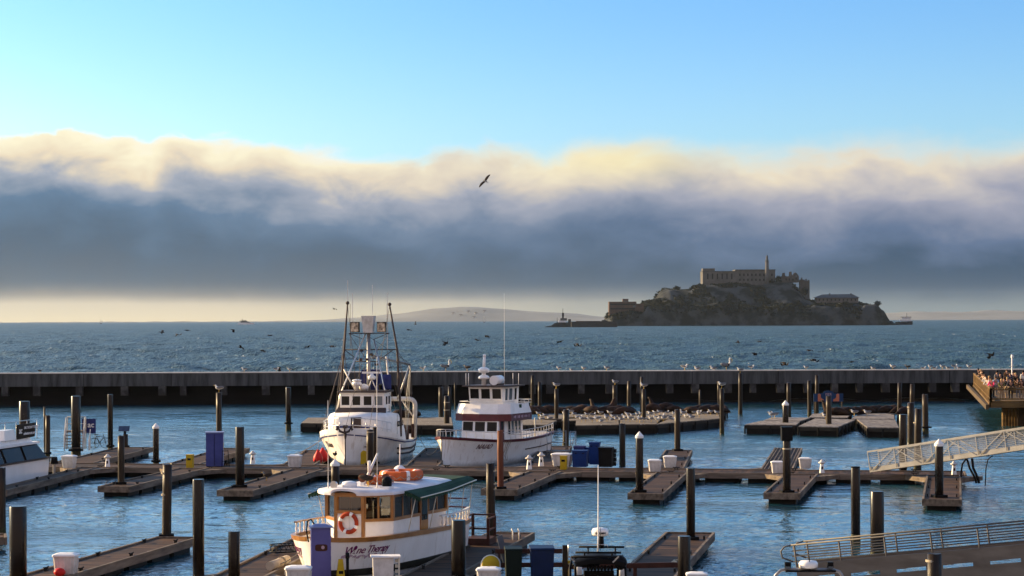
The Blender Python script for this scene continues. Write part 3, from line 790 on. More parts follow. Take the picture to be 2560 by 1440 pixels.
def window(parent, c, ux, uz, n, w, h, frame=None, glass='glass', fr=.05, name='window', proud=.012, lean=0):
    "pane set 12 mm proud of its wall with a frame around it"
    c, ux, uz, n = Vector(c), Vector(ux).normalized(), Vector(uz).normalized(), Vector(n).normalized()
    b = MB(); P4 = lambda u, v, d: c + ux * u + uz * v + n * d
    vs = [P4(u, v, d) for d in (-.01, proud) for u, v in ((-w / 2, -h / 2), (w / 2, -h / 2), (w / 2, h / 2), (-w / 2, h / 2))]
    b.add(vs, [(4, 5, 6, 7), (0, 1, 5, 4), (1, 2, 6, 5), (2, 3, 7, 6), (3, 0, 4, 7)])
    o = b.build(name, M[glass], parent)
    if frame:
        f = MB()
        for u0, v0, u1, v1, up in ((-w / 2 - fr, -h / 2 - fr / 2, w / 2 + fr, -h / 2 - fr / 2, uz), (-w / 2 - fr, h / 2 + fr / 2, w / 2 + fr, h / 2 + fr / 2, uz), (-w / 2 - fr / 2, -h / 2, -w / 2 - fr / 2, h / 2, ux), (w / 2 + fr / 2, -h / 2, w / 2 + fr / 2, h / 2, ux)):
            f.bar(P4(u0, v0, .012), P4(u1, v1, .012), .04, fr, up)
        f.build('frame', M[frame], o)
    return o
def quad_wall(b, p, q, z0, z1, th=.05):
    b.bar((p[0], p[1], (z0 + z1) / 2), (q[0], q[1], (z0 + z1) / 2), th, z1 - z0)

# ---------------------------------------------------------------- the wine boat
wb = boat('cabin_boat', (-4.64, 77.78), 23, 'white wooden cabin boat with varnished windows, green awnings and purple lettering')
WH = Hull([(4.95, .03, 1.64, .02), (4.9, .36, 1.64, .06), (4.75, .74, 1.63, .18), (4.45, 1.14, 1.62, .42), (4.0, 1.47, 1.61, .78), (3.3, 1.70, 1.60, 1.14), (2.1, 1.80, 1.58, 1.44), (0, 1.82, 1.53, 1.58), (-2.0, 1.76, 1.50, 1.54), (-3.6, 1.62, 1.52, 1.42), (-4.4, 1.46, 1.55, 1.28), (-4.65, 1.32, 1.56, 1.18)], -.5, .9)
WH.build(wb, M['hull'])
WH.band(wb, M['varnish'], 'cap_rail', -.10, .05, .05, cap=.14)
WH.band(wb, mat('dark_rub_strake', (.035, .032, .022), (.02, .018, .014), 2, .5), 'rub_strake', .34, .58, .07, rel=False)
WH.deck(wb, M['cream'], -.5)
# cabin shell: plan of the walls
CP = [(2.5, .52), (1.75, 1.27), (-2.6, 1.27), (-2.6, -1.27), (1.75, -1.27), (2.5, -.52)]
b = MB()
for i in range(6):
    p, q = CP[i], CP[(i + 1) % 6]; quad_wall(b, p, q, 1.0, 2.02 if i != 5 else 2.3, .06)
b.build('cabin_wall', M['white'], wb)
b = MB()                                                               # varnished sill, posts and head
for i in range(6):
    p, q = CP[i], CP[(i + 1) % 6]
    k = 1.012
    zc = 2.06 if i != 5 else 2.34
    b.bar((p[0] * k, p[1] * k, zc), (q[0] * k, q[1] * k, zc), .10, .09); b.bar((p[0] * k, p[1] * k, 2.93), (q[0] * k, q[1] * k, 2.93), .10, .13)
    b.box((p[0] * k, p[1] * k, 1.95 if i in (0, 5) else 2.5), (.11, .11, 1.95 if i in (0, 5) else .9), 0)
b.build('window_frame', M['varnish'], wb)
inner = MB()
inner.box((-.2, 0, 1.1), (3.6, 2.3, .05)); inner.box((-2.45, 0, 2.1), (.08, 2.4, 1.5)); inner.box((.9, .5, 1.9), (.5, .5, .9)); inner.box((1.3, -.4, 1.8), (.3, 1.2, .5))
inner.build('cabin_interior', M['wood_dark'], wb)
clear = bpy.data.materials.new('cabin_glass'); clear.use_nodes = True
t = NT(clear.node_tree); t.n.clear()
g1 = t.new('ShaderNodeBsdfGlossy'); g1.inputs['Roughness'].default_value = .02; tr = t.new('ShaderNodeBsdfTransparent'); tr.inputs[0].default_value = (.45, .42, .36, 1)
fz = t.new('ShaderNodeFresnel'); mx = t.new('ShaderNodeMixShader'); t.l.new(t.m('ADD', fz.outputs[0], .06), mx.inputs[0]); t.l.new(tr.outputs[0], mx.inputs[1]); t.l.new(g1.outputs[0], mx.inputs[2])
t.l.new(mx.outputs[0], t.new('ShaderNodeOutputMaterial').inputs[0]); M['clear'] = clear
def facet_windows(p, q, n, z0, z1, gl='clear', post=.07, skip=()):
    p, q = Vector((*p, 0)), Vector((*q, 0)); d = q - p; nrm = Vector((d.y, -d.x, 0)).normalized()
    if nrm.dot((p + q) / 2 - Vector((-.5, 0, 0))) < 0: nrm = -nrm
    L = d.length; wd_ = (L - .1) / n
    for i in range(n):
        if i in skip: continue
        c = p + d * ((.05 + wd_ * (i + .5)) / L); c.z = (z0 + z1) / 2
        window(wb, c, d, (0, 0, 1), nrm, wd_ - post, z1 - z0, 'varnish', gl, post * .5)
facet_windows(CP[0], CP[1], 2, 2.12, 2.86); facet_windows(CP[5], CP[0], 1, 2.40, 2.86); facet_windows(CP[4], CP[5], 1, 2.12, 2.86)
facet_windows(CP[1], CP[2], 6, 2.12, 2.82, 'glass_brown', post=.06, skip=(3,)); facet_windows(CP[3], CP[4], 5, 2.12, 2.82, post=.06)
dm = MB(); dm.box((-.68, 1.315, 1.75), (.62, .05, 2.2)); do_ = dm.build('door', M['varnish'], wb)
window(do_, (-.68, 1.345, 2.3), (-1, 0, 0), (0, 0, 1), (0, 1, 0), .44, .9, None, 'glass')
cw = MB(); cw.box((.3, .9, 2.45), (.5, .12, .75), .5); cw.box((1.2, 1.1, 2.55), (.25, .05, .6), -.7); cw.build('curtain', M['canvas'], wb)
# roof
def roof_sec(x, hw, z): return [(x, hw * math.cos(math.pi * i / 12), z + .16 * math.sin(math.pi * i / 12) ** .8) for i in range(13)]
rp = [(2.98, .50), (2.9, .80), (2.6, 1.15), (2.1, 1.48), (1.4, 1.54), (-1, 1.52), (-2.9, 1.45)]
b = MB(); secs = [roof_sec(x, hw, 3.02 + (.03 if x < 0 else 0)) for x, hw in rp]; secs2 = [[(x, y, z - .075) for x, y, z in s] for s in secs]
b.loft(secs); b.loft([s[::-1] for s in secs2]); b.loft([[s[0] for s in secs], [s[0] for s in secs2]], smooth=False); b.loft([[s[-1] for s in secs], [s[-1] for s in secs2]], smooth=False); b.loft([secs[0], secs2[0]], smooth=False); b.loft([secs[-1], secs2[-1]], smooth=False)
rf = b.build('roof', mat('chalky_roof_paint', (.74, .72, .74), (.58, .55, .56), 1.6, .6, bump=.1), wb)
for sd, name in ((1, 'awning'), (-1, 'awning')):
    ys = [(1.35, 1.52, 3.03, 2.16 if sd > 0 else 2.25, 2.80), (-1.5, 1.50, 3.05, 2.0, 2.86), (-4.5, 1.3, 3.16, 1.66, 3.0)]
    b = MB(); b.loft([[(x, sd * y0, z0), (x, sd * (y0 + y1) / 2, (z0 + z1) / 2 + .03), (x, sd * y1, z1)] for x, y0, z0, y1, z1 in ys], smooth=False)
    b.loft([[(x, sd * y0, z0 - .02), (x, sd * (y0 + y1) / 2, (z0 + z1) / 2 + .01), (x, sd * y1, z1 - .02)] for x, y0, z0, y1, z1 in ys], smooth=False)
    n = 34
    def lerp3(f):
        x = 1.35 + (-4.5 - 1.35) * f
        for A, B in zip(ys, ys[1:]):
            if B[0] <= x <= A[0]:
                g = (A[0] - x) / (A[0] - B[0]); return x, A[3] + (B[3] - A[3]) * g, A[4] + (B[4] - A[4]) * g
        return x, ys[-1][3], ys[-1][4]
    vs = []; fs = []
    for i in range(n * 4 + 1):
        x, y, z = lerp3(i / (n * 4)); s = .05 + .075 * abs(math.sin(math.pi * i / 4)); vs += [(x, sd * y, z), (x, sd * (y + .01), z - s)]
    fs = [(2 * i, 2 * i + 2, 2 * i + 3, 2 * i + 1) for i in range(n * 4)]
    b.add(vs, fs)
    vs = []                                                           # scalloped front edge
    for i in range(25):
        f = i / 24; vs += [(1.36, sd * (1.52 + (ys[0][3] - 1.52) * f), 3.03 + (ys[0][4] - 3.03) * f), (1.37, sd * (1.52 + (ys[0][3] - 1.52) * f), 3.0 + (ys[0][4] - 3.03) * f - .05 - .08 * abs(math.sin(math.pi * i / 4)))]
    b.add(vs, [(2 * i, 2 * i + 2, 2 * i + 3, 2 * i + 1) for i in range(24)])
    b.build(name, M['green'], wb)
    MB().tube([(lerp3(i / 20)[0], sd * (lerp3(i / 20)[1] + .01), lerp3(i / 20)[2] + .01) for i in range(21)], .022, 6).build('awning_rod', M['cream'], wb)
    for f in (.02, .32, .55, .78, .97):
        pb = MB(); x, y, z = lerp3(f); pb.tube([(x, sd * min(WH.at(x)[0] - .05, 1.6), 1.5), (x, sd * min(y, WH.at(x)[0] + .1), z)], .018, 6)
        pb.build('stanchion', M['cream'], wb)
b = MB(); b.loft([[(-2.9, y, 3.16 - .02 * abs(y)) for y in (-1.4, 0, 1.4)], [(-4.5, y, 3.17 - .02 * abs(y)) for y in (-1.3, 0, 1.3)]], smooth=False); b.loft([[(-2.9, y, 3.13 - .02 * abs(y)) for y in (-1.4, 0, 1.4)], [(-4.5, y, 3.14 - .02 * abs(y)) for y in (-1.3, 0, 1.3)]], smooth=False)
b.build('awning', M['green'], wb)
# balustrade aft and along the starboard bow
for x0, x1, sd, n in ((-1.2, -4.45, 1, 9), (3.6, -4.45, -1, 22)):
    for i in range(n):
        x = x0 + (x1 - x0) * (i + .5) / n; z = WH.at(x)[1]
        bb = MB(); bb.lathe([(.03, 0), (.04, .05), (.022, .09), (.05, .18), (.022, .30), (.04, .35), (.03, .4)], 8)
        bb.build('baluster', M['white'], wb, (x, sd * (WH.at(x)[0] - .06), z))
    rb = MB(); pts = [(x0 + (x1 - x0) * i / 14, sd * (WH.at(x0 + (x1 - x0) * i / 14)[0] - .06), WH.at(x0 + (x1 - x0) * i / 14)[1] + .43) for i in range(15)]
    for p, q in zip(pts, pts[1:]): rb.bar(p, q, .11, .05)
    rb.build('hand_rail', M['white'] if sd > 0 else M['varnish'], wb)
rb = MB()
for z in (1.98, 2.3): rb.bar((-4.55, -1.25, z), (-4.55, 1.25, z), .05, .05)
rb.build('stern_rail', M['maroon'], wb)
# door front panel and life ring
b = MB()
for sd in (-1, 1):
    poly = [(.03, 1.66), (.47, 1.66), (.47, 2.2)] + [(.03 + .44 * math.cos(t_), 2.2 + .09 * math.sin(t_)) for t_ in [math.pi * k / 10 for k in range(1, 10)]] + [(.03, 2.2)]
    vs = [(2.55, sd * u, v) for u, v in poly] + [(2.53, sd * u, v) for u, v in poly]; k = len(poly)
    b.add(vs, [tuple(range(k)), tuple(range(2 * k - 1, k - 1, -1))] + [(i, (i + 1) % k, k + (i + 1) % k, k + i) for i in range(k)])
b.build('door_panel', M['gel'], wb)
def life_ring(parent_m, R0=.315, r=.075):
    b = MB(); N, K = 40, 10; vs = []; fs = []
    for i in range(N):
        a_ = 2 * math.pi * i / N
        for j in range(K):
            c = 2 * math.pi * j / K; rr = R0 + r * math.cos(c); vs.append((r * .75 * math.sin(c), rr * math.cos(a_), rr * math.sin(a_)))
    for i in range(N):
        for j in range(K): fs.append((i * K + j, ((i + 1) % N) * K + j, ((i + 1) % N) * K + (j + 1) % K, i * K + (j + 1) % K))
    return b.add(vs, fs, True)
lr_p = wb.location + Matrix.Rotation(wb.rotation_euler[2], 3, 'Z') @ Vector((2.63, 0, 1.97))
ring = thing('life_ring', lr_p, wb.rotation_euler[2], 'red life ring with pale bands hung on the wine boat\'s front door', 'life ring')
life_ring(None).build('ring', mat('red_ring', (.36, .045, .014), (.28, .034, .012), 3, .55), ring)
for k in range(4):
    b = MB(); a0 = math.pi / 4 + k * math.pi / 2 + .4
    vs = []; N = 6; K = 10
    for i in range(N + 1):
        a_ = a0 - .17 + .34 * i / N
        for j in range(K):
            c = 2 * math.pi * j / K; rr = .315 + .080 * math.cos(c); vs.append((.062 * math.sin(c), rr * math.cos(a_), rr * math.sin(a_)))
    b.add(vs, [(i * K + j, (i + 1) * K + j, (i + 1) * K + (j + 1) % K, i * K + (j + 1) % K) for i in range(N) for j in range(K)], True)
    b.build('band', M['white'], ring)
# lettering on both bows, laid along the planking
def arc_table(z, sd):
    tb = []; s = 0; pv = None; x = 4.9
    while x > 1.0:
        p = Vector((x, WH.y(x, z), 0)); s += (p - pv).length if pv else 0; tb.append((s, x)); pv = p; x -= .01
    return tb
def bow_warp(z, s0, sd, out=.012):
    tb = arc_table(z, sd)
    def xs(s):
        for (a, xa_), (b_, xb_) in zip(tb, tb[1:]):
            if a <= s <= b_: return xa_ + (xb_ - xa_) * (s - a) / (b_ - a + 1e-9)
        return tb[-1][1]
    def wfn(u, v, w, wid):
        s = s0 + (u if sd > 0 else wid - u); x = xs(s); zz = z + v
        return Vector((x + out * .6 * (1 if x > 4 else .3), sd * (WH.y(x, zz) + out + w), zz))
    return wfn
for sd, s0 in ((1, .60), (-1, .46)):
    text_obj('lettering', 'W', .36, M['purple'], wb, bow_warp(1.12, s0 if sd > 0 else s0 + 1.42, sd), shear=.25)
    text_obj('lettering', 'ne Therapy', .36, M['purple'], wb, bow_warp(1.12, s0 + .46 if sd > 0 else s0, sd), shear=.25, space=.92)
    g = MB(); us = s0 + .385 if sd > 0 else s0 + 1.36                   # the wine glass standing for the i
    wf = bow_warp(1.12, us, sd, .016)
    for (u0, v0, u1, v1) in ((-.005, .0, .012, .14), (-.04, 0, .05, .02)):
        g.add([wf(u, v, 0, 0) for u, v in ((u0, v0), (u1, v0), (u1, v1), (u0, v1))], [(0, 1, 2, 3)])
    ci = [(.005 + .065 * math.cos(6.283 * k / 14), .2 + .075 * math.sin(6.283 * k / 14)) for k in range(14)]
    g.add([wf(u, v, 0, 0) for u, v in ci], [tuple(range(14))])
    g.build('wine_glass_emblem', M['purple'], wb)
    gm = MB(); r_ = random.Random(5)                                    # pale bunches of grapes and leaves under the name
    for k in range(26):
        u = .02 + 1.75 * k / 26; v = -.11 + r_.uniform(-.035, .05); rr = r_.uniform(.025, .055)
        wf = bow_warp(1.12, s0, sd, .014)
        gm.add([wf(u + rr * math.cos(6.283 * i / 7), v + rr * (1 + .3 * (i % 2)) * math.sin(6.283 * i / 7), 0, 1.9) for i in range(7)], [tuple(range(7))])
    gm.build('grape_emblem', M['mauve'], wb)
# things on its roof
def on_boat(bt, p): return bt.location + Matrix.Rotation(bt.rotation_euler[2], 3, 'Z') @ Vector(p)
def octo_float(R0, sx, r, z, label, loc, rz, stacked=1):
    t_ = thing('life_float', loc, rz, label, 'life float', 'orange life floats on the cabin roof')
    n = 8; ring_pts = [(R0 * sx * (1 if abs(math.cos(a_)) < .99 else 1) * math.cos(a_), R0 * math.sin(a_), 0) for a_ in [2 * math.pi * (k + .5) / n for k in range(n)]]
    b = MB(); vs = []; fs = []
    K = 10; pts = [Vector(p) for p in ring_pts]
    for i, p in enumerate(pts):
        rad = p.normalized()
        for j in range(K):
            c = 2 * math.pi * j / K; cc = math.copysign(abs(math.cos(c)) ** .6, math.cos(c)); ss = math.copysign(abs(math.sin(c)) ** .6, math.sin(c))
            vs.append(p + rad * cc * r + Vector((0, 0, ss * r * 1.1 + r * 1.1)))
    for i in range(n):
        for j in range(K): fs.append((i * K + j, ((i + 1) % n) * K + j, ((i + 1) % n) * K + (j + 1) % K, i * K + (j + 1) % K))
    b.add(vs, fs, False); b.build('ring', M['orange'], t_)
    for i in (0, 2, 4, 6):
        q = (pts[i] + pts[(i + 1) % n]) / 2; rad = q.normalized(); tn = (pts[(i + 1) % n] - pts[i]).normalized()
        bb = MB(); secs = []
        for s in (-.07, .07):
            secs.append([q + tn * s + rad * (math.copysign(abs(math.cos(2 * math.pi * j / K)) ** .6, math.cos(2 * math.pi * j / K)) * r * 1.04) + Vector((0, 0, math.copysign(abs(math.sin(2 * math.pi * j / K)) ** .6, math.sin(2 * math.pi * j / K)) * r * 1.14 + r * 1.1)) for j in range(K)])
        bb.loft(secs, closed=True, smooth=False); bb.build('band', M['white'], t_)
    ln = MB(); rp_ = []
    for i in range(n * 4):
        f = i / 4; a_, b_ = pts[int(f) % n], pts[(int(f) + 1) % n]; q = a_ + (b_ - a_) * (f % 1); rp_.append(q + q.normalized() * (r * 1.05 + .02) + Vector((0, 0, r * 1.1 - .10 * abs(math.sin(math.pi * f * 2)))))
    ln.tube(rp_, .012, 5, closed=True); ln.build('grab_line', M['rope'], t_)
    nt = MB()
    for i in range(-3, 4):
        nt.tube([(R0 * sx * .8 * i / 3, -R0 * .8 * math.sqrt(max(.1, 1 - (i / 3.4) ** 2)), .05), (R0 * sx * .8 * i / 3, R0 * .8 * math.sqrt(max(.1, 1 - (i / 3.4) ** 2)), .05)], .012, 5)
    nt.build('webbing', M['rope'], t_)
    return t_
RT = 3.21
octo_float(.62, 1.25, .155, 0, 'large orange octagonal life float lying aft on the wine boat\'s roof', on_boat(wb, (-1.25, .15, RT)), wb.rotation_euler[2] + .1)
octo_float(.42, 1.2, .125, 0, 'small orange life float lying forward on the wine boat\'s roof', on_boat(wb, (.55, .1, RT - .02)), wb.rotation_euler[2] + .2)
t_ = thing('radar_dome', on_boat(wb, (2.15, -.20, RT - .06)), wb.rotation_euler[2], 'white radar dome at the front of the wine boat\'s roof', 'radar')
MB().lathe([(.2, 0), (.26, .03), (.27, .14), (.24, .2), (.1, .23), (.01, .235)], 22).build('dome', M['gel'], t_)
for y, x, nm in ((-.08, 1.35, 'farther from the camera'), (.72, 1.1, 'on the awning side')):
    t_ = thing('deck_speaker', on_boat(wb, (x, y, RT - .03)), wb.rotation_euler[2], 'round rusty floodlight on the wine boat\'s roof, ' + nm, 'floodlight', 'round horn speakers on the cabin roof')
    MB().box((0, 0, .06), (.12, .14, .12)).build('bracket', M['white'], t_)
    MB().tube([(-.08, 0, .26), (.04, 0, .26), (.06, 0, .26)], [.1, .15, .16], 20).build('lamp', mat('rusty_bowl', (.20, .07, .035), (.10, .035, .02), 6, .6) if 'rusty' not in M else M['rusty'], t_)  # bell of the horn speaker, no light in it
t_ = thing('compass_housing', on_boat(wb, (1.75, 1.05, RT - .08)), wb.rotation_euler[2], 'black covered box on the front right of the wine boat\'s roof', 'box')
MB().box((0, 0, .04), (.36, .36, .08)).build('base', M['white'], t_); MB().lathe([(.17, .08), (.18, .3), (.12, .38), (.02, .42)], 14).build('cover', M['black'], t_)
t_ = thing('search_light', on_boat(wb, (2.45, -.62, RT - .12)), wb.rotation_euler[2], 'small chrome searchlight at the left front of the wine boat\'s roof', 'searchlight')
MB().box((0, 0, .05), (.08, .08, .1)).build('post', M['white'], t_); MB().tube([(-.14, 0, .18), (-.02, 0, .18), (.1, 0, .18)], [.03, .11, .13], 16).build('lamp', M['steelpale'], t_)
for k, (x, y, z1, lb) in enumerate(((2.5, -.85, 3.1, 'thin white whip antenna at the left front of the wine boat\'s roof'), (1.9, .75, 4.6, 'tall thin white whip antenna amidships on the wine boat\'s roof'))):
    t_ = thing('whip_antenna', on_boat(wb, (x, y, RT - .12)), 0, lb, 'antenna', 'whip antennas')
    MB().tube([(0, 0, 0), (0, 0, .25)], .025, 8).build('base', M['white'], t_); MB().tube([(0, 0, .25), (0, 0, z1)], [.014, .008], 6).build('whip', M['white'], t_)
mb_ = MB(); mb_.tube([(1.2, -.15, RT - .05), (.55, .10, RT + 1.05)], [.05, .04], 8); mb_.tube([(.92, -.05, RT + .4), (.98, -.02, RT + .8)], .06, 8)
mb_.build('mast', M['white'], wb)
t_ = thing('crane_horn', on_boat(wb, (-2.55, -.55, RT)), 0, 'white ball topped post at the back of the wine boat\'s roof', 'post')
MB().ell((0, 0, .18), (.24, .24, .24), 14, 9).build('ball', M['white'], t_); MB().tube([(0, 0, .36), (.02, 0, 1.2)], .02, 6).build('pole', M['white'], t_)

# ---------------------------------------------------------------- the fishing boat
fb = boat('fishing_boat', (-9.25, 139.75), 7, 'white steel fishing boat with tall mast, floodlights and stowed trolling poles')
FH = Hull([(7.3, .04, 2.12, .03), (7.1, .55, 2.08, .12), (6.6, 1.15, 2.0, .38), (5.8, 1.72, 1.9, .8), (4.6, 2.16, 1.74, 1.3), (3, 2.36, 1.55, 1.75), (0, 2.42, 1.28, 2.05), (-3.5, 2.38, 1.15, 2.05), (-6, 2.2, 1.2, 1.9), (-7.3, 1.9, 1.3, 1.65)], -.8, 1.25)
FH.build(fb, M['hull'])
FH.band(fb, M['navy'], 'sheer_stripe', -.16, -.09, .035); FH.band(fb, M['white'], 'bulwark', -.05, .30, .0, x1=2.2, cap=.10)
FH.band(fb, M['visor'], 'rub_strake', -.62, -.50, .09, x0=1.5); FH.band(fb, M['visor'], 'rub_strake', -.92, -.82, .09, x0=1.0)
FH.deck(fb, M['whiteold'], -.12)
b = MB(); b.tube([(7.36, 0, 2.2), (7.1, 0, 1.3), (6.95, 0, 0.3), (6.9, 0, -.3)], .085, 6); b.build('stem_bar', M['visor'], fb)
an = MB(); an.tube([(7.5, 0, 2.55), (7.55, 0, 2.1)], .05, 6)
for s in (-1, 1): an.tube([(7.55, 0, 2.12), (7.56, s * .28, 2.22), (7.5, s * .42, 2.5)], [.07, .08, .02], 6); an.bar((7.5, s * .36, 2.5), (7.55, s * .5, 2.28), .03, .14)
an.box((7.2, 0, 2.48), (.7, .2, .18)); an.build('anchor', M['visor'], fb)
FH.rail(fb, M['steelpale'], 'bow_rail', .95, .024, .25, x0=7.0, x1=3.2, posts=5, mids=(.5,))
# raised foredeck house, full beam, rounded front
b = MB(); secs = []
for x, hw, z1 in ((4.9, .75, 2.75), (4.75, 1.2, 2.95), (4.3, 1.62, 3.05), (3.4, 1.92, 3.1), (1.5, 2.06, 3.1), (-.4, 2.1, 2.95), (-1.4, 2.12, 2.5), (-1.9, 2.14, 1.9), (-2.2, 2.15, 1.35)):
    secs.append([(x, -hw, 1.2), (x, -hw * .98, z1 - .25), (x, -hw * .9, z1), (x, 0, z1 + .06), (x, hw * .9, z1), (x, hw * .98, z1 - .25), (x, hw, 1.2)])
b.loft(secs, caps=True); hs = b.build('foredeck_house', M['white'], fb)
for i in range(3):
    for s in (-1, 1): window(hs, (.6 - i * .75, s * 2.075, 2.35), (-1, 0, 0), (0, 0, 1), (0, s, 0), .55, .34, None, 'glass_pale', proud=.03)
b = MB(); b.box((4.72, .2, 2.62), (.5, .62, .66)); b.build('hatch', M['visor'], fb)
b = MB(); b.bar((4.86, -1.05, 2.34), (4.86, 1.05, 2.34), .12, .14); b.build('house_stripe', M['navy'], fb)
# pilothouse
b = MB(); PW = 1.42
b.box((.7, 0, 3.75), (2.4, PW * 2, 1.25)); ph = b.build('pilothouse', M['white'], fb)
for k, y in enumerate((-1.06, -.36, .36, 1.06)): window(ph, (1.905, y, 3.86), (0, 1, 0), (0, 0, 1), (1, 0, 0), .5, .56, 'white', 'glass' if k < 3 else 'glass_pale', .06)
for k in range(2):
    for s in (-1, 1): window(ph, (1.2 - k * .9, s * (PW + .005), 3.86), (-1, 0, 0), (0, 0, 1), (0, s, 0), .62, .52, 'white', 'glass', .05)
b = MB(); b.box((.7, 0, 4.42), (2.8, PW * 2 + .3, .10)); b.build('pilothouse_roof', M['visor'], fb)
b = MB(); b.loft([[(1.95, y, 3.42) for y in (-1.55, 0, 1.55)], [(2.32, y * 1.04, 3.2) for y in (-1.55, 0, 1.55)], [(2.36, y * 1.04, 2.98) for y in (-1.55, 0, 1.55)], [(1.95, y, 3.1) for y in (-1.55, 0, 1.55)]], smooth=False, closed=False); b.build('visor', M['visor'], fb)
# mast with crow's nest, A-frame, crossbars
mx_ = -.4
b = MB(); b.tube([(mx_, 0, 3.0), (mx_, 0, 8.1)], [.14, .12], 12); ms = b.build('mast', M['alu'], fb)
b = MB()
b.tube([(mx_, -.2, 8.1), (mx_ + .5, -1.75, 4.2), (mx_ + .8, -2.0, 3.0)], .05, 8); b.tube([(mx_, .35, 7.7), (mx_ + .5, 1.2, 4.2), (mx_ + .9, 1.75, 2.4)], .055, 8)
b.build('mast_leg', M['steelpale'], fb)
b = MB()
for z, y0, y1 in ((8.1, -1.3, 1.35), (7.05, -1.6, 1.85), (6.3, -.85, .6)): b.tube([(mx_, y0, z), (mx_, y1, z)], .035, 6)
for s in (-1, 1): b.tube([(mx_, s * 1.3, 8.1), (mx_, s * .3, 7.7)], .02, 5); b.tube([(mx_, s * 1.6, 7.05), (mx_, s * .7, 6.4)], .025, 5)
b.build('crosstree', M['visor'], fb)
b = MB(); secs = [[(mx_ + a_ * w_, c_ * w_, z) for a_, c_ in ((-1, -1), (1, -1), (1, 1), (-1, 1))] for w_, z in ((.30, 8.14), (.33, 8.5), (.41, 9.22))]
b.loft(secs, closed=True, smooth=False); b.add(secs[0], [(3, 2, 1, 0)]); b.add([(x, y, 8.9) for x, y, z in secs[2]], [(0, 1, 2, 3)]); b.build('crows_nest', M['whiteold'], fb)
for s in (-1, 1):
    b = MB(); b.box((mx_ + .1, s * .86, 8.5), (.34, .56, .66)); lm = b.build('floodlight', M['black'], fb)
    MB().box((mx_ + .28, s * .86, 8.5), (.02, .48, .58)).build('reflector', mat('chrome_reflector', (.5, .5, .48), (.06, .06, .06), 5, .15, metal=.9) if s < 0 else bpy.data.materials['chrome_reflector'], lm)
b = MB()
b.tube([(mx_ + .2, -1.9, 1.5), (mx_ + .2, -1.85, 4.0), (mx_, -1.60, 7.05), (mx_, -1.37, 10.0)], [.08, .08, .07, .05], 8); b.ell((mx_, -1.37, 10.05), (.12, .12, .12), 8, 6)
b.tube([(mx_ + .2, 2.1, 1.5), (mx_ + .2, 2.1, 3.0), (mx_, 1.85, 7.05), (mx_, 1.37, 9.9)], [.08, .08, .07, .05], 8); b.ell((mx_, 1.37, 9.95), (.14, .12, .12), 8, 6)
b.build('trolling_pole', M['visor'], fb)
b = MB()
for y, z0, z1 in ((-1.36, 10, 11.5), (-1.05, 8.1, 10.7), (1.22, 7.05, 10.7), (.25, 9.3, 11.2)): b.tube([(mx_, y, z0), (mx_, y, z1)], .018, 5)
b.build('whip_antenna', M['whiteold'], fb)
b = MB()                                                                # rigging wires
for p, q in (((mx_, -1.6, 7.05), (4.5, -2.1, 2.1)), ((mx_, -1.6, 7.05), (3.5, -2.3, 1.8)), ((mx_, 1.85, 7.05), (2.5, 2.35, 1.5)), ((mx_, 0, 8), (-7, 0, 1.6)), ((mx_, 0, 8), (7.2, 0, 2.4)), ((mx_, -1.2, 10), (mx_, -1.2, 7.05)), ((mx_, 1.2, 10), (mx_, 1.2, 7.05)), ((mx_, -.6, 8.1), (mx_, -.6, 4.4)), ((mx_, .4, 6.3), (mx_, .4, 4.5)), ((mx_, .25, 6.3), (mx_, .25, 4.5)), ((mx_, -.3, 6.3), (mx_, -.3, 4.5))): b.tube([p, q], .012, 4)
for p, q in (((mx_, -1.37, 10), (-7, -1.8, 1.4)), ((mx_, 1.37, 9.9), (-7, 1.8, 1.4)), ((mx_, -1.37, 10), (6.5, -.9, 2.2)), ((mx_, 1.37, 9.9), (6.0, 1.2, 2.1)), ((mx_, -1.6, 7.05), (-5.5, -2.0, 1.4)), ((mx_, 1.85, 7.05), (-5.5, 2.0, 1.4)), ((mx_, -.85, 6.3), (mx_ + .6, -1.9, 3.1)), ((mx_, .6, 6.3), (mx_ + .6, 1.9, 3.1)), ((-4, 2.1, 6.05), (mx_, 0, 7.9)), ((-4, 2.1, 6.0), (-5.5, 1.9, 3.6)), ((mx_, 1.85, 7.0), (-3.6, 2.0, 5.9)), ((mx_, -1.3, 8.1), (mx_ - .1, -.1, 6.3)), ((mx_, 1.3, 8.1), (mx_ - .1, .1, 6.3)), ((mx_, -1.6, 7.0), (.2, -1.55, 4.4)), ((mx_, 1.2, 7.0), (-2.5, 1.9, 2.0)), ((mx_, 1.0, 6.4), (-3.0, 1.6, 1.6))): b.tube([p, q], .014, 4)
for y, z in ((-.5, 6.42), (-.1, 6.42), (.55, 6.1), (.2, 6.75), (-.45, 7.0)): b.ell((mx_ + .1, y, z), (.1, .13, .09), 8, 6)
b.build('rigging', M['visor'], fb)
b = MB(); b.tube([(mx_ - .2, .1, 6.7), (-4, 2.1, 6.05)], .06, 8); b.tube([(-4, 2.1, 6.05), (-3.2, 1.4, 3.8)], .07, 8); b.tube([(mx_ - .3, .1, 6.55), (-4.1, 2.15, 5.95)], .03, 6)
for k in range(3): b.tube([(-4 + .1 * k, 2.1, 6.0), (-4.3 + .2 * k, 1.95 - .1 * k, 3.2), (-4.2, 1.8, 1.2)], .016, 5)
b.build('cargo_boom', M['alu'], fb)
b = MB(); b.tube([(-.6, 1.4, 3.4), (-.7, 1.1, 6.6)], .06, 8); b.tube([(.2, -1.5, 5.8), (.6, -.7, 4.5)], .05, 8); b.build('derrick', M['whiteold'], fb)
b = MB(); b.box((-1.4, 0, 5.3), (1.2, 1.35, .9), taper=.85); b.box((-1.2, -.1, 4.75), (.9, 1.0, .7)); b.build('flying_bridge_cover', M['navy'], fb)
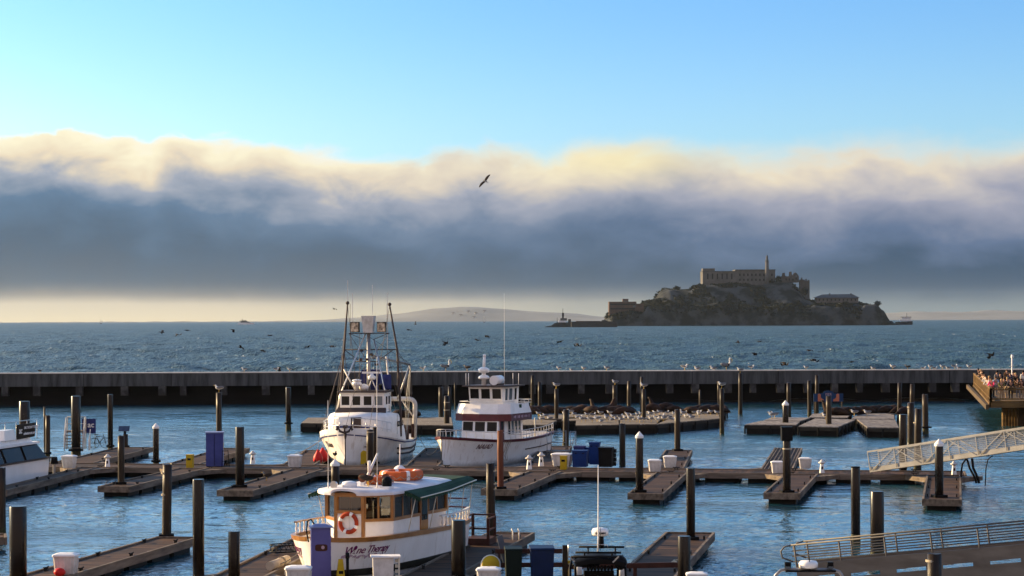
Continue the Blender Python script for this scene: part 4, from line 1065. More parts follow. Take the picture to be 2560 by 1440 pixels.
b = MB(); b.lathe([(.26, 0), (.3, .1), (.3, .8), (.26, .95)], 16, (-.2, 1.2, 4.5)); b.build('barrel', M['navy'], fb)
b = MB()
b.lathe([(.12, 0), (.14, .25), (.3, .35), (.33, .45), (.26, .55), (.1, .6)], 16, (1.3, -.45, 4.48)); b.lathe([(.16, 0), (.3, .08), (.31, .22), (.2, .36), (.05, .4)], 16, (1.0, -.05, 4.5)); b.lathe([(.22, 0), (.3, .04), (.3, .1), (.12, .15)], 16, (1.3, -.45, 5.05))
b.build('satellite_dome', M['gel'], fb)
b = MB(); b.lathe([(.1, 0), (.24, .04), (.26, .22), (.12, .3), (.1, .42)], 14, (1.2, .5, 5.15)); b.box((1.2, .5, 5.62), (.12, 1.25, .12), .1)
for s in (-1, 1): b.tube([(1.2, .5 + s * .3, 4.48), (1.2, .5, 5.2)], .03, 6)
b.build('radar_scanner', M['gel'], fb)
b = MB(); pts = [(-5.5, -2.0, 1.0), (-5.5, -2.0, 3.3)] + [(-5.5, -2.0 + .4 * (1 - math.cos(k * math.pi / 10)), 3.3 + .4 * math.sin(k * math.pi / 10)) for k in range(1, 6)] + [(-5.5, 1.75 + .4 * math.sin(k * math.pi / 10), 3.7 - .4 * (1 - math.cos(k * math.pi / 10))) for k in range(6)] + [(-5.5, 2.1, .9)]
b.tube(pts, .15, 10); b.tube([(-5.5, 2.1, 2.4), (-5.5, 1.2, 3.7)], .05, 6); b.build('stern_gantry', M['whiteold'], fb)
b = MB()
for k in range(6): b.box((-3.2 - k * .35, 1.2 + .15 * (k % 2), 1.35), (.3, .9, .7 + .2 * (k % 3)))
b.box((-5.9, 2.0, 1.6), (1.2, .2, .9)); b.build('deck_gear', M['wood_dark'], fb)
def hull_text(bt, Hh, s, h, x0, z, sd, m, shear=0, bold=True, slope=0):
    def wfn(u, v, w, wid):
        x = x0 - sd * u if sd > 0 else x0 + u - wid
        zz = z + v + slope * u; return Vector((x, sd * (Hh.y(x, zz) + .03 + w), zz))
    return text_obj('lettering', s, h, m, bt, wfn, shear=shear, bold=bold)
hull_text(fb, FH, 'Shan', .48, 6.35, 1.18, 1, M['visor'], .15)
hull_text(fb, FH, 'Shan', .48, 6.45, 1.18, -1, M['visor'], .15)

# ---------------------------------------------------------------- the maroon and white cruiser
nb = boat('motor_cruiser', (-1.58, 136.44), 24, 'white two-deck motor cruiser with a maroon band and wheelhouse windows')
NH = Hull([(6.5, .04, 1.95, .02), (6.2, .36, 1.92, .06), (5.6, .82, 1.86, .2), (4.6, 1.36, 1.76, .55), (3.2, 1.84, 1.64, 1.05), (1.5, 2.12, 1.54, 1.5), (-1, 2.2, 1.5, 1.75), (-4, 2.12, 1.56, 1.75), (-6, 1.95, 1.66, 1.65), (-6.5, 1.82, 1.7, 1.5)], -.8, 1.5)
NH.build(nb, M['hull'])
NH.band(nb, M['maroon'], 'cap_rail', -.13, .03, .05, cap=.12); NH.band(nb, M['visor'], 'rub_strake', -.72, -.66, .05, x0=-1.5)
NH.deck(nb, M['whiteold'], -.3)
NH.rail(nb, M['whiteold'], 'bow_rail', .46, .024, .08, x0=6.3, x1=-.5, posts=10, mids=())
NH.rail(nb, M['whiteold'], 'stern_rail', .55, .024, .08, x0=-.5, x1=-6.45, posts=12, mids=(.28,))
b = MB(); secs = []
for z, k in ((1.2, 1.0), (2.72, .97)): secs.append([(1.15 * (1 if z < 2 else .86), -1.27 * k, z), (1.15 * (1 if z < 2 else .86), 1.27 * k, z), (-2.7, 1.27 * k, z), (-2.7, -1.27 * k, z)])
b.loft(secs, closed=True, smooth=False); lh = b.build('lower_house', M['white'], nb)
for y in (-.82, 0, .82): window(lh, (1.035, y, 2.32), (0, 1, 0), (-.1, 0, 1), (1, 0, .1), .68, .58, 'white', 'glass', .05)
b = MB(); b.box((.55, 1.265, 2.05), (.62, .05, 1.3)); d_ = b.build('door', M['maroon'], lh); window(d_, (.55, 1.29, 2.35), (-1, 0, 0), (0, 0, 1), (0, 1, 0), .3, .6, None, 'glass')
for k in range(4): window(lh, (-.55 - k * .53, 1.25, 2.22), (-1, 0, 0), (.06, 0, 1), (0, 1, 0), .36, .82, 'white', 'glass' if k in (0,) else 'glass_pale', .05)
for k in range(4): window(lh, (.2 - k * .6, -1.25, 2.22), (-1, 0, 0), (0, 0, 1), (0, -1, 0), .4, .8, 'white', 'glass', .05)
UP = [(.55, -1.9), (1.05, -1.2), (1.15, 0), (1.05, 1.2), (.55, 1.9), (-2.7, 1.88), (-3.1, 1.5), (-3.1, -1.5), (-2.7, -1.88)]
b = MB(); b.loft([[(x * 1.0, y, 2.66) for x, y in UP], [(x * 1.0 + .02, y * 1.005, 3.10) for x, y in UP]], closed=True, smooth=False); b.add([(x, y, 2.67) for x, y in UP], [tuple(range(9))]); b.build('deck_band', M['maroon'], nb)
b = MB(); b.loft([[(x, y * .985, 3.10) for x, y in UP[:6]], [(x * .85 - .1, y * .93, 3.72) for x, y in UP[:6]]], smooth=False)
b.loft([[(x - .05, y * .955, 3.10) for x, y in UP[:6]], [(x * .85 - .15, y * .90, 3.72) for x, y in UP[:6]]], smooth=False); b.loft([[(x * .85 - .1, y * .93, 3.72) for x, y in UP[:6]], [(x * .85 - .15, y * .90, 3.72) for x, y in UP[:6]]], smooth=False)
b.add([(x, y * .99, 3.105) for x, y in UP], [tuple(range(9))]); b.build('flybridge_bulwark', M['white'], nb)
b = MB(); MB
for k in (0.0, .18): b.tube([(-1.2, 1.78, 3.72 + k), (-2.9, 1.74, 3.72 + k), (-3.05, 1.4, 3.72 + k), (-3.05, -1.4, 3.72 + k), (-2.9, -1.74, 3.72 + k), (-1.2, -1.78, 3.72 + k)], .025, 6)
for x, y in ((-1.8, 1.76), (-2.5, 1.75), (-3.05, 1.2), (-3.05, .4), (-3.05, -.5), (-3.05, -1.3), (-2.4, -1.75)): b.tube([(x, y, 3.1), (x, y, 3.9)], .02, 6)
b.tube([(-.2, 1.78, 3.85), (.45, 1.7, 3.85), (.85, 1.05, 3.85), (.95, 0, 3.85), (.85, -1.05, 3.85), (.4, -1.7, 3.85), (-1.0, -1.78, 3.85)], .02, 6)
b.build('flybridge_rail', M['whiteold'], nb)
b = MB(); b.loft([[(.05, -1.1, 3.1), (.05, 1.1, 3.1), (-2.3, 1.1, 3.1), (-2.3, -1.1, 3.1)], [(.22, -1.17, 4.74), (.22, 1.17, 4.74), (-2.3, 1.17, 4.74), (-2.3, -1.17, 4.74)]], closed=True, smooth=False); uh = b.build('wheelhouse', M['white'], nb)
for y in (-.76, 0, .76): window(uh, (.185, y, 4.33), (0, 1, 0), (.1, 0, 1), (1, 0, -.1), .60, .62, 'white', 'glass', .06)
for x, w_, gl in ((-.35, .4, 'glass_pale'), (-1.0, .5, 'glass_pale'), (-1.75, .35, 'glass')): window(uh, (x, 1.155, 4.28), (-1, 0, 0), (0, .04, 1), (0, 1, 0), w_, .72, 'white', gl, .05)
b = MB(); b.box((-1.0, 0, 4.80), (3.1, 2.95, .09)); b.build('roof', M['visor'], nb)
text_obj('lettering', '????', .01, M['white'], nb, flat_warp((0, 0, 2.9), (-1, 0, 0), (0, 0, 1), (0, 1, 0))) if 0 else None
b = MB(); r_ = random.Random(4); x = .15
while x > -2.2: w_ = r_.uniform(.06, .13); b.box((x, 1.915, 2.9), (w_, .012, r_.uniform(.12, .19))); x -= w_ + (.05 if r_.random() < .75 else .22)
b.build('name_marks', M['mauve'], nb)
b = MB(); b.box((-1.1, 1.79, 3.5), (.36, .03, .3), 0); b.build('notice', M['green'], nb)
b = MB(); b.tube([(-1.3, .35, 5.15), (-.25, .35, 5.15)], .30, 14); lf = b.build('liferaft_canister', M['gel'], nb)
MB().box((-.8, .35, 4.88), (.9, .5, .12)).build('cradle', M['visor'], nb)
b = MB(); b.lathe([(.16, 4.84), (.13, 5.2), (.34, 5.25), (.37, 5.33), (.3, 5.42), (.12, 5.5), (.14, 5.62), (.35, 5.66), (.36, 5.86), (.2, 5.95), (.08, 6.0)], 16, (-.3, -.35, 0)); b.build('radar_dome', M['gel'], nb)
b = MB(); b.tube([(-.3, -.35, 5.9), (-.3, -.3, 6.6)], .1, 8); b.lathe([(.09, 6.6), (.1, 6.75), (.03, 6.8)], 10, (-.3, -.3, 0)); b.build('mast', M['white'], nb)
b = MB()
for x, y, z in ((.2, -1.35, 5.6), (.25, -1.15, 5.6), (-1.2, 1.25, 5.6), (-2.2, 1.2, 5.55)): b.tube([(x, y, 4.84), (x, y, z)], .022, 6)
b.tube([(-1.0, .75, 4.84), (-1.0, .75, 8.3), (-1.0, .75, 10.6)], [.016, .010, .005], 6); b.build('whip_antenna', M['white'], nb)
b = MB(); b.tube([(-3.6, 1.7, 1.3), (-3.6, 1.7, 2.7)], .05, 8); b.build('awning_post', M['cream'], nb)
hull_text(nb, NH, 'NAIAD', .42, 4.2, 1.12, 1, M['maroon'], .3, False, -.03)
b = MB(); r_ = random.Random(9)
for k in range(5):
    x = 1.6 + k * .18 - .4; b.tube([(x, NH.at(x)[0] + .05, 1.5), (x + .3 * math.sin(k * 2), NH.y(x, .8) + .12, .8 - .1 * k), (x - .25 - k * .1, NH.y(x, .3) + .25, .25)], .016, 5)
b.build('mooring_line', M['rope'], nb)

# ---------------------------------------------------------------- the catamaran at the left edge
ca = thing('sightseeing_catamaran', (-26.3, 123.2, 0), math.atan2(.984, .177), 'white sightseeing catamaran with dark side windows and a black banner', 'boat')
b = MB()
secs = [[(.25, .1, .1), (.15, .0, 1.22), (.1, -.2, 1.25)], [(-.3, .0, .0), (-.15, -.02, 1.22), (-.2, -.3, 1.25)], [(-4, -.12, -.3), (-4, .0, 1.18), (-4, -.5, 1.2)], [(-14, -.1, -.3), (-14, 0, 1.2), (-14, -.5, 1.2)]]
b = MB(); b.add([(.1, 0, -.4), (-15, 0, -.4), (-15, 4.2, -.4), (.1, 4.2, -.4), (.35, -.05, 1.2), (-15, -.05, 1.2), (-15, 4.25, 1.2), (.35, 4.25, 1.2)], [(0, 1, 5, 4), (1, 2, 6, 5), (2, 3, 7, 6), (3, 0, 4, 7), (4, 5, 6, 7)])
b.build('hull', M['gel'], ca)
b = MB(); b.box((-7.2, 2.1, 1.24), (15.1, 4.5, .09)); b.build('gunwale', M['visor'], ca)
b = MB(); b.loft([[(.1, .0, 1.285), (-15, .0, 1.285), (-15, 4.2, 1.285), (.1, 4.2, 1.285)], [(-.75, .28, 2.1), (-15, .28, 2.1), (-15, 3.9, 2.1), (-.75, 3.9, 2.1)]], closed=True, smooth=False); cb = b.build('cabin_windows', M['glass_brown'], ca)
for x in (-2.9, -5.6): 
    MB().bar((x, -.01, 1.3), (x - .1, .27, 2.08), .06, .10).build('mullion', M['black'], ca)
b = MB(); b.box((-7.9, 2.1, 2.16), (14.4, 4.0, .12)); b.box((-8.2, 2.1, 2.34), (13.8, 3.6, .24), taper=.97); b.build('roof', M['white'], ca)
b = MB(); b.add([(-1.1, .22, 2.5), (-3.6, .22, 2.46), (-3.75, .16, 3.28), (-1.1, .16, 3.28), (-1.1, .27, 2.5), (-3.6, .27, 2.46), (-3.75, .21, 3.28), (-1.1, .21, 3.28)], [(0, 1, 2, 3), (7, 6, 5, 4), (0, 4, 5, 1), (1, 5, 6, 2), (2, 6, 7, 3), (3, 7, 4, 0)]); bn_ = b.build('banner', M['black'], ca)
def banner_text(s, h, x, z, m='white'): text_obj('lettering', s, h, M[m], bn_, lambda u, v, w, wid: Vector((x + u, .19 - (z + v - 2.5) * .07 - .012 - w, z + v)), bold=True)
banner_text('ac', .50, -3.45, 2.78); banner_text('SAIL THE BAY TODAY!', .20, -2.80, 3.0); banner_text('adventurecat.com', .225, -2.80, 2.68)
b = MB()
for x in (-.6, -2, -3.5, -5): b.tube([(x, .3, 2.4), (x, .3, 3.45)], .02, 6)
b.tube([(-.6, .3, 3.45), (-6, .3, 3.45)], .02, 6); b.build('top_rail', M['steelpale'], ca)
b = MB(); b.box((-4.5, .6, 2.75), (1.6, .8, .55), taper=.8); b.build('helm_console', M['gel'], ca)
# outboard motor at its end
om = thing('outboard_motor', (-26.0, 123.9, 0), .3, 'dark outboard motor hanging on the catamaran\'s near end', 'motor')
MB().box((0, 0, 1.05), (.42, .3, .4), taper=.8).build('cowl', M['black'], om); MB().box((0, 0, .5), (.14, .12, .8)).build('leg', M['alu'], om)
# ---------------------------------------------------------------- buildings on the island
M['wall_grey'] = mat('grey_render', (.115, .112, .108), (.075, .073, .07), .15, .9)
M['wall_ruin'] = mat('ruined_wall', (.07, .065, .06), (.045, .04, .038), .2, .9)
M['brickdark'] = mat('dark_brick', (.095, .06, .048), (.06, .042, .036), .2, .9)
M['slate'] = mat('grey_roof', (.075, .08, .085), (.05, .054, .06), .3, .8)
M['hole'] = mat('dark_opening', (.012, .012, .012), (.02, .02, .02), .3, .8)
def U(n): return n * DI / F                                # pixels to metres at the island
def isl_box(px0, px1, y0, y1, dd, depth, b):
    a, c = P(px0, y1, DI + dd), P(px1, y0, DI + dd)
    b.box(((a.x + c.x) / 2, DI + dd + depth / 2, (a.z + c.z) / 2), (c.x - a.x, depth, c.z - a.z)); return a, c
def isl_thing(name, px, dd, label, cat): 
    p = P(px, 800, DI + dd); return thing(name, (p.x, DI + dd, 0), 0, label, cat)
def isl_part(t, name, m, fn):
    b = MB(); fn(b)
    b.v = [(x - t.location.x, y - t.location.y, z) for x, y, z in b.v]
    return b.build(name, m, t)
t = isl_thing('prison_block', 1848, 108, 'long pale prison block with rows of windows on the island\'s summit', 'building')
wl = isl_part(t, 'wall', M['wall_grey'], lambda b: (isl_box(1757, 1838, 679, 716, 108, 34, b), isl_box(1838, 1938, 675, 716, 108, 34, b), isl_box(1757, 1787, 671, 679, 112, 20, b)))
isl_part(t, 'parapet', M['slate'], lambda b: (isl_box(1756, 1838, 677.5, 679.5, 107, 36, b), isl_box(1838, 1939, 673.5, 675.5, 107, 36, b)))
for k in range(9): isl_part(t, 'window', M['hole'], lambda b: isl_box(1848 + k * 10, 1851.5 + k * 10, 684, 690, 107.7, 1, b))
for k in range(9): isl_part(t, 'window', M['hole'], lambda b: isl_box(1848 + k * 10, 1851.5 + k * 10, 697, 702, 107.7, 1, b))
for k in range(6): isl_part(t, 'window', M['hole'], lambda b: isl_box(1768 + k * 12, 1771 + k * 12, 684, 698, 107.7, 1, b))
t = isl_thing('lighthouse', 1918, 100, 'slender lighthouse tower beside the prison block, top lost in fog', 'lighthouse')
isl_part(t, 'tower', M['wall_grey'], lambda b: b.lathe([(U(5.6), P(1918, 716, DI).z), (U(4.4), P(1918, 648, DI).z)], 12, (t.location.x, t.location.y, 0)))
isl_part(t, 'lantern', M['slate'], lambda b: b.lathe([(U(5.6), P(1918, 648, DI).z), (U(5.6), P(1918, 646, DI).z), (U(3), P(1918, 645, DI).z), (U(3), P(1918, 636, DI).z), (U(.4), P(1918, 631, DI).z)], 12, (t.location.x, t.location.y, 0)))
t = isl_thing('ruined_house', 1976, 90, 'roofless ruined house with chimneys and a gable right of the lighthouse', 'ruin')
def ruin(b, rd_=0):
    zb = P(1976, 706, DI + 90).z
    pts = [(1955, 706), (1955, 690), (1958, 690), (1959, 682), (1962, 682), (1963, 690), (1969, 691), (1975, 690), (1976, 679), (1979, 679), (1980, 690), (1984, 687), (1989, 681), (1993, 684), (1997, 690), (1997, 706)]
    q = [P(x, y, DI + 90) for x, y in pts]; k = len(q)
    for dy_ in (rd_,):
        vs = [(p.x, p.y + dy_, p.z) for p in q] + [(p.x, p.y + dy_ + 1.2, p.z) for p in q]
        b.add(vs, [tuple(range(k)), tuple(range(2 * k - 1, k - 1, -1))] + [(i, (i + 1) % k, k + (i + 1) % k, k + i) for i in range(k)])
isl_part(t, 'wall', M['wall_ruin'], ruin); isl_part(t, 'rear_wall', M['wall_ruin'], lambda b: ruin(b, 12))
for x, y in ((1964, 696), (1972, 696), (1981, 697), (1989, 694), (1989, 688)): isl_part(t, 'window', M['glass_pale'] if y == 688 else M['hole'], lambda b: isl_box(x, x + 3, y, y + 5, 89.6, .9, b))
t = isl_thing('ruined_terrace', 2012, 84, 'low broken wall on the right shoulder of the island\'s summit', 'ruin')
isl_part(t, 'wall', M['wall_ruin'], lambda b: (isl_box(2000, 2012, 699, 740, 84, 10, b), isl_box(2012, 2024, 702, 748, 84, 10, b), isl_box(2003, 2006, 694, 699, 84, 4, b), isl_box(2014, 2017, 697, 702, 84, 4, b), isl_box(2020, 2024, 700, 702, 84, 5, b)))
t = isl_thing('officers_quarters', 2094, 70, 'long low building with a grey hipped roof at the island\'s right', 'building')
isl_part(t, 'wall', M['wall_grey'], lambda b: isl_box(2042, 2146, 744, 757, 70, 20, b))
def hip(b):
    a, c = P(2038, 744.5, DI + 68), P(2150, 744.5, DI + 68); e, f = P(2056, 736, DI + 80), P(2130, 735, DI + 80)
    b.add([a, c, (c.x, DI + 92, c.z), (a.x, DI + 92, a.z), e, f], [(0, 1, 5, 4), (1, 2, 5), (2, 3, 4, 5), (3, 0, 4), (3, 2, 1, 0)])
isl_part(t, 'roof', M['slate'], hip)
isl_part(t, 'chimney', M['wall_ruin'], lambda b: isl_box(2073, 2076, 733, 742, 78, 2, b)); isl_part(t, 'chimney', M['wall_ruin'], lambda b: isl_box(2126, 2129, 733, 742, 78, 2, b))
for k in range(10): isl_part(t, 'window', M['hole'], lambda b: isl_box(2047 + k * 10, 2050 + k * 10, 747, 752, 69.7, 1, b))
t = isl_thing('workshop_block', 1557, 22, 'dark blocky workshop building on the island\'s left cliff', 'building')
isl_part(t, 'wall', M['brickdark'], lambda b: (isl_box(1523, 1591, 754, 788, 22, 26, b), isl_box(1591, 1609, 759, 785, 24, 18, b)))
isl_part(t, 'roof_hut', M['brickdark'], lambda b: isl_box(1557, 1571, 747, 753.8, 28, 12, b))
for y in (759, 770): isl_part(t, 'window_band', M['hole'], lambda b: isl_box(1526, 1588, y, y + 3.5, 21.7, 1, b))
isl_part(t, 'window', M['glass_pale'], lambda b: isl_box(1582, 1589, 764, 768, 21.6, 1, b))
# scrub on the slopes: one mass of leaf clumps, nobody could count it
rs = random.Random(12); b = MB()
for k in range(9000):
    x = rs.uniform(xa + 12, xb - 20); dd = rs.random() ** 1.3 * 150 + 8; y = DI + dd
    z = isl_h(x, y)
    if z < 7 or mnoise.noise(Vector((x / 26, y / 26, 3.3))) < .02: continue
    s = rs.uniform(.9, 2.4)
    for q in range(4):
        c = Vector((x + rs.uniform(-s, s), y + rs.uniform(-s, s), z + rs.uniform(0, s * .8)))
        d1 = Vector((rs.uniform(-1, 1), rs.uniform(-1, 1), rs.uniform(-1, 1))).normalized() * s * .8; d2 = d1.cross(Vector((rs.random(), rs.random(), rs.random()))).normalized() * s * .7
        b.add([c - d1, c - d2, c + d1, c + d2], [(0, 1, 2, 3)])
o = b.build('scrub', mat('island_scrub', (.012, .016, .011), (.007, .010, .008), .05, .9)); tag(o, 'dark scrub covering the island\'s slopes and terraces', 'scrub', None, 'stuff')
def tree(px, ytop, ybase, w_, dd, label):
    p, q = P(px, ybase, DI + dd), P(px, ytop, DI + dd); hgt = q.z - p.z
    t = thing('tree', (p.x, p.y, p.z - 1), 0, label, 'tree', 'trees on the island')
    MB().tube([(0, 0, 0), (.2, 0, hgt * .5), (0, .1, hgt * .9)], [.5, .35, .12], 6).build('trunk', M['wall_ruin'], t)
    c = MB(); r_ = random.Random(int(px))
    for k in range(420):
        u = Vector((r_.gauss(0, .42), r_.gauss(0, .42), r_.gauss(0, .33)))
        if u.length > 1: continue
        pt = Vector((u.x * U(w_) / 2, u.y * U(w_) / 2, hgt * .66 + u.z * hgt * .5)); s = r_.uniform(.5, 1.2)
        a_ = Vector((r_.uniform(-1, 1), r_.uniform(-1, 1), r_.uniform(-.5, .5))).normalized() * s; b_ = a_.cross(Vector((r_.random(), r_.random(), 1))).normalized() * s * .7
        c.add([pt - a_, pt - b_, pt + a_, pt + b_], [(0, 1, 2, 3)])
    c.build('crown', bpy.data.materials['island_scrub'], t)
tree(1945, 688, 707, 16, 95, 'windswept tree between the prison block and the ruined house')
tree(1692, 714, 726, 22, 70, 'round dark tree at the left shoulder of the island')
tree(2194, 751, 768, 20, 50, 'bushy tree at the right end of the low building')
tree(2012, 716, 742, 22, 66, 'dark tree below the broken terrace wall')
tree(1742, 776, 800, 30, 14, 'dark tree mass on the cliff below the prison block')
tree(1645, 744, 768, 26, 30, 'dark tree right of the workshop building')

# ---------------------------------------------------------------- vessels and marks far out on the bay
def far(px, ywater): p = G(px, ywater, 0); return p
def vessel(name, px0, px1, yw, label, cat, heading=1):
    p = far((px0 + px1) / 2, yw); t = thing(name, (p.x, p.y, 0), 0, label, cat); k = p.y / F
    return t, k, (lambda px: (px - (px0 + px1) / 2) * k), (lambda y: (cpx((px0 + px1) / 2, yw)[1] - cpx((px0 + px1) / 2, y)[1]) * k)
M['ship_dark'] = mat('black_hull', (.03, .032, .036), (.022, .024, .028), .3, .6)
M['ship_white'] = mat('white_ship_paint', (.72, .72, .72), (.6, .6, .6), .3, .5)
t, k, X_, Z_ = vessel('tug_boat', 1366, 1452, 818, 'dark tug with a tall wheelhouse pushing a barge left of the island', 'boat')
def hullp(b, prof, hw, X_, Z_):
    a = [(X_(x), -hw, Z_(y)) for x, y in prof]; c = [(X_(x), hw, Z_(y)) for x, y in prof]; n = len(a)
    b.add(a + c, [tuple(range(n)), tuple(range(2 * n - 1, n - 1, -1))] + [(i, (i + 1) % n, n + (i + 1) % n, n + i) for i in range(n)])
b = MB(); hullp(b, [(1362, 817), (1366, 815.5), (1378, 814), (1386, 808), (1394, 806), (1428, 806), (1428, 818.6), (1364, 818.6)], 4, X_, Z_); b.build('hull', M['ship_dark'], t)
b = MB(); b.box((X_(1405), 0, Z_(804)), (k * 18, 5, k * 6)); b.build('deckhouse', M['ship_white'], t)
b = MB(); b.box((X_(1409), 0, Z_(798.5)), (k * 16, 5, k * 6)); wh = b.build('wheelhouse', M['ship_dark'], t)
MB().box((X_(1409), -2.55, Z_(799.5)), (k * 13, .1, k * 2)).build('window', M['glass_pale'], wh)
b = MB(); b.box((X_(1407.5), 0, Z_(786.5)), (k * 5, 3, k * 9)); b.box((X_(1407.5), 0, Z_(793)), (k * 4, 3, k * 6)); b.tube([(X_(1407), 0, Z_(782)), (X_(1407.5), 0, Z_(771))], k * .7, 6); b.build('upper_wheelhouse', M['ship_dark'], t)
b = MB(); b.box((X_(1424), 0, Z_(802)), (k * 7, 3, k * 8)); b.tube([(X_(1393), 0, Z_(806)), (X_(1393), 0, Z_(794))], k * .6, 6); b.build('funnel', M['ship_dark'], t)
t, k, X_, Z_ = vessel('cargo_barge', 1428, 1543, 818, 'long black barge lying low ahead of the tug', 'barge')
b = MB(); hullp(b, [(1428, 804), (1503, 803), (1506, 800), (1514, 800), (1517, 803), (1540, 805), (1543, 808), (1542, 818.8), (1428, 818.8)], 9, X_, Z_); b.build('hull', M['ship_dark'], t)
b = MB(); b.box((X_(1470), 0, Z_(803.2)), (k * 60, 12, k * 1.6)); b.build('cargo', M['brickdark'], t)
t, k, X_, Z_ = vessel('ferry', 2236, 2282, 812, 'small white ferry at the island\'s right end', 'boat')
b = MB(); hullp(b, [(2238, 805), (2280, 803), (2280, 812), (2243, 812)], 4, X_, Z_); b.build('hull', M['ship_dark'], t)
b = MB(); b.box((X_(2263), 0, Z_(801)), (k * 28, 6, k * 4)); b.build('lower_cabin', M['ship_white'], t)
b = MB(); b.box((X_(2266), 0, Z_(795.5)), (k * 20, 5, k * 4)); b.build('upper_cabin', M['ship_white'], t)
MB().box((X_(2265), 0, Z_(792.5)), (k * 26, 6.4, k * 1)).build('roof', M['ship_dark'], t); MB().tube([(X_(2267), 0, Z_(792)), (X_(2267), 0, Z_(783))], k * .5, 6).build('mast', M['ship_dark'], t)
t, k, X_, Z_ = vessel('motor_yacht', 593, 637, 811, 'grey white motor yacht cruising far off near the left horizon', 'boat')
b = MB(); hullp(b, [(593, 811.5), (595, 808), (605, 806.5), (622, 806.5), (637, 808), (633, 811.5)], 3.5, X_, Z_); b.build('hull', M['ship_white'], t)
b = MB(); hullp(b, [(601, 806.5), (604, 803.5), (615, 803), (622, 804.5), (627, 806.5)], 2.8, X_, Z_); b.build('cabin', M['wall_grey'], t)
b = MB(); hullp(b, [(598, 803.8), (601, 801.5), (615, 800.6), (618, 803)], 2.4, X_, Z_); b.tube([(X_(607), 0, Z_(801)), (X_(605), 0, Z_(797.5))], k * .7, 6); b.build('flybridge', M['wall_grey'], t)
M['sail'] = mat('pale_sail', (.8, .79, .76), (.74, .73, .7), .5, .8)
for px, yt, yw, lb in ((1210, 789, 806, 'white sailing boat on the horizon between the boats\' masts'), (252, 797, 809, 'tiny pale sail far out near the left end of the horizon')):
    t, k, X_, Z_ = vessel('sailing_boat', px - 5, px + 5, yw, lb, 'sailing boat')
    MB().add([(X_(px - 3), -1, Z_(yw - 1.6)), (X_(px + 3), -1, Z_(yw - 1.6)), (X_(px + 2.2), -1, 0), (X_(px - 2.2), -1, 0), (X_(px - 3), 1, Z_(yw - 1.6)), (X_(px + 3), 1, Z_(yw - 1.6)), (X_(px + 2.2), 1, 0), (X_(px - 2.2), 1, 0)], [(0, 1, 2, 3), (7, 6, 5, 4), (0, 4, 5, 1), (1, 5, 6, 2), (3, 2, 6, 7), (0, 3, 7, 4)]).build('hull', M['ship_dark'], t)
    MB().add([(X_(px), 0, Z_(yt)), (X_(px + 2.8), .1, Z_(yw - 2)), (X_(px - .2), -.1, Z_(yw - 2)), (X_(px), .15, Z_(yt)), (X_(px + 2.8), .25, Z_(yw - 2)), (X_(px - .2), .05, Z_(yw - 2))], [(0, 1, 2), (5, 4, 3)]).build('sail', M['sail'], t)
t, k, X_, Z_ = vessel('channel_buoy', 1036, 1042, 812, 'dark channel buoy on the bay right of the fishing boat\'s poles', 'buoy')
MB().lathe([(k * 2.6, 0), (k * 2.8, k * 2), (k * 1.3, k * 3), (k * 1.0, k * 7), (k * 1.4, k * 7.3), (k * 1.2, k * 8.6)], 10).build('body', M['ship_dark'], t)
rs = random.Random(31)
hp = [(1133, 770), (1145, 768), (1152, 774), (1160, 771), (1171, 765), (1178, 772), (1190, 769), (1204, 768), (1211, 764), (1122, 778), (1185, 779)]
lbs = ['lowest at the left', 'second row left', 'beside a gap', 'middle of the cluster', 'upper middle', 'just below the upper ones', 'right of the middle', 'upper right', 'topmost at right', 'left end apart', 'lowest at right']
hb = MB(); hb.box((0, 0, 5), (13, 10, 10)); wall_m = hb.mesh('wall', mat('far_house_wall', (.50, .48, .44), (.40, .39, .36), .2, .8))
rb = MB(); rb.add([(-7.5, -6, 10), (7.5, -6, 10), (7.5, 6, 10), (-7.5, 6, 10), (-7.5, 0, 14), (7.5, 0, 14)], [(0, 1, 5, 4), (2, 3, 4, 5), (1, 2, 5), (3, 0, 4), (3, 2, 1, 0)]); roof_m = rb.mesh('roof', M['brickdark'])
for (px, y), lb in list(zip(hp, lbs))[::2]:
    y += 15; yy_ = 7605
    while yy_ < 8080 and hill_h(P(px, y, yy_).x, yy_) < P(px, y, yy_).z: yy_ += 8
    p = P(px, y, yy_); p.z = hill_h(p.x, yy_); t = thing('hillside_house', (p.x, p.y, p.z - .8), rs.uniform(-.5, .5), 'pale house on the far hillside, ' + lb, 'house', 'houses on the far hillside')
    t.scale = (.7, .5, .38); part('wall', wall_m, t); part('roof', roof_m, t)

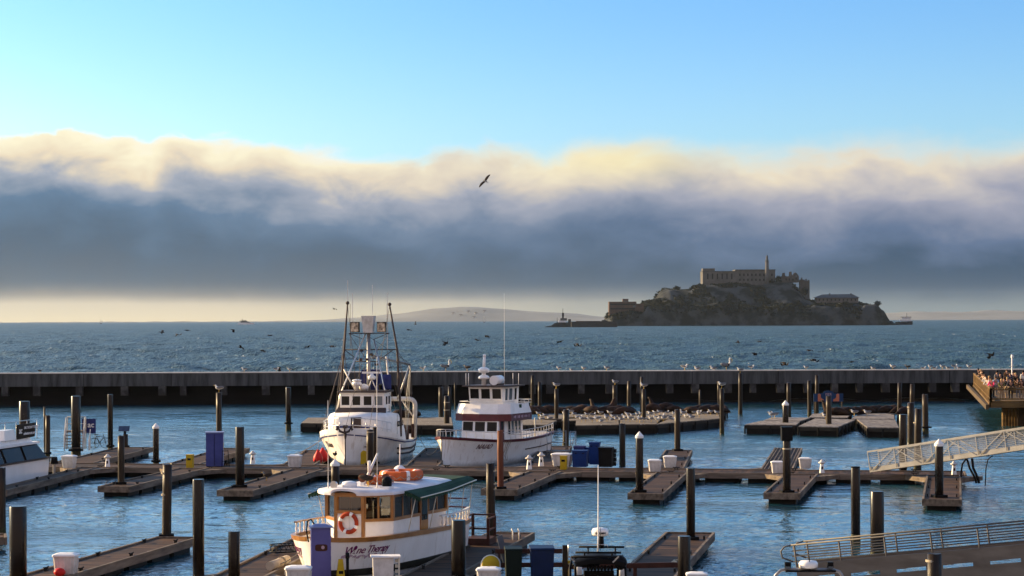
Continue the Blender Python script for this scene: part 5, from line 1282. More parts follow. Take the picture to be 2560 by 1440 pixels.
# ---------------------------------------------------------------- upper gangway
def gangway(name, label, A, B, width, truss=True):
    "A foot of the near side at the landing, B far end of the near side"
    A, B = Vector(A), Vector(B); d = B - A; L = d.length; u = d.normalized(); s = Vector((-u.y, u.x, 0)).normalized(); up = s.cross(u) * -1
    if up.z < 0: up = -up
    t = thing(name, A, 0, label, 'gangway')
    return t, L, u, s, up
A, B = G(2176, 1181, .62), P(2740, 1098, 108.5)
t, L, u, s, up = gangway('gangway', 'long pale aluminium truss gangway sloping down to the walkway', A, B, 1.2)
if s.y < 0: s = -s
Wg, Hg = .95, 1.12
for off, nm in ((0, 'truss'), (Wg, 'truss')):
    b = MB(); o_ = s * off
    b.bar(o_ + up * .04, o_ + u * L + up * .04, .08, .07, up); b.bar(o_ + up * Hg, o_ + u * L + up * Hg, .08, .085, up)
    n = 8; st = L / n
    for i in range(n + 1): b.bar(o_ + u * st * i, o_ + u * st * i + up * Hg, .04, .04, u)
    for i in range(n):
        a_, c_ = (u * st * i, u * st * (i + 1) + up * Hg) if i % 2 == 0 else (u * st * i + up * Hg, u * st * (i + 1))
        b.bar(o_ + a_, o_ + c_, .04, .04, s)
    b.build(nm, M['alu'], t)
    b = MB()
    for k in range(8): b.tube([o_ + s * .03 + up * (.30 + .10 * k), o_ + s * .03 + u * L + up * (.30 + .10 * k)], .013, 5)
    b.build('railing', M['alu'], t)
    b = MB(); b.bar(o_ + s * .06 + up * .17, o_ + s * .06 + u * L + up * .17, .02, .2, up); b.build('kick_plate', M['alu'], t)
b = MB(); c0 = s * Wg / 2 + up * .05; b.bar(c0, c0 + u * L, Wg, .05, up); b.build('walk_deck', M['plank_grey'], t)
hz_ = MB()
def hose(px0, y0, px1, y1, D, sag): return [P(px0, y0, D), P(px0 + (px1 - px0) * .15, y0 - 6, D), P(px0 + (px1 - px0) * .5, y0 + sag, D), P(px1, y1, D)]
for pts, r, lb in (([(2402, 1213), (2403, 1180), (2406, 1160), (2414, 1149), (2420, 1150)], .05, 'black hose curling over beside the last dock, leftmost of three'), ([(2418, 1149), (2424, 1170), (2438, 1196), (2441, 1208)], .06, 'thick black hose hanging from the upper gangway into the water, middle one'), ([(2430, 1146), (2433, 1170), (2444, 1194), (2448, 1208)], .07, 'thick black hose hanging from the upper gangway into the water, right one'), ([(2482, 1139), (2470, 1148), (2465, 1170), (2463, 1215)], .03, 'thin line hanging from the upper gangway to the water')):
    q = [P(x, y, 116) for x, y in pts]; c = q[-1]
    o = MB().tube([p - c for p in q], r, 8).build('hanging_hose', M['rubber'], None, c); tag(o, lb, 'hose', 'hoses hanging from the upper gangway')
# ---------------------------------------------------------------- lower gangway
A, B = Vector((8.75, 66.6, .72)), P(2700, 1415, 63.0)
t, L, u, s, up = gangway('gangway', 'brown-grey solid-sided gangway with tube rails in the bottom right corner', A, B, 1.2)
if s.y < 0: s = -s
M['railgrey'] = mat('dull_grey_rail', (.12, .112, .105), (.085, .08, .075), 2, .55, metal=.2)
M['brownalu'] = mat('weathered_brown_aluminium', (.17, .15, .13), (.11, .095, .082), 1.2, .45, metal=.35, stretch=(.4, 1, 2))
for off in (0, 1.25):
    o_ = s * off
    b = MB(); n = 6; st = L / n
    b.bar(o_ + up * .57, o_ + u * L + up * .57, .06, .40, up); (b.bar(o_ + up * .02, o_ + u * L + up * .02, .06, .48, up) if off == 0 else b.bar(o_ - up * .08, o_ + u * L - up * .08, .06, .28, up))
    for i in range(n + 1): b.bar(o_ + u * (st * i) + up * .19, o_ + u * (st * i) + up * .43, .05, .32, u) if 0 else b.bar(o_ + u * max(0, st * i - .25) + up * .315, o_ + u * min(L, st * i + .25) + up * .315, .058, .12, up)
    b.build('side_panel', M['brownalu'], t)
    b = MB(); hs_ = (.86, 1.02, 1.18, 1.36)
    for h in hs_: b.tube([o_ + u * (-.1) + up * h, o_ + u * L + up * h], .022 if h < 1.3 else .03, 6)
    b.tube([o_ + up * 1.36 - u * .1, o_ + up * 1.33 - u * .32, o_ + up * 1.2 - u * .45, o_ + up * 1.0 - u * .42, o_ + up * .86 - u * .1], .028, 6)
    for i in range(n + 1): b.tube([o_ + u * (st * i) + up * .35, o_ + u * (st * i) + up * 1.36], .03, 6)
    b.build('hand_rail', M['railgrey'], t)
b = MB(); b.bar(s * .62 + up * .1, s * .62 + u * L + up * .1, 1.2, .06, up); b.build('walk_deck', M['plank_grey'], t)

# ---------------------------------------------------------------- viewing pier with people
DP = 2.2
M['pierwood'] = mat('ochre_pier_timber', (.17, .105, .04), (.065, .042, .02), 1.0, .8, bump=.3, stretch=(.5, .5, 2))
M['pierdark'] = mat('shaded_pier_timber', (.10, .07, .04), (.05, .038, .025), 1.0, .8)  # darker copy of the pier timber, shade put into its colour
fl, bl2 = G(2474, 1003.5, DP), Vector((G(2446, 962, DP).x + .0, 226, DP))
fl = Vector((38.9, 177.5, DP)); bl2 = Vector((47.4, 224, DP)); fr_ = Vector((64, 176.5, DP)); br2 = Vector((74, 224, DP))
t = thing('viewing_pier', (fl.x, fl.y, 0), 0, 'timber viewing pier crowded with visitors at the right edge', 'pier')
def rel(p): return (p[0] - fl.x, p[1] - fl.y, p[2] if len(p) > 2 else 0)
b = MB(); b.prism([rel(p)[:2] for p in (fl, fr_, br2, bl2)], DP - .12, DP); b.build('deck', M['pierwood'], t)
b = MB()
for a_, c_ in ((fl, fr_), (fl, bl2)): 
    A_, C_ = Vector(rel(a_)), Vector(rel(c_)); b.bar(A_ - Vector((0, 0, .34)), C_ - Vector((0, 0, .34)), .3, .42)
b.build('fascia_beam', M['pierwood'], t)
b = MB()
for a_, c_, n in ((fl, fr_, 9), (fl, bl2, 16)):
    A_, C_ = Vector(rel(a_)), Vector(rel(c_))
    b.bar(A_ + Vector((0, 0, 1.06)), C_ + Vector((0, 0, 1.06)), .2, .08)
b.build('hand_rail', M['pierwood'], t)
for a_, c_, n, m_ in ((fl, fr_, 9, 8), (fl, bl2, 16, 5)):
    A_, C_ = Vector(rel(a_)), Vector(rel(c_)); b = MB(); bb = MB()
    for i in range(n + 1):
        p = A_ + (C_ - A_) * (i / n); MB().bar(p + Vector((0, 0, -.5)), p + Vector((0, 0, 1.02)), .16, .16).build('post', M['pierwood'], t)
    bb.bar(A_ + Vector((0, 0, .16)), C_ + Vector((0, 0, .16)), .08, .1); bb.bar(A_ + Vector((0, 0, .92)), C_ + Vector((0, 0, .92)), .08, .1)
    if m_ == 5:
        for i in range(n * m_): p = A_ + (C_ - A_) * (i / (n * m_)); bb.bar(p + Vector((0, 0, .15)), p + Vector((0, 0, .95)), .05, .05)
    bb.build('balusters', M['pierwood'], t)
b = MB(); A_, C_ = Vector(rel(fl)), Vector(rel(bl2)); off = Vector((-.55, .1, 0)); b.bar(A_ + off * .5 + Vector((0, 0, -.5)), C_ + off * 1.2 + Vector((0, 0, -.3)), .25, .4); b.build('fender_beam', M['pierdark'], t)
cb_ = P(2522, 1064, 181); r_ = random.Random(8); q = 0
for i in range(6):
    for j in range(3):
        x = P(2506 + i * 7.2, 1064, 181).x + .1 * j; b = MB(); rr = r_.uniform(.13, .19)
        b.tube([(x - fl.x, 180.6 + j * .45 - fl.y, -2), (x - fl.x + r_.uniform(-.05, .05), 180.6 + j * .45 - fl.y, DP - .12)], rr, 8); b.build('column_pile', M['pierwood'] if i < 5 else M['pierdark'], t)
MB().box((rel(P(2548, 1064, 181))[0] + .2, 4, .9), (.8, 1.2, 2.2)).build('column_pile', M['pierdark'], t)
for (x, y, w_, lb) in ((2548, 985, 1.5, 'bench on the viewing pier behind the front rail'),):
    p = P(x, y, 196); tt = thing('bench', (p.x, 196, DP), 0, lb, 'bench')
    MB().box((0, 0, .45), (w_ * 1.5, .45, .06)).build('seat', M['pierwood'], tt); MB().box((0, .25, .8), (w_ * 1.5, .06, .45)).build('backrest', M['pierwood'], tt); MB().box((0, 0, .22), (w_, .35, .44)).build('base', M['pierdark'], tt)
p = P(2530, 930, 205)
tt = thing('lamp_post', (p.x, 205, DP), 0, 'thin white lamp post rising above the crowd on the pier', 'lamp post')
zt = P(2530, 893, 205).z
MB().tube([(0, 0, 0), (0, 0, zt - DP)], .06, 8).build('pole', M['white'], tt); MB().box((.02, 0, zt - DP + .1), (.2, .3, .26), taper=.7).build('lantern', M['white'], tt); MB().box((-.1, 0, zt - DP - .85), (.3, .05, .05)).build('bracket', M['white'], tt)

# blue sign on the raft: outline boards with an arched crown and two orange sea lion shapes
sA, sB = P(2034, 1004, 192), P(2108, 1004, 192); zt, zb = P(2070, 984, 192).z, P(2070, 1004, 192).z; zc = P(2070, 977, 192).z
t = thing('raft_sign', ((sA.x + sB.x) / 2, 192, 0), 0, 'dark blue sign with arched top and two orange animal shapes on a raft', 'sign')
hw = (sB.x - sA.x) / 2; b = MB()
poly = [(-hw, zb), (hw, zb), (hw, zt)] + [(hw * .36 * math.cos(a_), zt + (zc - zt) * math.sin(a_) + .02) for a_ in [math.pi * k / 10 for k in range(11)]] + [(-hw, zt)]
k = len(poly); b.add([(x, -.05, z) for x, z in poly] + [(x, .05, z) for x, z in poly], [tuple(range(k)), tuple(range(2 * k - 1, k - 1, -1))] + [(i, (i + 1) % k, k + (i + 1) % k, k + i) for i in range(k)])
b.build('board', mat('sign_blue', (.015, .045, .12), (.012, .035, .09), 2, .6), t)
for sgn in (-1, 1):
    b = MB(); pts = [(.30, zb + .03), (.72, zb + .03), (.72, zt - .05), (.62, zt), (.52, zt - .08), (.53, zt - .3), (.46, zb + .28), (.34, zb + .2)]
    vs = [(sgn * x * hw, -.075, z) for x, z in pts]; b.add(vs + [(x, -.055, z) for x, y, z in vs], [tuple(range(8)), tuple(range(15, 7, -1))] + [(i, (i + 1) % 8, 8 + (i + 1) % 8, 8 + i) for i in range(8)])
    b.build('animal_shape', mat('sign_orange', (.50, .17, .10), (.42, .14, .08), 2, .6) if sgn < 0 else bpy.data.materials['sign_orange'], t)
b = MB()
for sgn in (-1, 1): b.bar((sgn * hw * .92, .08, .5), (sgn * hw * .92, .08, zt), .1, .1)
b.build('post', M['pierdark'], t)
text_obj('lettering', 'PIER', .30, M['mauve'], t, flat_warp((0, -.06, zt - .16), (1, 0, 0), (0, 0, 1), (0, -1, 0)))
# ---------------------------------------------------------------- things on the docks
def multi(name, parts_):
    "one mesh made of several shells, each with its own material"
    me = bpy.data.meshes.new(name); v = []; f = []; mi = []; sm = []
    for k, (b, m) in enumerate(parts_):
        o = len(v); v += b.v; f += [tuple(i + o for i in q) for q in b.f]; mi += [k] * len(b.f); sm += b.sm
        me.materials.append(m)
    me.from_pydata(v, [], f); me.polygons.foreach_set('material_index', mi); me.polygons.foreach_set('use_smooth', sm)
    bm = bmesh.new(); bm.from_mesh(me); bmesh.ops.recalc_face_normals(bm, faces=bm.faces); bm.to_mesh(me); bm.free(); me.update()
    return me
WROT = math.atan2(wd.y, wd.x)
# white dock boxes: flared tub with ribs, domed lid
b = MB(); secs = []
for z, k in ((0, .80), (.04, .82), (.58, .97), (.62, 1.0)): secs.append([(x * k, y * k, z) for x, y in ((-.36, -.28), (.36, -.28), (.39, -.2), (.39, .2), (.36, .28), (-.36, .28), (-.39, .2), (-.39, -.2))])
b.loft(secs, closed=True, smooth=False); b.add(secs[0], [tuple(range(8))]); tub_m = b.mesh('tub', M['whiteold'])
b = MB()
for x in (-.24, 0, .24): b.bar((x * .84, -.245, .06), (x * .98, -.29, .56), .05, .03, (0, 1, 0))
for y in (-.12, .12): b.bar((.335, y * .84, .06), (.40, y, .56), .03, .05, (1, 0, 0)); b.bar((-.335, y * .84, .06), (-.40, y, .56), .03, .05, (1, 0, 0))
ribs_m = b.mesh('moulded_ribs', M['whiteold'])
b = MB(); b.loft([[(x * k, y * k, z) for x, y in ((-.38, -.31), (.38, -.31), (.42, -.22), (.42, .22), (.38, .31), (-.38, .31), (-.42, .22), (-.42, -.22))] for z, k in ((.62, 1.0), (.665, 1.02), (.69, .98), (.735, .6), (.745, .1))], closed=True, smooth=False); lid_m = b.mesh('lid', M['white'])
first = None
boxes = [(173, 1170, 1.0, 0, 'flared white dock box beside the catamaran'), (737, 1168, .98, .1, 'white dock box left of the red buoys'), (165, 1437, .98, .15, 'white dock box on the near left finger dock'), (1637, 1179, .92, .1, 'white dock box nearer the camera of the pair by the mossy pile'), (1675, 1169, .92, .05, 'white dock box farther back of the pair by the mossy pile'), (1944, 1183, .9, .1, 'white dock box half hidden by the black-boxed pile'), (2013, 1172, .86, 0, 'white dock box right of the black-boxed pile'), (746, 1473, 1.0, .2, 'white box cut by the bottom edge, left of the blue dispenser'), (1222, 1472, .92, .1, 'white box at the bottom edge in front of the yellow drum'), (1742, 1478, .8, .1, 'white box lid just showing at the bottom edge by the black pile')]
for px, y, s_, rz, lb in boxes:
    p = G(px, y, DZ); loc = (p.x, p.y, DZ + .012)
    if first is None:
        first = thing('dock_box', loc, WROT + rz, lb, 'dock box', 'white dock boxes'); part('tub', tub_m, first); part('moulded_ribs', ribs_m, first); part('lid', lid_m, first)
    else: dup(first, loc, WROT + rz, lb, scale=s_)
p = G(1405, 1166, DZ); t = thing('dock_box', (p.x, p.y, DZ + .012), WROT, 'long white ribbed dock box left of the blue containers', 'dock box', 'white dock boxes'); t.scale = (1.45, 1.1, 1.05); part('tub', tub_m, t); part('moulded_ribs', ribs_m, t); part('lid', lid_m, t)
# power pedestals like little lighthouses
b = MB(); b.lathe([(.15, 0), (.15, .04), (.095, .5), (.09, .52)], 8, smooth=False); pb_m = b.mesh('tower', M['white'])
b = MB(); b.lathe([(.10, .52), (.21, .58), (.21, .62), (.12, .66), (.10, .71), (.06, .76), (.01, .78)], 12); pc_m = b.mesh('cap', M['whiteold'])
b = MB(); b.box((0, -.11, .3), (.09, .03, .16)); po_m = b.mesh('socket_panel', M['black'])
first = None
for px, y, s_, lb in ((269, 1169, 1, 'white lighthouse-shaped power post right of the left dock box'), (632, 1160, 1, 'white lighthouse-shaped power post right of the blue cabinet'), (1323, 1174, 1.05, 'white lighthouse-shaped power post nearest the split timber pile'), (1353, 1166, 1.05, 'white lighthouse-shaped power post left of the long ribbed box'), (2055, 1183, .95, 'white flat-topped power post alone on the right walkway'), (2385, 1187, .95, 'white power post at the walkway\'s right end under the gangway')):
    p = G(px, y, DZ); loc = (p.x, p.y, DZ + .012)
    if first is None: first = thing('power_pedestal', loc, 0, lb, 'power post', 'power posts along the walkway'); part('tower', pb_m, first); part('cap', pc_m, first); part('socket_panel', po_m, first)
    else: dup(first, loc, 0, lb, scale=s_)
def on(px, y): p = G(px, y, DZ); return (p.x, p.y, DZ + .012)
# tall blue cabinet
t = thing('storage_cabinet', on(537, 1165), .1, 'tall blue steel cabinet on the walkway with a yellow sign', 'cabinet')
M['cabblue'] = mat('faded_blue_paint', (.06, .075, .26), (.045, .058, .20), 1.2, .55, bump=.1); M['cabpale'] = mat('pale_blue_paint', (.20, .24, .42), (.16, .19, .36), 1.2, .5)
MB().box((0, 0, .96), (.98, .95, 1.92)).build('body', M['cabblue'], t); MB().box((0, 0, 1.95), (1.08, 1.05, .06)).build('top', M['cabpale'], t); MB().box((.497, 0, .96), (.014, .9, 1.86)).build('side_panel', M['cabpale'], t)
MB().box((.51, .0, 1.15), (.012, .26, .36)).build('notice', M['yellow'], t); MB().box((0, -.487, .95), (.02, .02, 1.8)).build('door_gap', M['black'], t)
t = thing('folding_frame', on(564, 1167), .3, 'dark metal frame leaning beside the blue cabinet', 'frame')
b = MB(); [b.tube([(x, 0, 0), (x * .7, .1, .95)], .02, 6) for x in (-.22, .22)]; b.tube([(-.19, .03, .3), (.19, .03, .3)], .015, 6); b.tube([(-.16, .09, .9), (.16, .09, .9)], .02, 6); b.build('tubes', M['black'], t)
for px, y, lb in ((475, 1170, 'narrow yellow bin on the walkway left of the blue cabinet'), (1409, 1174, 'narrow yellow bin in front of the long ribbed dock box')):
    t = thing('yellow_bin', on(px, y), WROT, lb, 'bin', 'yellow bins on the walkway'); MB().box((0, 0, .36), (.36, .32, .72), taper=1.05).build('body', M['yellow'], t); MB().box((0, 0, .745), (.40, .36, .05)).build('lid', M['yellow'], t); MB().box((0, -.172, .5), (.2, .01, .12)).build('slot', M['black'], t)
t = thing('hose_reel', on(910, 1161), 0, 'rounded yellow board standing at the fishing boat\'s bow', 'board')
b = MB(); pts = [(.2, 0), (.2, .6)] + [(.2 * math.cos(a_), .6 + .2 * math.sin(a_)) for a_ in [math.pi * k / 8 for k in range(1, 8)]] + [(-.2, .6), (-.2, 0)]
k = len(pts); b.add([(x, -.03, z) for x, z in pts] + [(x, .03, z) for x, z in pts], [tuple(range(k)), tuple(range(2 * k - 1, k - 1, -1))] + [(i, (i + 1) % k, k + (i + 1) % k, k + i) for i in range(k)]); b.build('panel', M['yellow'], t)
# bins and containers in the middle
def lid_box(name, px, y, w_, d_, h_, m, lb, rz=0, grp='blue and black containers on the walkway', lm=None):
    t = thing(name, on(px, y), WROT + rz, lb, 'container', grp); k = 1.06
    MB().box((0, 0, h_ * .45), (w_ * .94, d_ * .94, h_ * .9), taper=1.06).build('body', M[m], t); MB().box((0, 0, h_ * .95), (w_ * k, d_ * k, h_ * .09)).build('lid', M[lm or m], t)
    b = MB(); [b.box((x * w_, -d_ * .5, h_ * .82), (.1, .04, .05)) for x in (-.25, .25)]; b.build('handle', M['black'], t); return t
lid_box('storage_bin', 1451, 1167, .84, .8, .95, 'blue', 'blue lidded container nearest the yellow bin')
lid_box('storage_bin', 1449, 1160, .62, .6, 1.05, 'navy', 'dark blue container behind the nearest blue one')
lid_box('storage_bin', 1466, 1159, .42, .5, .95, 'blue', 'narrow blue container between the others')
lid_box('storage_bin', 1487, 1161, .58, .6, 1.30, 'blue', 'tallest blue container of the group')
lid_box('storage_bin', 1515, 1167, .78, .8, 1.12, 'black', 'black container at the right end of the group')
t = thing('lobster_trap', on(1533, 1165), .2, 'stack of dark wire traps right of the black container', 'trap'); b = MB()
for z in range(4): b.box((.02 * (z % 2), 0, .12 + .25 * z), (.24, .5, .22))
b.build('cage', M['black'], t)
# boarding gate and steps by the cruiser
t = thing('boarding_gate', on(1408, 1142), .2, 'grey tube boarding gate with platform beside the cruiser\'s stern', 'gate')
b = MB()
for x, y in ((-.75, 0), (-.75, 1.2), (.45, 0), (.45, 1.2), (.8, 0)): b.tube([(x, y, 0), (x, y, 1.55)], .025, 6)
for z in (.8, 1.5): b.tube([(-.75, 0, z), (-.75, 1.2, z)], .022, 6); b.tube([(-.75, 1.2, z), (.45, 1.2, z)], .022, 6); b.tube([(.45, 0, z), (.8, 0, z + .04)], .022, 6)
b.tube([(.45, 0, .3), (.8, 0, 1.55)], .02, 6); b.build('tube_frame', M['alu'], t); MB().box((-.15, .6, .3), (1.3, 1.3, .08)).build('platform', M['plank_grey'], t)
# boarding stairs, sign, bicycle
t = thing('boarding_stairs', on(184, 1128), .12, 'white aluminium boarding stairs with rails on the rear left dock', 'stairs')
b = MB()
for k in range(6): b.box((0, .2 + .27 * k, .19 + .19 * k), (1.18, .26, .04))
b.build('treads', M['board'], t)
b = MB()
for x in (-.6, .6):
    b.bar((x, .05, .05), (x, 1.7, 1.2), .05, .14); b.tube([(x, .05, 0), (x, .05, 1.0), (x, 1.55, 2.1), (x, 2.6, 2.1), (x, 2.6, 0)], .028, 6); b.tube([(x, .1, .6), (x, 1.6, 1.65), (x, 2.6, 1.65)], .022, 6); b.tube([(x, 1.6, 0), (x, 1.6, 2.1)], .028, 6); b.tube([(x, .8, .6), (x, .8, 1.55)], .022, 6)
b.tube([(-.6, 2.6, 2.1), (.6, 2.6, 2.1)], .028, 6); b.tube([(-.6, 2.6, 1.65), (.6, 2.6, 1.65)], .022, 6); b.build('hand_rail', M['whiteold'], t)
b = MB(); b.box((0, 2.1, 1.2), (1.25, 1.0, .06)); b.build('landing', M['board'], t)
b = MB()
for k in range(5): b.tube([(.95, .2 + .35 * k, 0), (.95, .2 + .35 * k, .55 + .16 * k)], .02, 5)
b.tube([(.95, .1, .5), (.95, 1.8, 1.3)], .022, 5); b.build('side_rail', M['whiteold'], t)
p = P(222, 1085, 144.5)
t = thing('notice_board', (p.x, 144.5, 0), .1, 'blue sign with white ac letters hung beside the boarding stairs', 'sign')
zb_ = P(222, 1084, 144.5).z; zt_ = P(222, 1047, 144.5).z
MB().box((0, 0, (zb_ + zt_) / 2), (.92, .05, zt_ - zb_)).build('panel', M['navy'], t)
b = MB(); [b.tube([(x, .05, DZ), (x, .05, zt_)], .025, 6) for x in (-.4, .4)]; b.build('post', M['alu'], t)
text_obj('lettering', 'ac', .5, M['white'], t, flat_warp((.14, -.026, zb_ + .42), (1, 0, 0), (0, 0, 1), (0, -1, 0)), bold=True)
t = thing('bicycle', on(243, 1122), .15, 'dark bicycle parked against the boarding stairs', 'bicycle')
def wheel(x):
    b = MB(); b.tube([(x + .34 * math.cos(6.283 * k / 20), 0, .36 + .34 * math.sin(6.283 * k / 20)) for k in range(20)], .022, 6, closed=True)
    for k in range(8): b.tube([(x, 0, .36), (x + .34 * math.cos(6.283 * k / 8), 0, .36 + .34 * math.sin(6.283 * k / 8))], .005, 4)
    return b
wheel(-.2).build('wheel', M['rubber'], t); wheel(.55).build('wheel', M['rubber'], t)
b = MB()
for p_, q_ in (((-.2, 0, .36), (.12, 0, .36)), ((.12, 0, .36), (-.03, 0, .85)), ((-.03, 0, .85), (-.2, 0, .36)), ((-.03, 0, .8), (.42, 0, .85)), ((.12, 0, .36), (.43, 0, .78)), ((.4, 0, .95), (.55, 0, .36))): b.tube([p_, q_], .02, 6)
b.build('frame', M['black'], t); MB().box((-.05, 0, .92), (.26, .12, .05)).build('saddle', M['rubber'], t); MB().tube([(.38, -.26, 1.02), (.4, 0, .98), (.38, .26, 1.02)], .016, 6).build('handlebar', M['black'], t)
# solar panel on its short pile
p = ps.location; zt_ = ps['top']
t = thing('solar_panel', (p.x - .1, p.y, zt_), .1, 'tilted dark solar panel on a bracket above the short pile', 'solar panel')
b = MB(); b.add([(-.36, -.26, .22), (.36, -.26, .22), (.36, .26, .52), (-.36, .26, .52), (-.36, -.26, .25), (.36, -.26, .25), (.36, .26, .55), (-.36, .26, .55)], [(3, 2, 1, 0), (4, 5, 6, 7), (0, 1, 5, 4), (1, 2, 6, 5), (2, 3, 7, 6), (3, 0, 4, 7)]); b.build('panel', mat('solar_cells', (.03, .032, .05), (.05, .052, .08), 4, .2), t)
MB().box((.06, 0, .16), (.16, .16, .4)).build('bracket', M['black'], t)
# red fenders at the fishing boat's bow
for (px, y, r_s, lb) in ((795, 1163, .30, 'bright red teardrop buoy at the fishing boat\'s bow, nearer one'), (807, 1158, .38, 'darker red teardrop buoy at the fishing boat\'s bow, bigger one')):
    p = G(px, y, .25); t = thing('mooring_buoy', (p.x, p.y, .3), 0, lb, 'buoy', 'red buoys by the fishing boat')
    MB().lathe([(.02, 0), (r_s * .7, .08), (r_s, .28), (r_s * .85, .5), (r_s * .35, .75), (.05, .9)], 16).build('ball', M['red'], t); MB().tube([(0, 0, .88), (.03, 0, 1.3), (.1, .1, 1.7)], .012, 5).build('line', M['rope'], t)
def ropeline(p, q, sag, r, lb, m='rope'):
    p, q = Vector(p), Vector(q); c = p.copy(); pts = [p + (q - p) * (i / 14) - Vector((0, 0, sag * 4 * (i / 14) * (1 - i / 14))) - c for i in range(15)]
    o = MB().tube(pts, r, 5).build('mooring_line', M[m], None, c); tag(o, lb, 'rope', 'mooring lines')
ropeline(G(714, 1142, DZ + .1), P(806, 1098, 133.4), .15, .02, 'mooring line from the left dock up to the fishing boat\'s bow')
ropeline(P(1048, 1092, 145), G(1100, 1128, DZ + .1), .5, .022, 'sagging mooring line at the fishing boat\'s stern quarter')
ropeline(P(1104, 1100, 131.5), G(1066, 1134, DZ + .1), .35, .022, 'mooring line from the cruiser\'s bow to the rear dock')
ropeline(on_boat(wb, (-2.6, 1.72, .75)), (-1.9, 79.2, DZ + .1), .12, .022, 'mooring line from the wine boat\'s side to the right dock')
ropeline(on_boat(wb, (4.5, -.5, 1.5)), (-8.3, 74.5, DZ + .1), .2, .02, 'pale mooring line from the wine boat\'s bow to the left dock')
# the blue dispenser by the wine boat's bow, cones, trap, roll
t = thing('pump_station', (-6.22, 70.75, DZ + .012), .16, 'tall blue-violet pump-out cabinet with slotted side at the wine boat\'s bow', 'cabinet')
M['violet'] = mat('violet_blue_paint', (.115, .11, .30), (.09, .085, .25), 1.3, .5, bump=.08)
MB().box((0, 0, .88), (.62, .55, 1.76)).build('body', M['violet'], t)
b = MB(); b.box((0, 0, 1.775), (.74, .66, .04)); b.box((0, 0, 1.83), (.6, .52, .07), taper=.6); b.build('top', M['cabpale'], t)
b = MB(); [b.box((.316, -.16 + .085 * j, 1.42 - .33 * i), (.012, .03, .13)) for i in range(4) for j in range(5)]; b.build('vent_slots', M['cabpale'], t)
b = MB(); b.add([(.2 * math.copysign(abs(math.cos(a_)) ** .45, math.cos(a_)), y, 1.12 + .11 * math.copysign(abs(math.sin(a_)) ** .45, math.sin(a_))) for y in (-.29, -.27) for a_ in [6.283 * k / 24 for k in range(24)]], [tuple(range(24)), tuple(range(47, 23, -1))] + [(i, (i + 1) % 24, 24 + (i + 1) % 24, 24 + i) for i in range(24)])
sg = b.build('badge', M['wood_dark'], t); b = MB(); b.add([(.05 + .055 * math.cos(6.283 * k / 10), -.294, 1.13 + .06 * math.sin(6.283 * k / 10)) for k in range(10)], [tuple(range(10))]); b.build('emblem', M['mauve'], sg)
MB().tube([(-.2, .1, 1.85), (-.3, .12, 2.0), (-.42, .1, 1.95), (-.45, .05, 1.6), (-.4, -.1, 1.3)], .025, 8).build('hose', M['rubber'], t)
t = thing('wet_floor_sign', (-5.55, 70.4, DZ + .012), .2, 'folded yellow warning sign standing right of the blue-violet cabinet', 'sign')
b = MB()
for s in (-1, 1): b.add([(-.15, s * .16, 0), (.15, s * .16, 0), (.07, s * .03, .76), (-.07, s * .03, .76), (-.15, s * .14, 0), (.15, s * .14, 0), (.07, s * .01, .76), (-.07, s * .01, .76)], [(0, 1, 2, 3), (7, 6, 5, 4), (0, 4, 5, 1), (1, 5, 6, 2), (2, 6, 7, 3), (3, 7, 4, 0)])
b.build('panels', M['yellow'], t); MB().box((0, -.105, .34), (.14, .012, .1)).build('marking', M['black'], t)
t = thing('utility_locker', (-4.1, 70.4, DZ + .012), .12, 'white utility box with open pipe rack side, bottom centre left', 'utility box')
MB().box((-.08, 0, .41), (.62, .5, .82), taper=1.06).build('body', M['whiteold'], t); MB().box((0, 0, .85), (.95, .62, .05)).build('lid', M['white'], t); b = MB(); b.box((.42, -.2, .41), (.05, .06, .82)); [b.box((.35, -.1, .2 + .17 * k), (.1, .1, .1)) for k in range(4)]; b.build('pipe_rack', M['cream'], t)
t = thing('iron_post', (-5.32, 70.3, DZ), 0, 'thin black iron post at the bottom edge below the purple lettering', 'post'); MB().tube([(0, 0, 0), (0, 0, .95)], .05, 8).build('shaft', M['black'], t); MB().lathe([(.06, .8), (.07, .85), (.06, .98), (.02, 1.0)], 10).build('cap', M['black'], t)
t = thing('crab_trap', (-8.35, 79.5, DZ + .02), .3, 'flat black wire crab trap left of the wine boat\'s bow', 'trap')
b = MB()
for z in (.05, .28): b.tube([(.5 * math.cos(6.283 * k / 16), .4 * math.sin(6.283 * k / 16), z) for k in range(16)], .025, 5, closed=True)
for k in range(16): b.tube([(.5 * math.cos(6.283 * k / 16), .4 * math.sin(6.283 * k / 16), .05), (.45 * math.cos(6.283 * (k + .6) / 16), .36 * math.sin(6.283 * (k + .6) / 16), .28)], .012, 4)
for k in range(-3, 4): b.tube([(k * .14, -.38 * math.sqrt(1 - (k / 3.6) ** 2), .28), (k * .14 + .03, .38 * math.sqrt(1 - (k / 3.6) ** 2), .28)], .01, 4)
b.build('cage', M['black'], t)
t = thing('canvas_roll', (-8.0, 74.6, DZ + .16), 1.35, 'rolled tan canvas lying under the wine boat\'s bow', 'canvas roll'); MB().tube([(-.9, 0, .02), (0, .02, 0), (.9, 0, .05)], [.15, .17, .15], 12).build('roll', M['canvas'], t); MB().lathe([(.19, -.05), (.19, .05)], 12, M=Matrix.Translation((.3, 0, .02)) @ Matrix.Rotation(math.pi / 2, 4, 'Y')).build('tie', M['rope'], t)
t = thing('red_float', (-15.0, 72.3, DZ + .02), 0, 'small red float beside the near left dock box', 'buoy'); MB().ell((0, 0, .14), (.2, .16, .14), 14, 8).build('ball', M['red'], t); MB().tube([(0, .1, .2), (.1, .3, .05), (.4, .4, .02)], .012, 5).build('line', M['rope'], t)
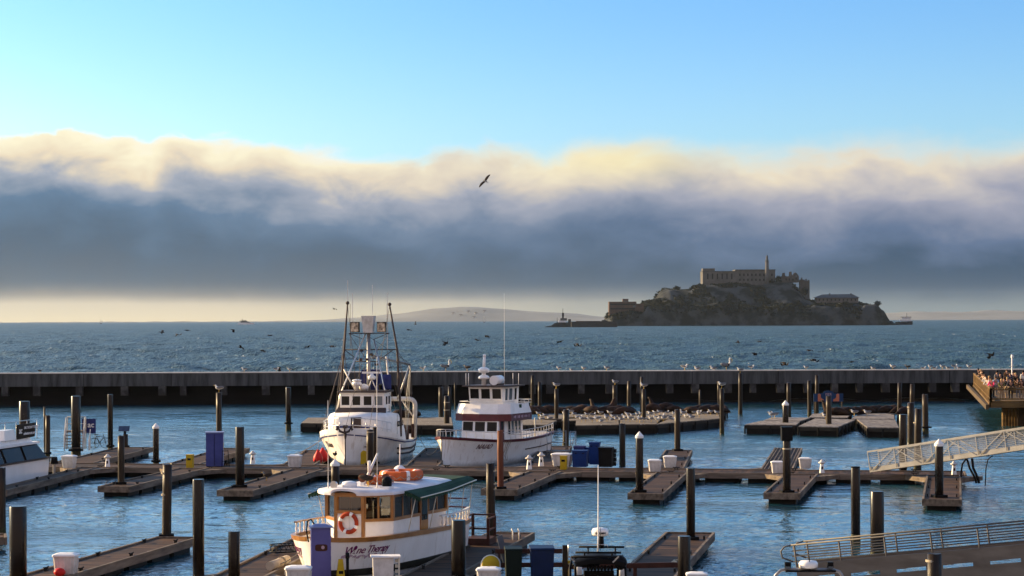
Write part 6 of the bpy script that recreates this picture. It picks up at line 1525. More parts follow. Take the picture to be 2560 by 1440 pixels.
# dark boarding steps with handrail on the right hand dock
t = thing('boarding_steps', (-1.35, 82.3, DZ + .012), -.2, 'dark red-brown timber boarding step with handrails by the wine boat', 'steps')
b = MB()
for x, y in ((-.35, -.3), (.5, -.3), (-.35, .9), (.5, .9)): b.box((x, y, .5), (.1, .1, 1.0 + (.12 if x < 0 else 0)))
for x in (-.35, .5): b.bar((x, -.32, 1.06 if x < 0 else .98), (x, .95, 1.06 if x < 0 else .98), .09, .05); b.bar((x, -.3, .55), (x, .9, .55), .05, .06)
b.bar((-.38, .9, 1.04), (.53, .9, 1.04), .08, .06); b.bar((-.38, .9, .5), (.53, .9, .5), .05, .06); b.build('rail_frame', M['wood_dark'], t); MB().box((.08, .3, .12), (.95, 1.25, .24)).build('step', M['wood_dark'], t)
for px, lb in ((1282, 'white swim ladder rail on the dock tip, left one'), (1298, 'white swim ladder rail on the dock tip, right one')):
    p = G(px, 1350, DZ); t = thing('ladder_rail', (p.x, p.y, DZ), 0, lb, 'ladder rail', 'ladder rails on the dock tip'); MB().tube([(0, 0, 0), (0, 0, .35), (-.04, .05, .42), (-.04, .3, .3), (.02, .4, 0)], .025, 8).build('tube', M['white'], t)
# bottom centre: timber railing, wheeled bins, drum
t = thing('timber_railing', (-1.0, 71.6, 0), 0, 'dark timber railing along the near walkway behind the bins', 'railing'); b = MB()
def rx(px): return (px - 1280) / F * 71.6 + 1.0
for z in (1.38, .93): b.bar((rx(1236), 0, z), (rx(1404), 0, z), .06, .15)
b.bar((rx(1404), 0, .86), (rx(1700), 0, .92), .07, .17); b.build('rails', M['wood_dark'], t); 
for px in (1246, 1275, 1328, 1364): MB().box((rx(px), .08, .75), (.06, .1, 1.35)).build('post', M['wood_dark'], t)
MB().box((rx(1411), .02, 1.0), (.17, .17, 1.15)).build('gate_post', M['timber'], t); MB().box((rx(1586), .1, .5), (.12, .12, .8)).build('post', M['wood_dark'], t)
def wheelie(x, y, w_, h_, m, lb):
    t = thing('wheeled_bin', (x, y, DZ + .012), .05, lb, 'wheeled bin', 'wheeled bins behind the bottom edge'); MB().box((0, 0, h_ * .48), (w_ * .86, .62, h_ * .88), taper=1.12).build('body', M[m], t)
    b = MB(); b.loft([[(-w_ * .52, -.38, h_ * .93), (w_ * .52, -.38, h_ * .93), (w_ * .52, .38, h_ * .95), (-w_ * .52, .38, h_ * .95)], [(-w_ * .5, -.36, h_ * .97), (w_ * .5, -.36, h_ * .97), (w_ * .5, .36, h_), (-w_ * .5, .36, h_)]], closed=True, smooth=False); b.add([(-w_ * .5, -.36, h_ * .97), (w_ * .5, -.36, h_ * .97), (w_ * .5, .36, h_), (-w_ * .5, .36, h_)], [(0, 1, 2, 3)]); b.build('lid', M[m], t)
    MB().tube([(-w_ * .4, .42, h_ * .9), (w_ * .4, .42, h_ * .9)], .025, 6).build('handle', M['black'], t)
    for s in (-1, 1): MB().tube([(s * w_ * .36, .3, .1), (s * w_ * .44, .3, .1)], .1, 12).build('wheel', M['rubber'], t)
M['darkgreen'] = mat('dark_green_plastic', (.007, .016, .014), (.005, .012, .011), 3, .6); M['binblue'] = mat('recycling_blue_plastic', (.008, .02, .07), (.006, .016, .05), 3, .5)
wheelie(.02, 70.6, .56, 1.12, 'darkgreen', 'dark green wheeled bin behind the bottom edge')
wheelie(.94, 70.4, .78, 1.16, 'binblue', 'blue wheeled bin with shiny lid behind the bottom edge')
t = thing('yellow_drum', (-.72, 71.4, DZ + .45), 0, 'yellow drum lid leaning behind the white box at the bottom', 'drum'); MB().lathe([(.30, -.2), (.33, -.18), (.33, .1), (.30, .13), (.02, .15)], 22, M=Matrix.Rotation(math.pi * .40, 4, 'X')).build('shell', M['cream'], t); MB().lathe([(.29, .14), (.28, .155), (.01, .16)], 22, M=Matrix.Rotation(math.pi * .40, 4, 'X')).build('face', M['yellow'], t)
t = thing('rowing_oar', (-.25, 71.9, DZ), .2, 'grey-blue folded sheet leaning on the railing by the bins', 'sheet'); MB().add([(-.3, -.1, 1.35), (-.12, -.12, 1.4), (.18, -.25, .2), (0, -.25, .05), (-.3, -.06, 1.35), (-.12, -.08, 1.4), (.18, -.21, .2), (0, -.21, .05)], [(0, 1, 2, 3), (7, 6, 5, 4), (0, 4, 5, 1), (1, 5, 6, 2), (2, 6, 7, 3), (3, 7, 4, 0)]).build('sheet', mat('blue_grey_tarp', (.09, .11, .14), (.06, .075, .10), 2, .8), t)
# console boat with radar arch at the bottom centre
cbt = thing('patrol_boat', (2.6, 65.6, 0), 0, 'dark console boat with rod racks, radar dome and whip antenna', 'boat'); DB = 65.6
def qx(px): return (px - 1280) / F * DB - 2.6
def qz(y): return H - (y - Y0) / F * DB
b = MB(); pr_ = [(1.35, .2, .9), (1.3, -3, .9), (1.1, 2.2, .95), (0, 3.3, 1.0)]
b.add([(-1.25, -3, .75), (1.25, -3, .75), (1.25, 1.6, .85), (.7, 2.8, .95), (0, 3.3, 1.0), (-.7, 2.8, .95), (-1.25, 1.6, .85), (-.9, -3, -.3), (.9, -3, -.3), (.8, 1.6, -.3), (.3, 2.6, -.2), (0, 2.9, -.1), (-.3, 2.6, -.2), (-.8, 1.6, -.3)], [(0, 7, 8, 1), (1, 8, 9, 2), (2, 9, 10, 3), (3, 10, 11, 4), (4, 11, 12, 5), (5, 12, 13, 6), (6, 13, 7, 0), (0, 1, 2, 3, 4, 5, 6)]); b.build('hull', M['black'], cbt)
b = MB()
for x in (qx(1422), qx(1560)): b.tube([(x * 1.02, -.8, .7), (x, -.4, qz(1418)), (x * .9, 0, qz(1392))], .04, 8); b.tube([(x * .75, .9, .7), (x * .8, .7, qz(1400))], .04, 8)
b.build('arch', M['black'], cbt)
b = MB(); rfv = []
for i in range(13):
    u = -1 + 2 * i / 12; rfv.append([(u * .74, -.75, qz(1392) - .12 * u * u), (u * .8, 0, qz(1385) - .16 * u * u), (u * .74, .75, qz(1388) - .12 * u * u)])
b.loft(rfv); b.loft([[(x, y, z - .12) for x, y, z in s] for s in rfv]); b.loft([[s[0] for s in rfv], [(s[0][0], s[0][1], s[0][2] - .12) for s in rfv]], smooth=False); b.loft([[s[2] for s in rfv], [(s[2][0], s[2][1], s[2][2] - .12) for s in rfv]], smooth=False); b.build('hard_top', M['black'], cbt)
b = MB()
for y, z0, a_, c_ in ((.5, 1372, 1447, 1561), (-.3, 1379, 1436, 1550), (-.7, 1386, 1424, 1540)):
    b.tube([(qx(a_), y, qz(z0)), (qx(c_), y, qz(z0 + 1))], .035, 6)
    for f in (.2, .8): b.tube([(qx(a_ + (c_ - a_) * f), y, qz(z0)), (qx(a_ + (c_ - a_) * f), y * .8, qz(1390))], .025, 6)
b.build('roof_rack', M['black'], cbt)
b = MB(); b.box((0, .3, qz(1402)), (1.5, .8, .2)); b.ell((qx(1548), -.3, qz(1405)), (.2, .2, .22), 12, 8); b.ell((qx(1460), .1, qz(1412)), (.5, .3, .08), 12, 6); [b.ell((-.35 + .1 * k, -.5, qz(1416)), (.05, .06, .09), 8, 6) for k in range(8)]; b.build('console_gear', M['black'], cbt)
b = MB(); b.box((0, .6, .95), (.9, .8, .9)); b.build('console', M['black'], cbt); MB().box((-.1, -.8, .8), (.9, .5, .6)).build('bench', M['black'], cbt)
b = MB(); b.tube([(qx(1418), -.1, qz(1400)), (qx(1419), -.1, qz(1362)), (qx(1421), -.1, qz(1360)), (qx(1492), -.1, qz(1361)), (qx(1516), -.1, qz(1362)), (qx(1518), -.1, qz(1371))], .013, 6); b.build('hoop', M['steelpale'], cbt)
for a_, c_ in (((1418, 1383), (1433, 1397)), ((1542, 1384), (1527, 1399))): MB().bar((qx(a_[0]), -.85, qz(a_[1])), (qx(c_[0]), -.85, qz(c_[1])), .03, .04).build('strut', M['alu'], cbt)
t = MB().lathe([(.10, qz(1372)), (.08, qz(1342)), (.05, qz(1340))], 12, (qx(1501), .1, 0)).build('radar_post', M['black'], cbt)
b = MB(); zr = qz(1341); b.lathe([(.2, zr), (.25, zr + .04), (.255, zr + .15), (.22, zr + .22), (.1, zr + .245), (.01, zr + .25)], 26, (qx(1499), .1, 0)); rd = b.build('radar_dome', M['gel'], cbt)
def cyl_warp(cx, cy, r, z): return lambda u, v, w, wid: Vector((cx + (r + .008 + w) * math.sin((u - wid / 2) / r), cy - (r + .008 + w) * math.cos((u - wid / 2) / r), z + v))
text_obj('lettering', 'GARMIN', .085, M['black'], rd, cyl_warp(qx(1499), .1, .256, zr + .07), ext=.003, bold=True)
MB().tube([(qx(1492), -.25, qz(1378)), (qx(1493), -.25, qz(1345)), (qx(1493.5), -.25, qz(1162))], [.024, .022, .010], 8).build('whip_antenna', M['white'], cbt)
MB().tube([(qx(1498), -.2, qz(1376)), (qx(1498), -.2, qz(1318))], .011, 6).build('short_antenna', M['black'], cbt)
t = thing('yellow_crate', (1.5, 71.9, DZ), 0, 'yellow crate behind the console boat\'s left side', 'crate'); MB().box((.28, 0, .25), (.3, .3, .5)).build('body', M['yellow'], t); MB().box((.28, 0, .52), (.32, .32, .04)).build('rim', M['yellow'], t)
for px, lb in ((1447, 'white cylindrical fender hanging left of the console boat'), (1555, 'white cylindrical fender hanging right of the console boat')):
    p = P(px, 1432, 68.6); t = thing('boat_fender', p, 0, lb, 'fender', 'white boat fenders'); MB().lathe([(.03, -.3), (.1, -.24), (.12, 0), (.1, .2), (.03, .26)], 14).build('body', M['whiteold'], t); MB().tube([(0, 0, .24), (0, 0, .5)], .012, 5).build('line', M['rope'], t)
t = thing('rope_coil', (5.75, 74.5, DZ + .02), .2, 'coil of pale rope on the bottom right finger dock', 'rope'); b = MB()
for k in range(4): b.tube([((.2 - .02 * k) * math.cos(6.283 * i / 18) , (1.1 - .1 * k) * math.sin(6.283 * i / 18), .03 + .04 * k) for i in range(18)], .025, 6, closed=True)
b.build('coil', M['rope'], t)
# cabin top of the boat under the lower gangway
bt = thing('console_boat', (8.0, 60.0, 0), 0, 'small boat\'s radar arch with white dome in front of the lower gangway', 'boat')
def sx(px): return (px - 1280) / F * 60 - 8.0
def sz(y): return H - (y - Y0) / F * 60
b = MB(); b.tube([(sx(1934), 0, sz(1475)), (sx(1937), 0, sz(1440)), (sx(1950), 0, sz(1428)), (sx(1966), 0, sz(1425)), (sx(2080), 0, sz(1427)), (sx(2096), 0, sz(1432)), (sx(2103), 0, sz(1442)), (sx(2106), 0, sz(1475))], .045, 8); b.build('arch', M['alu'], bt)
b = MB(); b.box(((sx(1960) + sx(2085)) / 2, 0, sz(1428)), (sx(2085) - sx(1960), .5, .05)); b.build('arch_shelf', M['black'], bt)
b = MB(); zr = sz(1423); b.lathe([(.2, zr), (.26, zr + .03), (.265, zr + .14), (.22, zr + .2), (.02, zr + .22)], 24, (sx(2019), 0, 0)); b.build('radar_dome', M['gel'], bt)
MB().tube([(sx(2019), -.2, zr - .05), (sx(2019), -.2, zr + .32)], .014, 6).build('short_antenna', M['black'], bt)
for px in (1967, 2073): b = MB(); b.box((sx(px), -.05, sz(1414)), (.16, .14, .16)); lm = b.build('work_light', M['black'], bt); MB().box((sx(px), -.125, sz(1420)), (.13, .02, .06)).build('lens', M['glass_pale'], lm)
b = MB(); b.add([(-1.1, -2, .9), (1.1, -2, .9), (1.1, 2.5, .95), (0, 3.6, 1.05), (-1.1, 2.5, .95), (-.8, -2, -.2), (.8, -2, -.2), (.8, 2.5, -.2), (0, 3.2, -.1), (-.8, 2.5, -.2)], [(0, 1, 2, 3, 4), (0, 5, 6, 1), (1, 6, 7, 2), (2, 7, 8, 3), (3, 8, 9, 4), (4, 9, 5, 0)]); b.build('hull', M['gel'], bt); MB().box((0, .6, 1.2), (1.3, 1.4, .6)).build('console', M['gel'], bt)
# ---------------------------------------------------------------- sea lions
M['sealion'] = mat('wet_brown_fur', (.042, .021, .012), (.008, .006, .005), 2.0, .6, rnd=.35)
def sl_mesh(path, radii, flips):
    b = MB(); b.tube(path, radii, 14)
    b.ell(path[0], (radii[0] * 1.05,) * 3, 10, 7); b.ell(path[-1], (radii[-1],) * 3, 8, 6)
    for c, r_, rz, ry in flips: b.ell((0, 0, 0), r_, 10, 6, Matrix.Translation(c) @ Matrix.Rotation(rz, 4, 'Z') @ Matrix.Rotation(ry, 4, 'Y'))
    return b.mesh('sea_lion', M['sealion'])
SL = {'lie': sl_mesh([(1.22, .05, .17), (1.05, .03, .2), (.85, 0, .23), (.5, 0, .30), (.1, 0, .33), (-.35, 0, .28), (-.75, 0, .17), (-1.05, 0, .09)], [.06, .12, .16, .27, .33, .28, .15, .06], [((.35, .38, .06), (.32, .12, .035), .9, 0), ((.35, -.36, .06), (.3, .12, .035), -.8, 0), ((-1.2, .1, .06), (.22, .08, .03), -.3, 0), ((-1.2, -.1, .06), (.22, .08, .03), .3, 0)]),
      'up': sl_mesh([(.92, 0, 1.16), (.80, 0, 1.14), (.70, 0, 1.02), (.62, 0, .78), (.48, 0, .50), (.15, 0, .34), (-.3, 0, .28), (-.75, 0, .16), (-1.05, 0, .08)], [.05, .10, .12, .17, .26, .32, .27, .14, .05], [((.5, .36, .10), (.34, .12, .04), 1.1, .35), ((.5, -.36, .10), (.34, .12, .04), -1.1, .35), ((-1.2, .1, .06), (.22, .08, .03), -.3, 0), ((-1.2, -.1, .06), (.22, .08, .03), .3, 0)]),
      'curl': sl_mesh([(.70, .50, .16), (.72, .34, .2), (.62, .12, .25), (.35, 0, .30), (0, -.05, .32), (-.4, 0, .27), (-.75, .12, .16), (-.98, .28, .08)], [.06, .12, .17, .28, .33, .27, .14, .06], [((.1, -.38, .08), (.3, .12, .035), -1.2, 0), ((-1.05, .42, .06), (.2, .08, .03), 1.0, 0)])}
ORD = 'first second third fourth fifth sixth seventh eighth ninth tenth eleventh twelfth thirteenth fourteenth fifteenth sixteenth seventeenth eighteenth nineteenth twentieth'.split()
def label_row(items, fmt):
    n = len(items)
    for i, it in enumerate(items):
        w_ = 'leftmost' if i == 0 else 'rightmost' if i == n - 1 else (ORD[i] + ' from the left' if i < (n + 1) // 2 or n - 1 - i >= 20 else ORD[n - 1 - i] + ' from the right')
        yield it, fmt % w_
SR = random.Random(17)
slg = [('heap beside the maroon-trimmed boat', [(1330, 1036, 'lie', 2.6), (1346, 1035, 'curl', 2.9)]),
       ('leftmost raft heap', [(1376, 1035, 'lie', 3.0), (1392, 1034.5, 'curl', .3), (1408, 1035, 'lie', 2.8), (1426, 1034.5, 'lie', -.3), (1444, 1035.2, 'lie', .1), (1456, 1034.8, 'curl', -.4)]),
       ('central heap', [(1482, 1036, 'lie', 2.7), (1493, 1034.6, 'up', 2.4), (1508, 1036, 'lie', .3), (1516, 1034.8, 'up', .5), (1531, 1036, 'curl', 2.9), (1546, 1035, 'lie', -.2), (1558, 1036.2, 'lie', .3), (1570, 1035, 'curl', 0)]),
       ('group by the thin pole', [(1632, 1029.6, 'curl', 2.8), (1644, 1028.8, 'up', 2.9), (1668, 1029, 'lie', 3.3), (1687, 1029.5, 'lie', 3.0)]),
       ('right heap at the thin pole', [(1731, 1034.5, 'lie', 2.8), (1746, 1033.5, 'curl', .4), (1762, 1034.3, 'lie', .2), (1775, 1031.5, 'lie', 3.2), (1788, 1034.2, 'lie', -.2), (1797, 1030.5, 'curl', .8), (1811, 1032.2, 'lie', 1.8)]),
       ('heap behind the blue sign', [(2078, 1037, 'up', 2.8), (2094, 1038.5, 'lie', 2.9), (2108, 1036, 'lie', .3), (2120, 1038, 'curl', .1), (2136, 1037.5, 'lie', -.3)]),
       ('far right raft heap', [(2163, 1033, 'curl', 3.0), (2182, 1032.4, 'lie', .2), (2200, 1031.6, 'lie', 3.1), (2216, 1032.4, 'curl', .3), (2233, 1031.8, 'lie', -.1), (2247, 1033.5, 'lie', .5), (2262, 1036, 'lie', .7)]),
       ('pair behind the fishing boat', [(1006, 1044.2, 'lie', 2.9), (1030, 1043.8, 'curl', .2)])]
for nm, its in slg:
    its = sorted(its)
    for (px, y, kd, rz), lb in label_row(its, 'sea lion with raised head, %s in the ' + nm):
        if kd != 'up': lb = lb.replace('sea lion with raised head', 'sea lion lying ' + ('flat' if kd == 'lie' else 'curled'))
        p = G(px, y, RZ); o = bpy.data.objects.new('sea_lion', SL[kd]); COL.objects.link(o); o.location = (p.x, p.y, RZ - .01); o.rotation_euler = (0, 0, rz)
        s = SR.uniform(.9, 1.15); o.scale = (s, s, s * SR.uniform(.95, 1.2)); tag(o, lb, 'sea lion', 'sea lions on the rafts')

# ---------------------------------------------------------------- birds
M['gullwhite'] = mat('white_feathers', (.72, .71, .69), (.62, .61, .59), 8, .8)
M['gullgrey'] = mat('grey_wing', (.17, .175, .19), (.12, .125, .135), 8, .8)
M['dark_feather'] = mat('dark_feathers', (.045, .035, .028), (.025, .02, .017), 8, .8)
M['beak'] = mat('yellow_beak', (.55, .36, .05), (.45, .3, .04), 4, .5)
def bird_stand(L, body, wing, headm, long_neck=False, resting=False):
    hb = 0 if resting else .16
    b = MB(); b.tube([(-.30, 0, .16 + hb), (-.18, 0, .15 + hb), (0, 0, .14 + hb), (.14, 0, .17 + hb), (.2, 0, .21 + hb)], [.02, .07, .105, .095, .06], 10)
    hd = MB()
    if long_neck: hd.tube([(.17, 0, .2 + hb), (.24, 0, .32 + hb), (.2, 0, .46 + hb), (.24, 0, .55 + hb), (.31, 0, .54 + hb)], [.06, .045, .035, .05, .03], 8); bk = MB(); bk.tube([(.30, 0, .54 + hb), (.36, 0, .45 + hb), (.34, 0, .28 + hb)], [.03, .03, .008], 6)
    else: hd.tube([(.15, 0, .19 + hb), (.2, 0, .27 + hb), (.23, 0, .31 + hb), (.27, 0, .31 + hb)], [.065, .055, .06, .03], 8); bk = MB(); bk.tube([(.28, 0, .31 + hb), (.35, 0, .30 + hb), (.37, 0, .285 + hb)], [.018, .014, .004], 6)
    wg = MB()
    for s in (-1, 1): wg.ell((0, 0, 0), (.25, .03, .085), 10, 7, Matrix.Translation((-.09, s * .085, .185 + hb)) @ Matrix.Rotation(.12, 4, 'Y') @ Matrix.Rotation(s * .12, 4, 'Z'))
    lg = MB()
    if not resting:
        for s in (-1, 1): lg.tube([(.01, s * .045, .2), (.02, s * .045, 0), (.07, s * .05, .005)], .011, 5)
    ps_ = [(b, body), (hd, headm), (wg, wing), (bk, M['beak'])] + ([(lg, M['beak'])] if lg.v else [])
    for q, _ in ps_: q.v = [(x * L, y * L, z * L) for x, y, z in q.v]
    return multi('gull', ps_)
BM = {'gull': bird_stand(1.0, M['gullwhite'], M['gullgrey'], M['gullwhite']), 'rest': bird_stand(1.0, M['gullwhite'], M['gullgrey'], M['gullwhite'], resting=True), 'dark': bird_stand(1.0, M['dark_feather'], M['dark_feather'], M['gullgrey']), 'pelican': bird_stand(1.7, M['dark_feather'], M['gullgrey'], M['gullwhite'], True)}
BR = random.Random(44)
def put_bird(kd, loc, rz, lb, grp, s=1.0, name=None):
    o = bpy.data.objects.new(name or ('pelican' if kd == 'pelican' else 'gull'), BM[kd]); COL.objects.link(o); o.location = loc; o.rotation_euler = (0, 0, rz); o.scale = (s,) * 3
    return tag(o, lb, 'pelican' if kd == 'pelican' else 'gull', grp)
raft_rows = {}
for cx, cy in [(70, 440), (115, 435), (170, 445), (70, 475), (30, 400), (425, 385), (465, 415), (630, 415), (790, 395), (905, 390), (540, 430), (512, 437), (565, 475), (610, 470), (690, 475), (755, 470), (800, 480), (875, 465), (760, 440), (865, 440), (955, 425), (1035, 445), (1050, 480), (1110, 465), (1160, 470), (1210, 460), (1240, 470), (1280, 480), (1120, 390), (1140, 420), (1190, 425), (1255, 395), (1300, 410), (1380, 460), (1410, 410), (1470, 405), (1520, 385), (1615, 375), (1640, 430), (1600, 440), (1490, 480), (1570, 465), (1470, 440), (1680, 455), (1700, 410), (1800, 370), (1810, 400), (1835, 395), (1850, 430), (1885, 430), (1915, 435), (1940, 360), (2010, 385), (2010, 415), (1890, 355), (2230, 370), (2230, 395), (1330, 478), (1420, 475), (1545, 440), (1750, 425), (1965, 400), (2090, 400), (2150, 385), (985, 470), (930, 465), (700, 430), (350, 405)]:
    px, y = 1340 + cx * .2031, 960 + cy * .2031
    y = min(max(y, 1034.5), 1058)
    if px < 1400: k = ('leftmost gull raft', 'front' if y > 1050 else 'back')
    elif px < 1548: k = ('gull platform\'s left part', 'front' if y > 1051 else 'middle' if y > 1043.3 else 'back')
    elif px < 1645: k = ('gull platform\'s middle part', 'front' if y > 1049 else 'middle' if y > 1042.3 else 'back')
    else: k = ('gull platform\'s right part', 'front' if y > 1046 else 'middle' if y > 1040 else 'back')
    raft_rows.setdefault(k, []).append((px, y))
for (zone, row), its in raft_rows.items():
    for (px, y), lb in label_row(sorted(its), 'gull, ' + row + ' row on the ' + zone + ', %s'):
        p = G(px, y - 1.0, RZ); put_bird(BR.choice(['gull', 'gull', 'rest']), (p.x, p.y, RZ), math.pi + BR.uniform(-.9, .9) if BR.random() < .75 else BR.uniform(-1, 1), lb, 'gulls on the sea lion rafts', BR.uniform(.78, 1.0))
for px, y, lb in ((1930, 1046, 'pair of gulls\' nearer one on the leftmost empty raft'), (1937, 1045.4, 'gull at the back of the leftmost empty raft'), (2064, 1049, 'upright white gull beside the pile before the blue sign'), (2136, 1040, 'white gull at the left of the far right heap'), (2168, 1040.5, 'small gull on the raft under the far right heap'), (2085, 1036, 'white gull left of the sea lions behind the blue sign')):
    p = G(px, y, RZ); put_bird('gull', (p.x, p.y, RZ), math.pi + BR.uniform(-.5, .5), lb, 'gulls on the empty rafts', 1.1)
# on the breakwater
bw = [(95, 'dark', .7), (601, 'gull', 1), (681, 'gull', 1), (714, 'gull', .9), (1047, 'gull', 1.1), (1103, 'pelican', 1), (1157, 'dark', 1.3), (1387, 'gull', 1), (1418, 'rest', .8), (1449, 'gull', .9), (1507, 'gull', 1), (1703, 'gull', 1.35), (1735, 'rest', 1.3), (1776, 'rest', 1.4), (1808, 'pelican', 1.05), (1872, 'gull', 1.1), (2010, 'gull', .9), (2180, 'rest', 1), (2230, 'gull', 1.1), (2268, 'dark', 1), (2308, 'rest', .9), (2325, 'gull', 1), (2337, 'rest', .9), (2356, 'gull', 1), (2370, 'rest', .9), (2387, 'gull', 1.1), (2398, 'rest', 1), (2424, 'gull', 1)]
for (px, kd, s), lb in label_row(bw, '%s bird standing on the breakwater coping'):
    f = (px + 40) / 2680.0; p = bk.location + (br_ - bl) * f + Vector((-math.sin(bang), math.cos(bang), 0)) * .75
    what = {'gull': 'white gull', 'rest': 'resting grey and white gull', 'dark': 'dark bird', 'pelican': 'tall brown pelican'}[kd]
    put_bird(kd, (p.x, p.y, 3.445), math.pi + BR.uniform(-.7, .7) if BR.random() < .6 else BR.uniform(-.6, .6), what + ' on the breakwater, ' + lb.split(' bird')[0] + ' of the birds there', 'birds along the breakwater', s)
for key, where in (('l', 'pile behind the blue cabinet'), ('C', 'pile before the leftmost sea lion heap'), ('E', 'broad pile among the central sea lions'), ('H', 'pile at the middle of the gull raft'), ('K', 'pile at the gull raft\'s right end'), ('L', 'tall pile right of the gull raft')):
    q = PILES[key]; put_bird('gull', (q.location.x, q.location.y, q['top']), math.pi + BR.uniform(-.4, .4), 'gull perched on top of the ' + where, 'gulls perched on piles', 1.05)
q = PILES['z']; put_bird('dark', (q.location.x, q.location.y, q['top'] + .26), 1.4, 'small dark bird on the white cone behind the wine boat', 'gulls perched on piles', .8)
rv = on_boat(wb, (1.7, .28, RT - .04)); put_bird('dark', rv, -.3, 'dark gull standing on the front of the wine boat\'s roof', 'birds near the wine boat', .95)
p = G(667, 1201, DZ); put_bird('dark', (p.x, p.y, DZ), 2.8, 'brown bird standing on the finger dock below the blue cabinet', 'birds near the wine boat', .9)
# flying birds
def bird_fly(up, body, wing, sc_=1.0):
    b = MB(); b.tube([(-.42, 0, 0), (-.25, 0, .02), (.05, 0, .02), (.3, 0, .04), (.42, 0, .07), (.52, 0, .06)], [.03, .09, .12, .08, .055, .04], 8)
    b.tube([(.5, 0, .06), (.62, 0, .04), (.74, 0, .02)], [.035, .022, .006], 6)
    wg = MB()
    for s in (-1, 1):
        for j in range(5):
            pass
        sp_ = [(0.06, .22, .0), (.35, .26, up * .16), (.7, .24, up * .20), (1.0, .17, up * .10), (1.22, .05, up * -.02)]
        top_, bot_ = [], []
        for d_, c_, z_ in sp_:
            sw = -.12 * max(0, d_ - .5); top_.append([(c_ * .62 + sw, s * d_, z_ + .02), (sw, s * d_, z_ + .045), (-c_ + sw, s * d_, z_ + .012)]); bot_.append([(c_ * .62 + sw, s * d_, z_ + .01), (sw, s * d_, z_), (-c_ + sw, s * d_, z_)])
        wg.loft(top_); wg.loft(bot_); wg.loft([[t_[0] for t_ in top_], [t_[0] for t_ in bot_]]); wg.loft([[t_[2] for t_ in top_], [t_[2] for t_ in bot_]])
    for q in (b, wg): q.v = [(x * sc_, y * sc_, z * sc_) for x, y, z in q.v]
    return multi('pelican', [(b, body), (wg, wing)])
FL = [bird_fly(u, M['dark_feather'], M['dark_feather']) for u in (1.1, -1.4, .3, -2.2)]
fl_ = [(405, 831), (443, 836), (468, 826), (583, 825), (602, 869), (657, 876), (675, 839), (697, 920), (769, 868), (831, 865), (1022, 825), (1113, 856), (1193, 851), (1218, 840), (1399, 855), (1443, 860), (1845, 856), (1887, 884), (1899, 854), (1960, 907), (2023, 877), (2035, 899), (2129, 905), (2475, 886)]
for k, ((px, y), lb) in enumerate(label_row(fl_, 'dark pelican flying low over the bay, %s of the flock')):
    D = BR.uniform(330, 400) if y < 880 else BR.uniform(270, 300); o = bpy.data.objects.new('pelican', FL[k % 4]); COL.objects.link(o); o.location = P(px, y, D)
    o.rotation_euler = (BR.uniform(-.35, .35), BR.uniform(-.15, .15), math.pi + BR.uniform(-.7, .7)); o.scale = (.86,) * 3; tag(o, lb, 'pelican', 'pelicans flying low over the bay')
o = bpy.data.objects.new('gull', bird_fly(.6, M['gullgrey'], M['dark_feather'])); COL.objects.link(o); o.location = P(1213, 453, 150); o.rotation_euler = (0.15, .95, .2); o.scale = (.50,) * 3
o.rotation_euler = Matrix([(.75, .5, .2), (-.55, .35, -.75), (-.42, .80, .55)]).to_3x3().normalized().to_euler(); tag(o, 'large gull soaring alone against the fog bank, wings tilted', 'gull', 'gulls in the air')
o = bpy.data.objects.new('gull', FL[0]); COL.objects.link(o); o.location = P(836, 773, 300); o.rotation_euler = (.2, .1, 2.6); o.scale = (.45,) * 3; tag(o, 'small dark bird flying left of the fishing boat\'s mast', 'gull', 'gulls in the air')

# ---------------------------------------------------------------- people on the pier
def skin(name, vs, es, rad, m, sub=1):
    me = bpy.data.meshes.new(name); me.from_pydata([tuple(v) for v in vs], es, []); o = bpy.data.objects.new(name, me); COL.objects.link(o)
    md = o.modifiers.new('skin', 'SKIN'); sk = me.skin_vertices[0].data
    for i, r_ in enumerate(rad): sk[i].radius = r_ if isinstance(r_, tuple) else (r_, r_)
    sk[0].use_root = True
    if sub: s_ = o.modifiers.new('sub', 'SUBSURF'); s_.levels = s_.render_levels = sub
    bpy.context.view_layer.update(); r2 = bpy.data.meshes.new_from_object(o.evaluated_get(bpy.context.evaluated_depsgraph_get())); bpy.data.objects.remove(o); r2.name = name
    r2.materials.clear(); r2.materials.append(m); r2.polygons.foreach_set('use_smooth', [True] * len(r2.polygons)); return r2
M['skin'] = mat('skin', (.42, .24, .17), (.36, .20, .14), 6, .55)
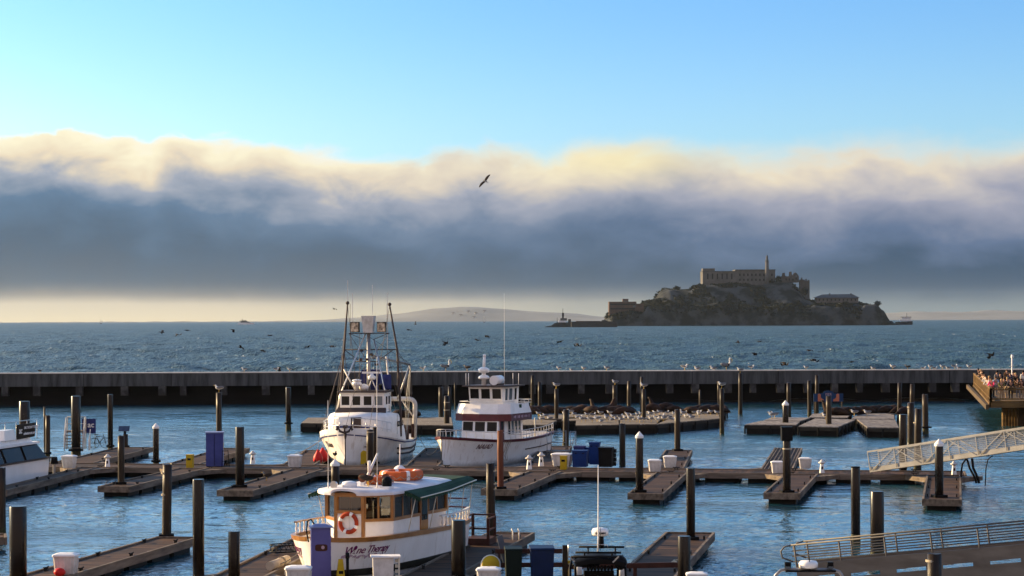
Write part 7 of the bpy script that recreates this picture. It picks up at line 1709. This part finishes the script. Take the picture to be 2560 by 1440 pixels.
def person_meshes(lean, arms):
    "facing -y; arms: 'rail', 'phone' or 'down'"
    l = lean; J = {'pel': (0, 0, .95), 'chest': (0, -.02 - l * .3, 1.28), 'neck': (0, -.02 - l * .5, 1.47), 'head': (0, -.05 - l * .6, 1.60), 'crown': (0, -.03 - l * .6, 1.70)}
    for s, n in ((1, 'L'), (-1, 'R')):
        J['hip' + n] = (s * .10, 0, .90); J['knee' + n] = (s * .11, -.03, .50); J['ank' + n] = (s * .11, .02, .08); J['toe' + n] = (s * .12, -.14, .03); J['sh' + n] = (s * .19, -.02 - l * .45, 1.41)
        if arms == 'rail': J['el' + n] = (s * .25, -.22 - l * .4, 1.17); J['wr' + n] = (s * .12, -.42 - l * .3, 1.10); J['hand' + n] = (s * .05, -.46 - l * .3, 1.10)
        elif arms == 'phone': J['el' + n] = (s * .22, -.25 - l * .4, 1.22); J['wr' + n] = (s * .08, -.40 - l * .5, 1.46); J['hand' + n] = (s * .05, -.42 - l * .5, 1.53)
        else: J['el' + n] = (s * .25, .02, 1.13); J['wr' + n] = (s * .24, -.08, .88); J['hand' + n] = (s * .23, -.10, .80)
    nm = list(J); ix = {k: i for i, k in enumerate(nm)}; V = [Vector(J[k]) for k in nm]
    E = [('pel', 'chest'), ('chest', 'neck'), ('neck', 'head'), ('head', 'crown')]
    for n in 'LR': E += [('pel', 'hip' + n), ('hip' + n, 'knee' + n), ('knee' + n, 'ank' + n), ('ank' + n, 'toe' + n), ('chest', 'sh' + n), ('sh' + n, 'el' + n), ('el' + n, 'wr' + n), ('wr' + n, 'hand' + n)]
    RD = {'pel': .13, 'chest': .14, 'neck': .055, 'head': .095, 'crown': .07, 'hip': .095, 'knee': .06, 'ank': .042, 'toe': .035, 'sh': .065, 'el': .042, 'wr': .03, 'hand': .035}
    rd = lambda k: RD[k] if k in RD else RD[k[:-1]]
    def sub_(keys, grow, name, m):
        ks = [k for k in nm if k in keys]; jx = {k: i for i, k in enumerate(ks)}
        return skin(name, [Vector(J[k]) for k in ks], [(jx[a_], jx[c_]) for a_, c_ in E if a_ in jx and c_ in jx], [rd(k) * grow for k in ks], m)
    return {'body': sub_(nm, 1.0, 'body', M['skin']), 'shirt': sub_(['pel', 'chest', 'shL', 'shR', 'elL', 'elR', 'wrL', 'wrR'], 1.16, 'shirt', M['white']),
            'trousers': sub_(['pel', 'hipL', 'hipR', 'kneeL', 'kneeR', 'ankL', 'ankR'], 1.14, 'trousers', M['navy']),
            'hair': MB().ell((0, -.01 - l * .6, 1.655), (.10, .11, .105), 12, 8).mesh('hair', M['black'])}
PM = {'rail': person_meshes(.35, 'rail'), 'phone': person_meshes(.1, 'phone'), 'down': person_meshes(0, 'down')}
CLO = {n: mat('cloth_' + n.replace(' ', '_'), c, None, 6, .85) for n, c in {'black': (.014, .014, .016), 'white': (.72, .70, .66), 'grey': (.16, .16, .17), 'tan': (.36, .26, .16), 'navy': (.025, .035, .08), 'pink': (.72, .06, .16), 'olive': (.13, .12, .05), 'brown': (.12, .065, .035), 'pale blue': (.36, .44, .55)}.items()}
HAIR = {n: mat('hair_' + n, c, None, 10, .6) for n, c in {'black': (.012, .010, .009), 'brown': (.06, .03, .015), 'fair': (.42, .28, .12)}.items()}
def person(px, D, pose, rz, sh, trs, hr, lb, hat=False):
    x = (px - 1280) / F * D; t = thing('person', (x, D, DP), rz, lb, 'person', 'visitors on the viewing pier')
    for n, m_ in (('body', M['skin']), ('shirt', CLO[sh]), ('trousers', CLO[trs]), ('hair', HAIR[hr])):
        o = part(n, PM[pose][n], t); o.material_slots[0].link = 'OBJECT'; o.material_slots[0].material = m_
    if hat: MB().lathe([(.19, 1.68), (.19, 1.70), (.11, 1.705), (.10, 1.80), (.02, 1.82)], 14, (0, -.06, 0)).build('hat', CLO['black'], t)
L_ = -1.25
ppl = [(2451, 217, 'rail', 'black', 'navy', 'black', 'person in black at the far left end of the pier rail'), (2457, 213, 'rail', 'tan', 'navy', 'fair', 'fair-haired person in tan leaning on the far left rail'), (2458, 208, 'phone', 'brown', 'black', 'brown', 'tall person in brown holding a phone at the left rail'), (2464, 203, 'rail', 'black', 'navy', 'black', 'dark clothed person behind the tan shirts at the left rail'), (2461, 199, 'rail', 'tan', 'grey', 'brown', 'second person in tan leaning at the middle of the left rail'), (2468, 194, 'rail', 'white', 'navy', 'brown', 'person in white leaning over the left rail'), (2474, 189, 'phone', 'olive', 'black', 'fair', 'person in olive holding a phone near the left rail'), (2472, 185, 'rail', 'white', 'tan', 'black', 'person in white nearest the left rail\'s front corner'), (2480, 182, 'rail', 'pink', 'black', 'brown', 'person in bright pink at the front corner of the rail'), (2487, 187, 'rail', 'pale blue', 'grey', 'brown', 'person in pale blue bending forward at the front corner'), (2491, 205, 'down', 'grey', 'grey', 'black', 'tall person in grey jacket and dark hat'), (2500, 199, 'down', 'black', 'black', 'brown', 'person in black right of the hatted one'), (2503, 180, 'rail', 'olive', 'tan', 'fair', 'person in olive leaning on the front rail'), (2511, 183, 'phone', 'black', 'tan', 'brown', 'person in black and tan trousers holding a phone at the front rail'), (2518, 185, 'down', 'grey', 'tan', 'fair', 'fair-haired person in grey standing behind the front rail'), (2526, 180, 'rail', 'black', 'black', 'brown', 'person in black at the front rail below the lamp post'), (2533, 203, 'down', 'black', 'navy', 'black', 'dark figure right beside the lamp post, facing away'), (2538, 199, 'phone', 'black', 'black', 'fair', 'fair-haired figure in black right of the lamp post'), (2524, 201, 'down', 'navy', 'navy', 'black', 'dark figure just left of the lamp post'), (2557, 205, 'down', 'white', 'grey', 'black', 'person in white with a dark hat at the right edge'), (2553, 181, 'rail', 'black', 'tan', 'brown', 'person in black leaning on the front rail at the right edge'), (2545, 181, 'phone', 'brown', 'grey', 'brown', 'person in brown with a phone on the front rail'), (2516, 212, 'down', 'brown', 'black', 'brown', 'person in brown at the back of the pier')]
for px, D, pose, sh, trs, hr, lb in ppl:
    rz = L_ + BR.uniform(-.4, .4) if (px < 2476) else BR.uniform(-.7, .5)
    person(px, D, pose, rz, sh, trs, hr, lb, hat=('hat' in lb))
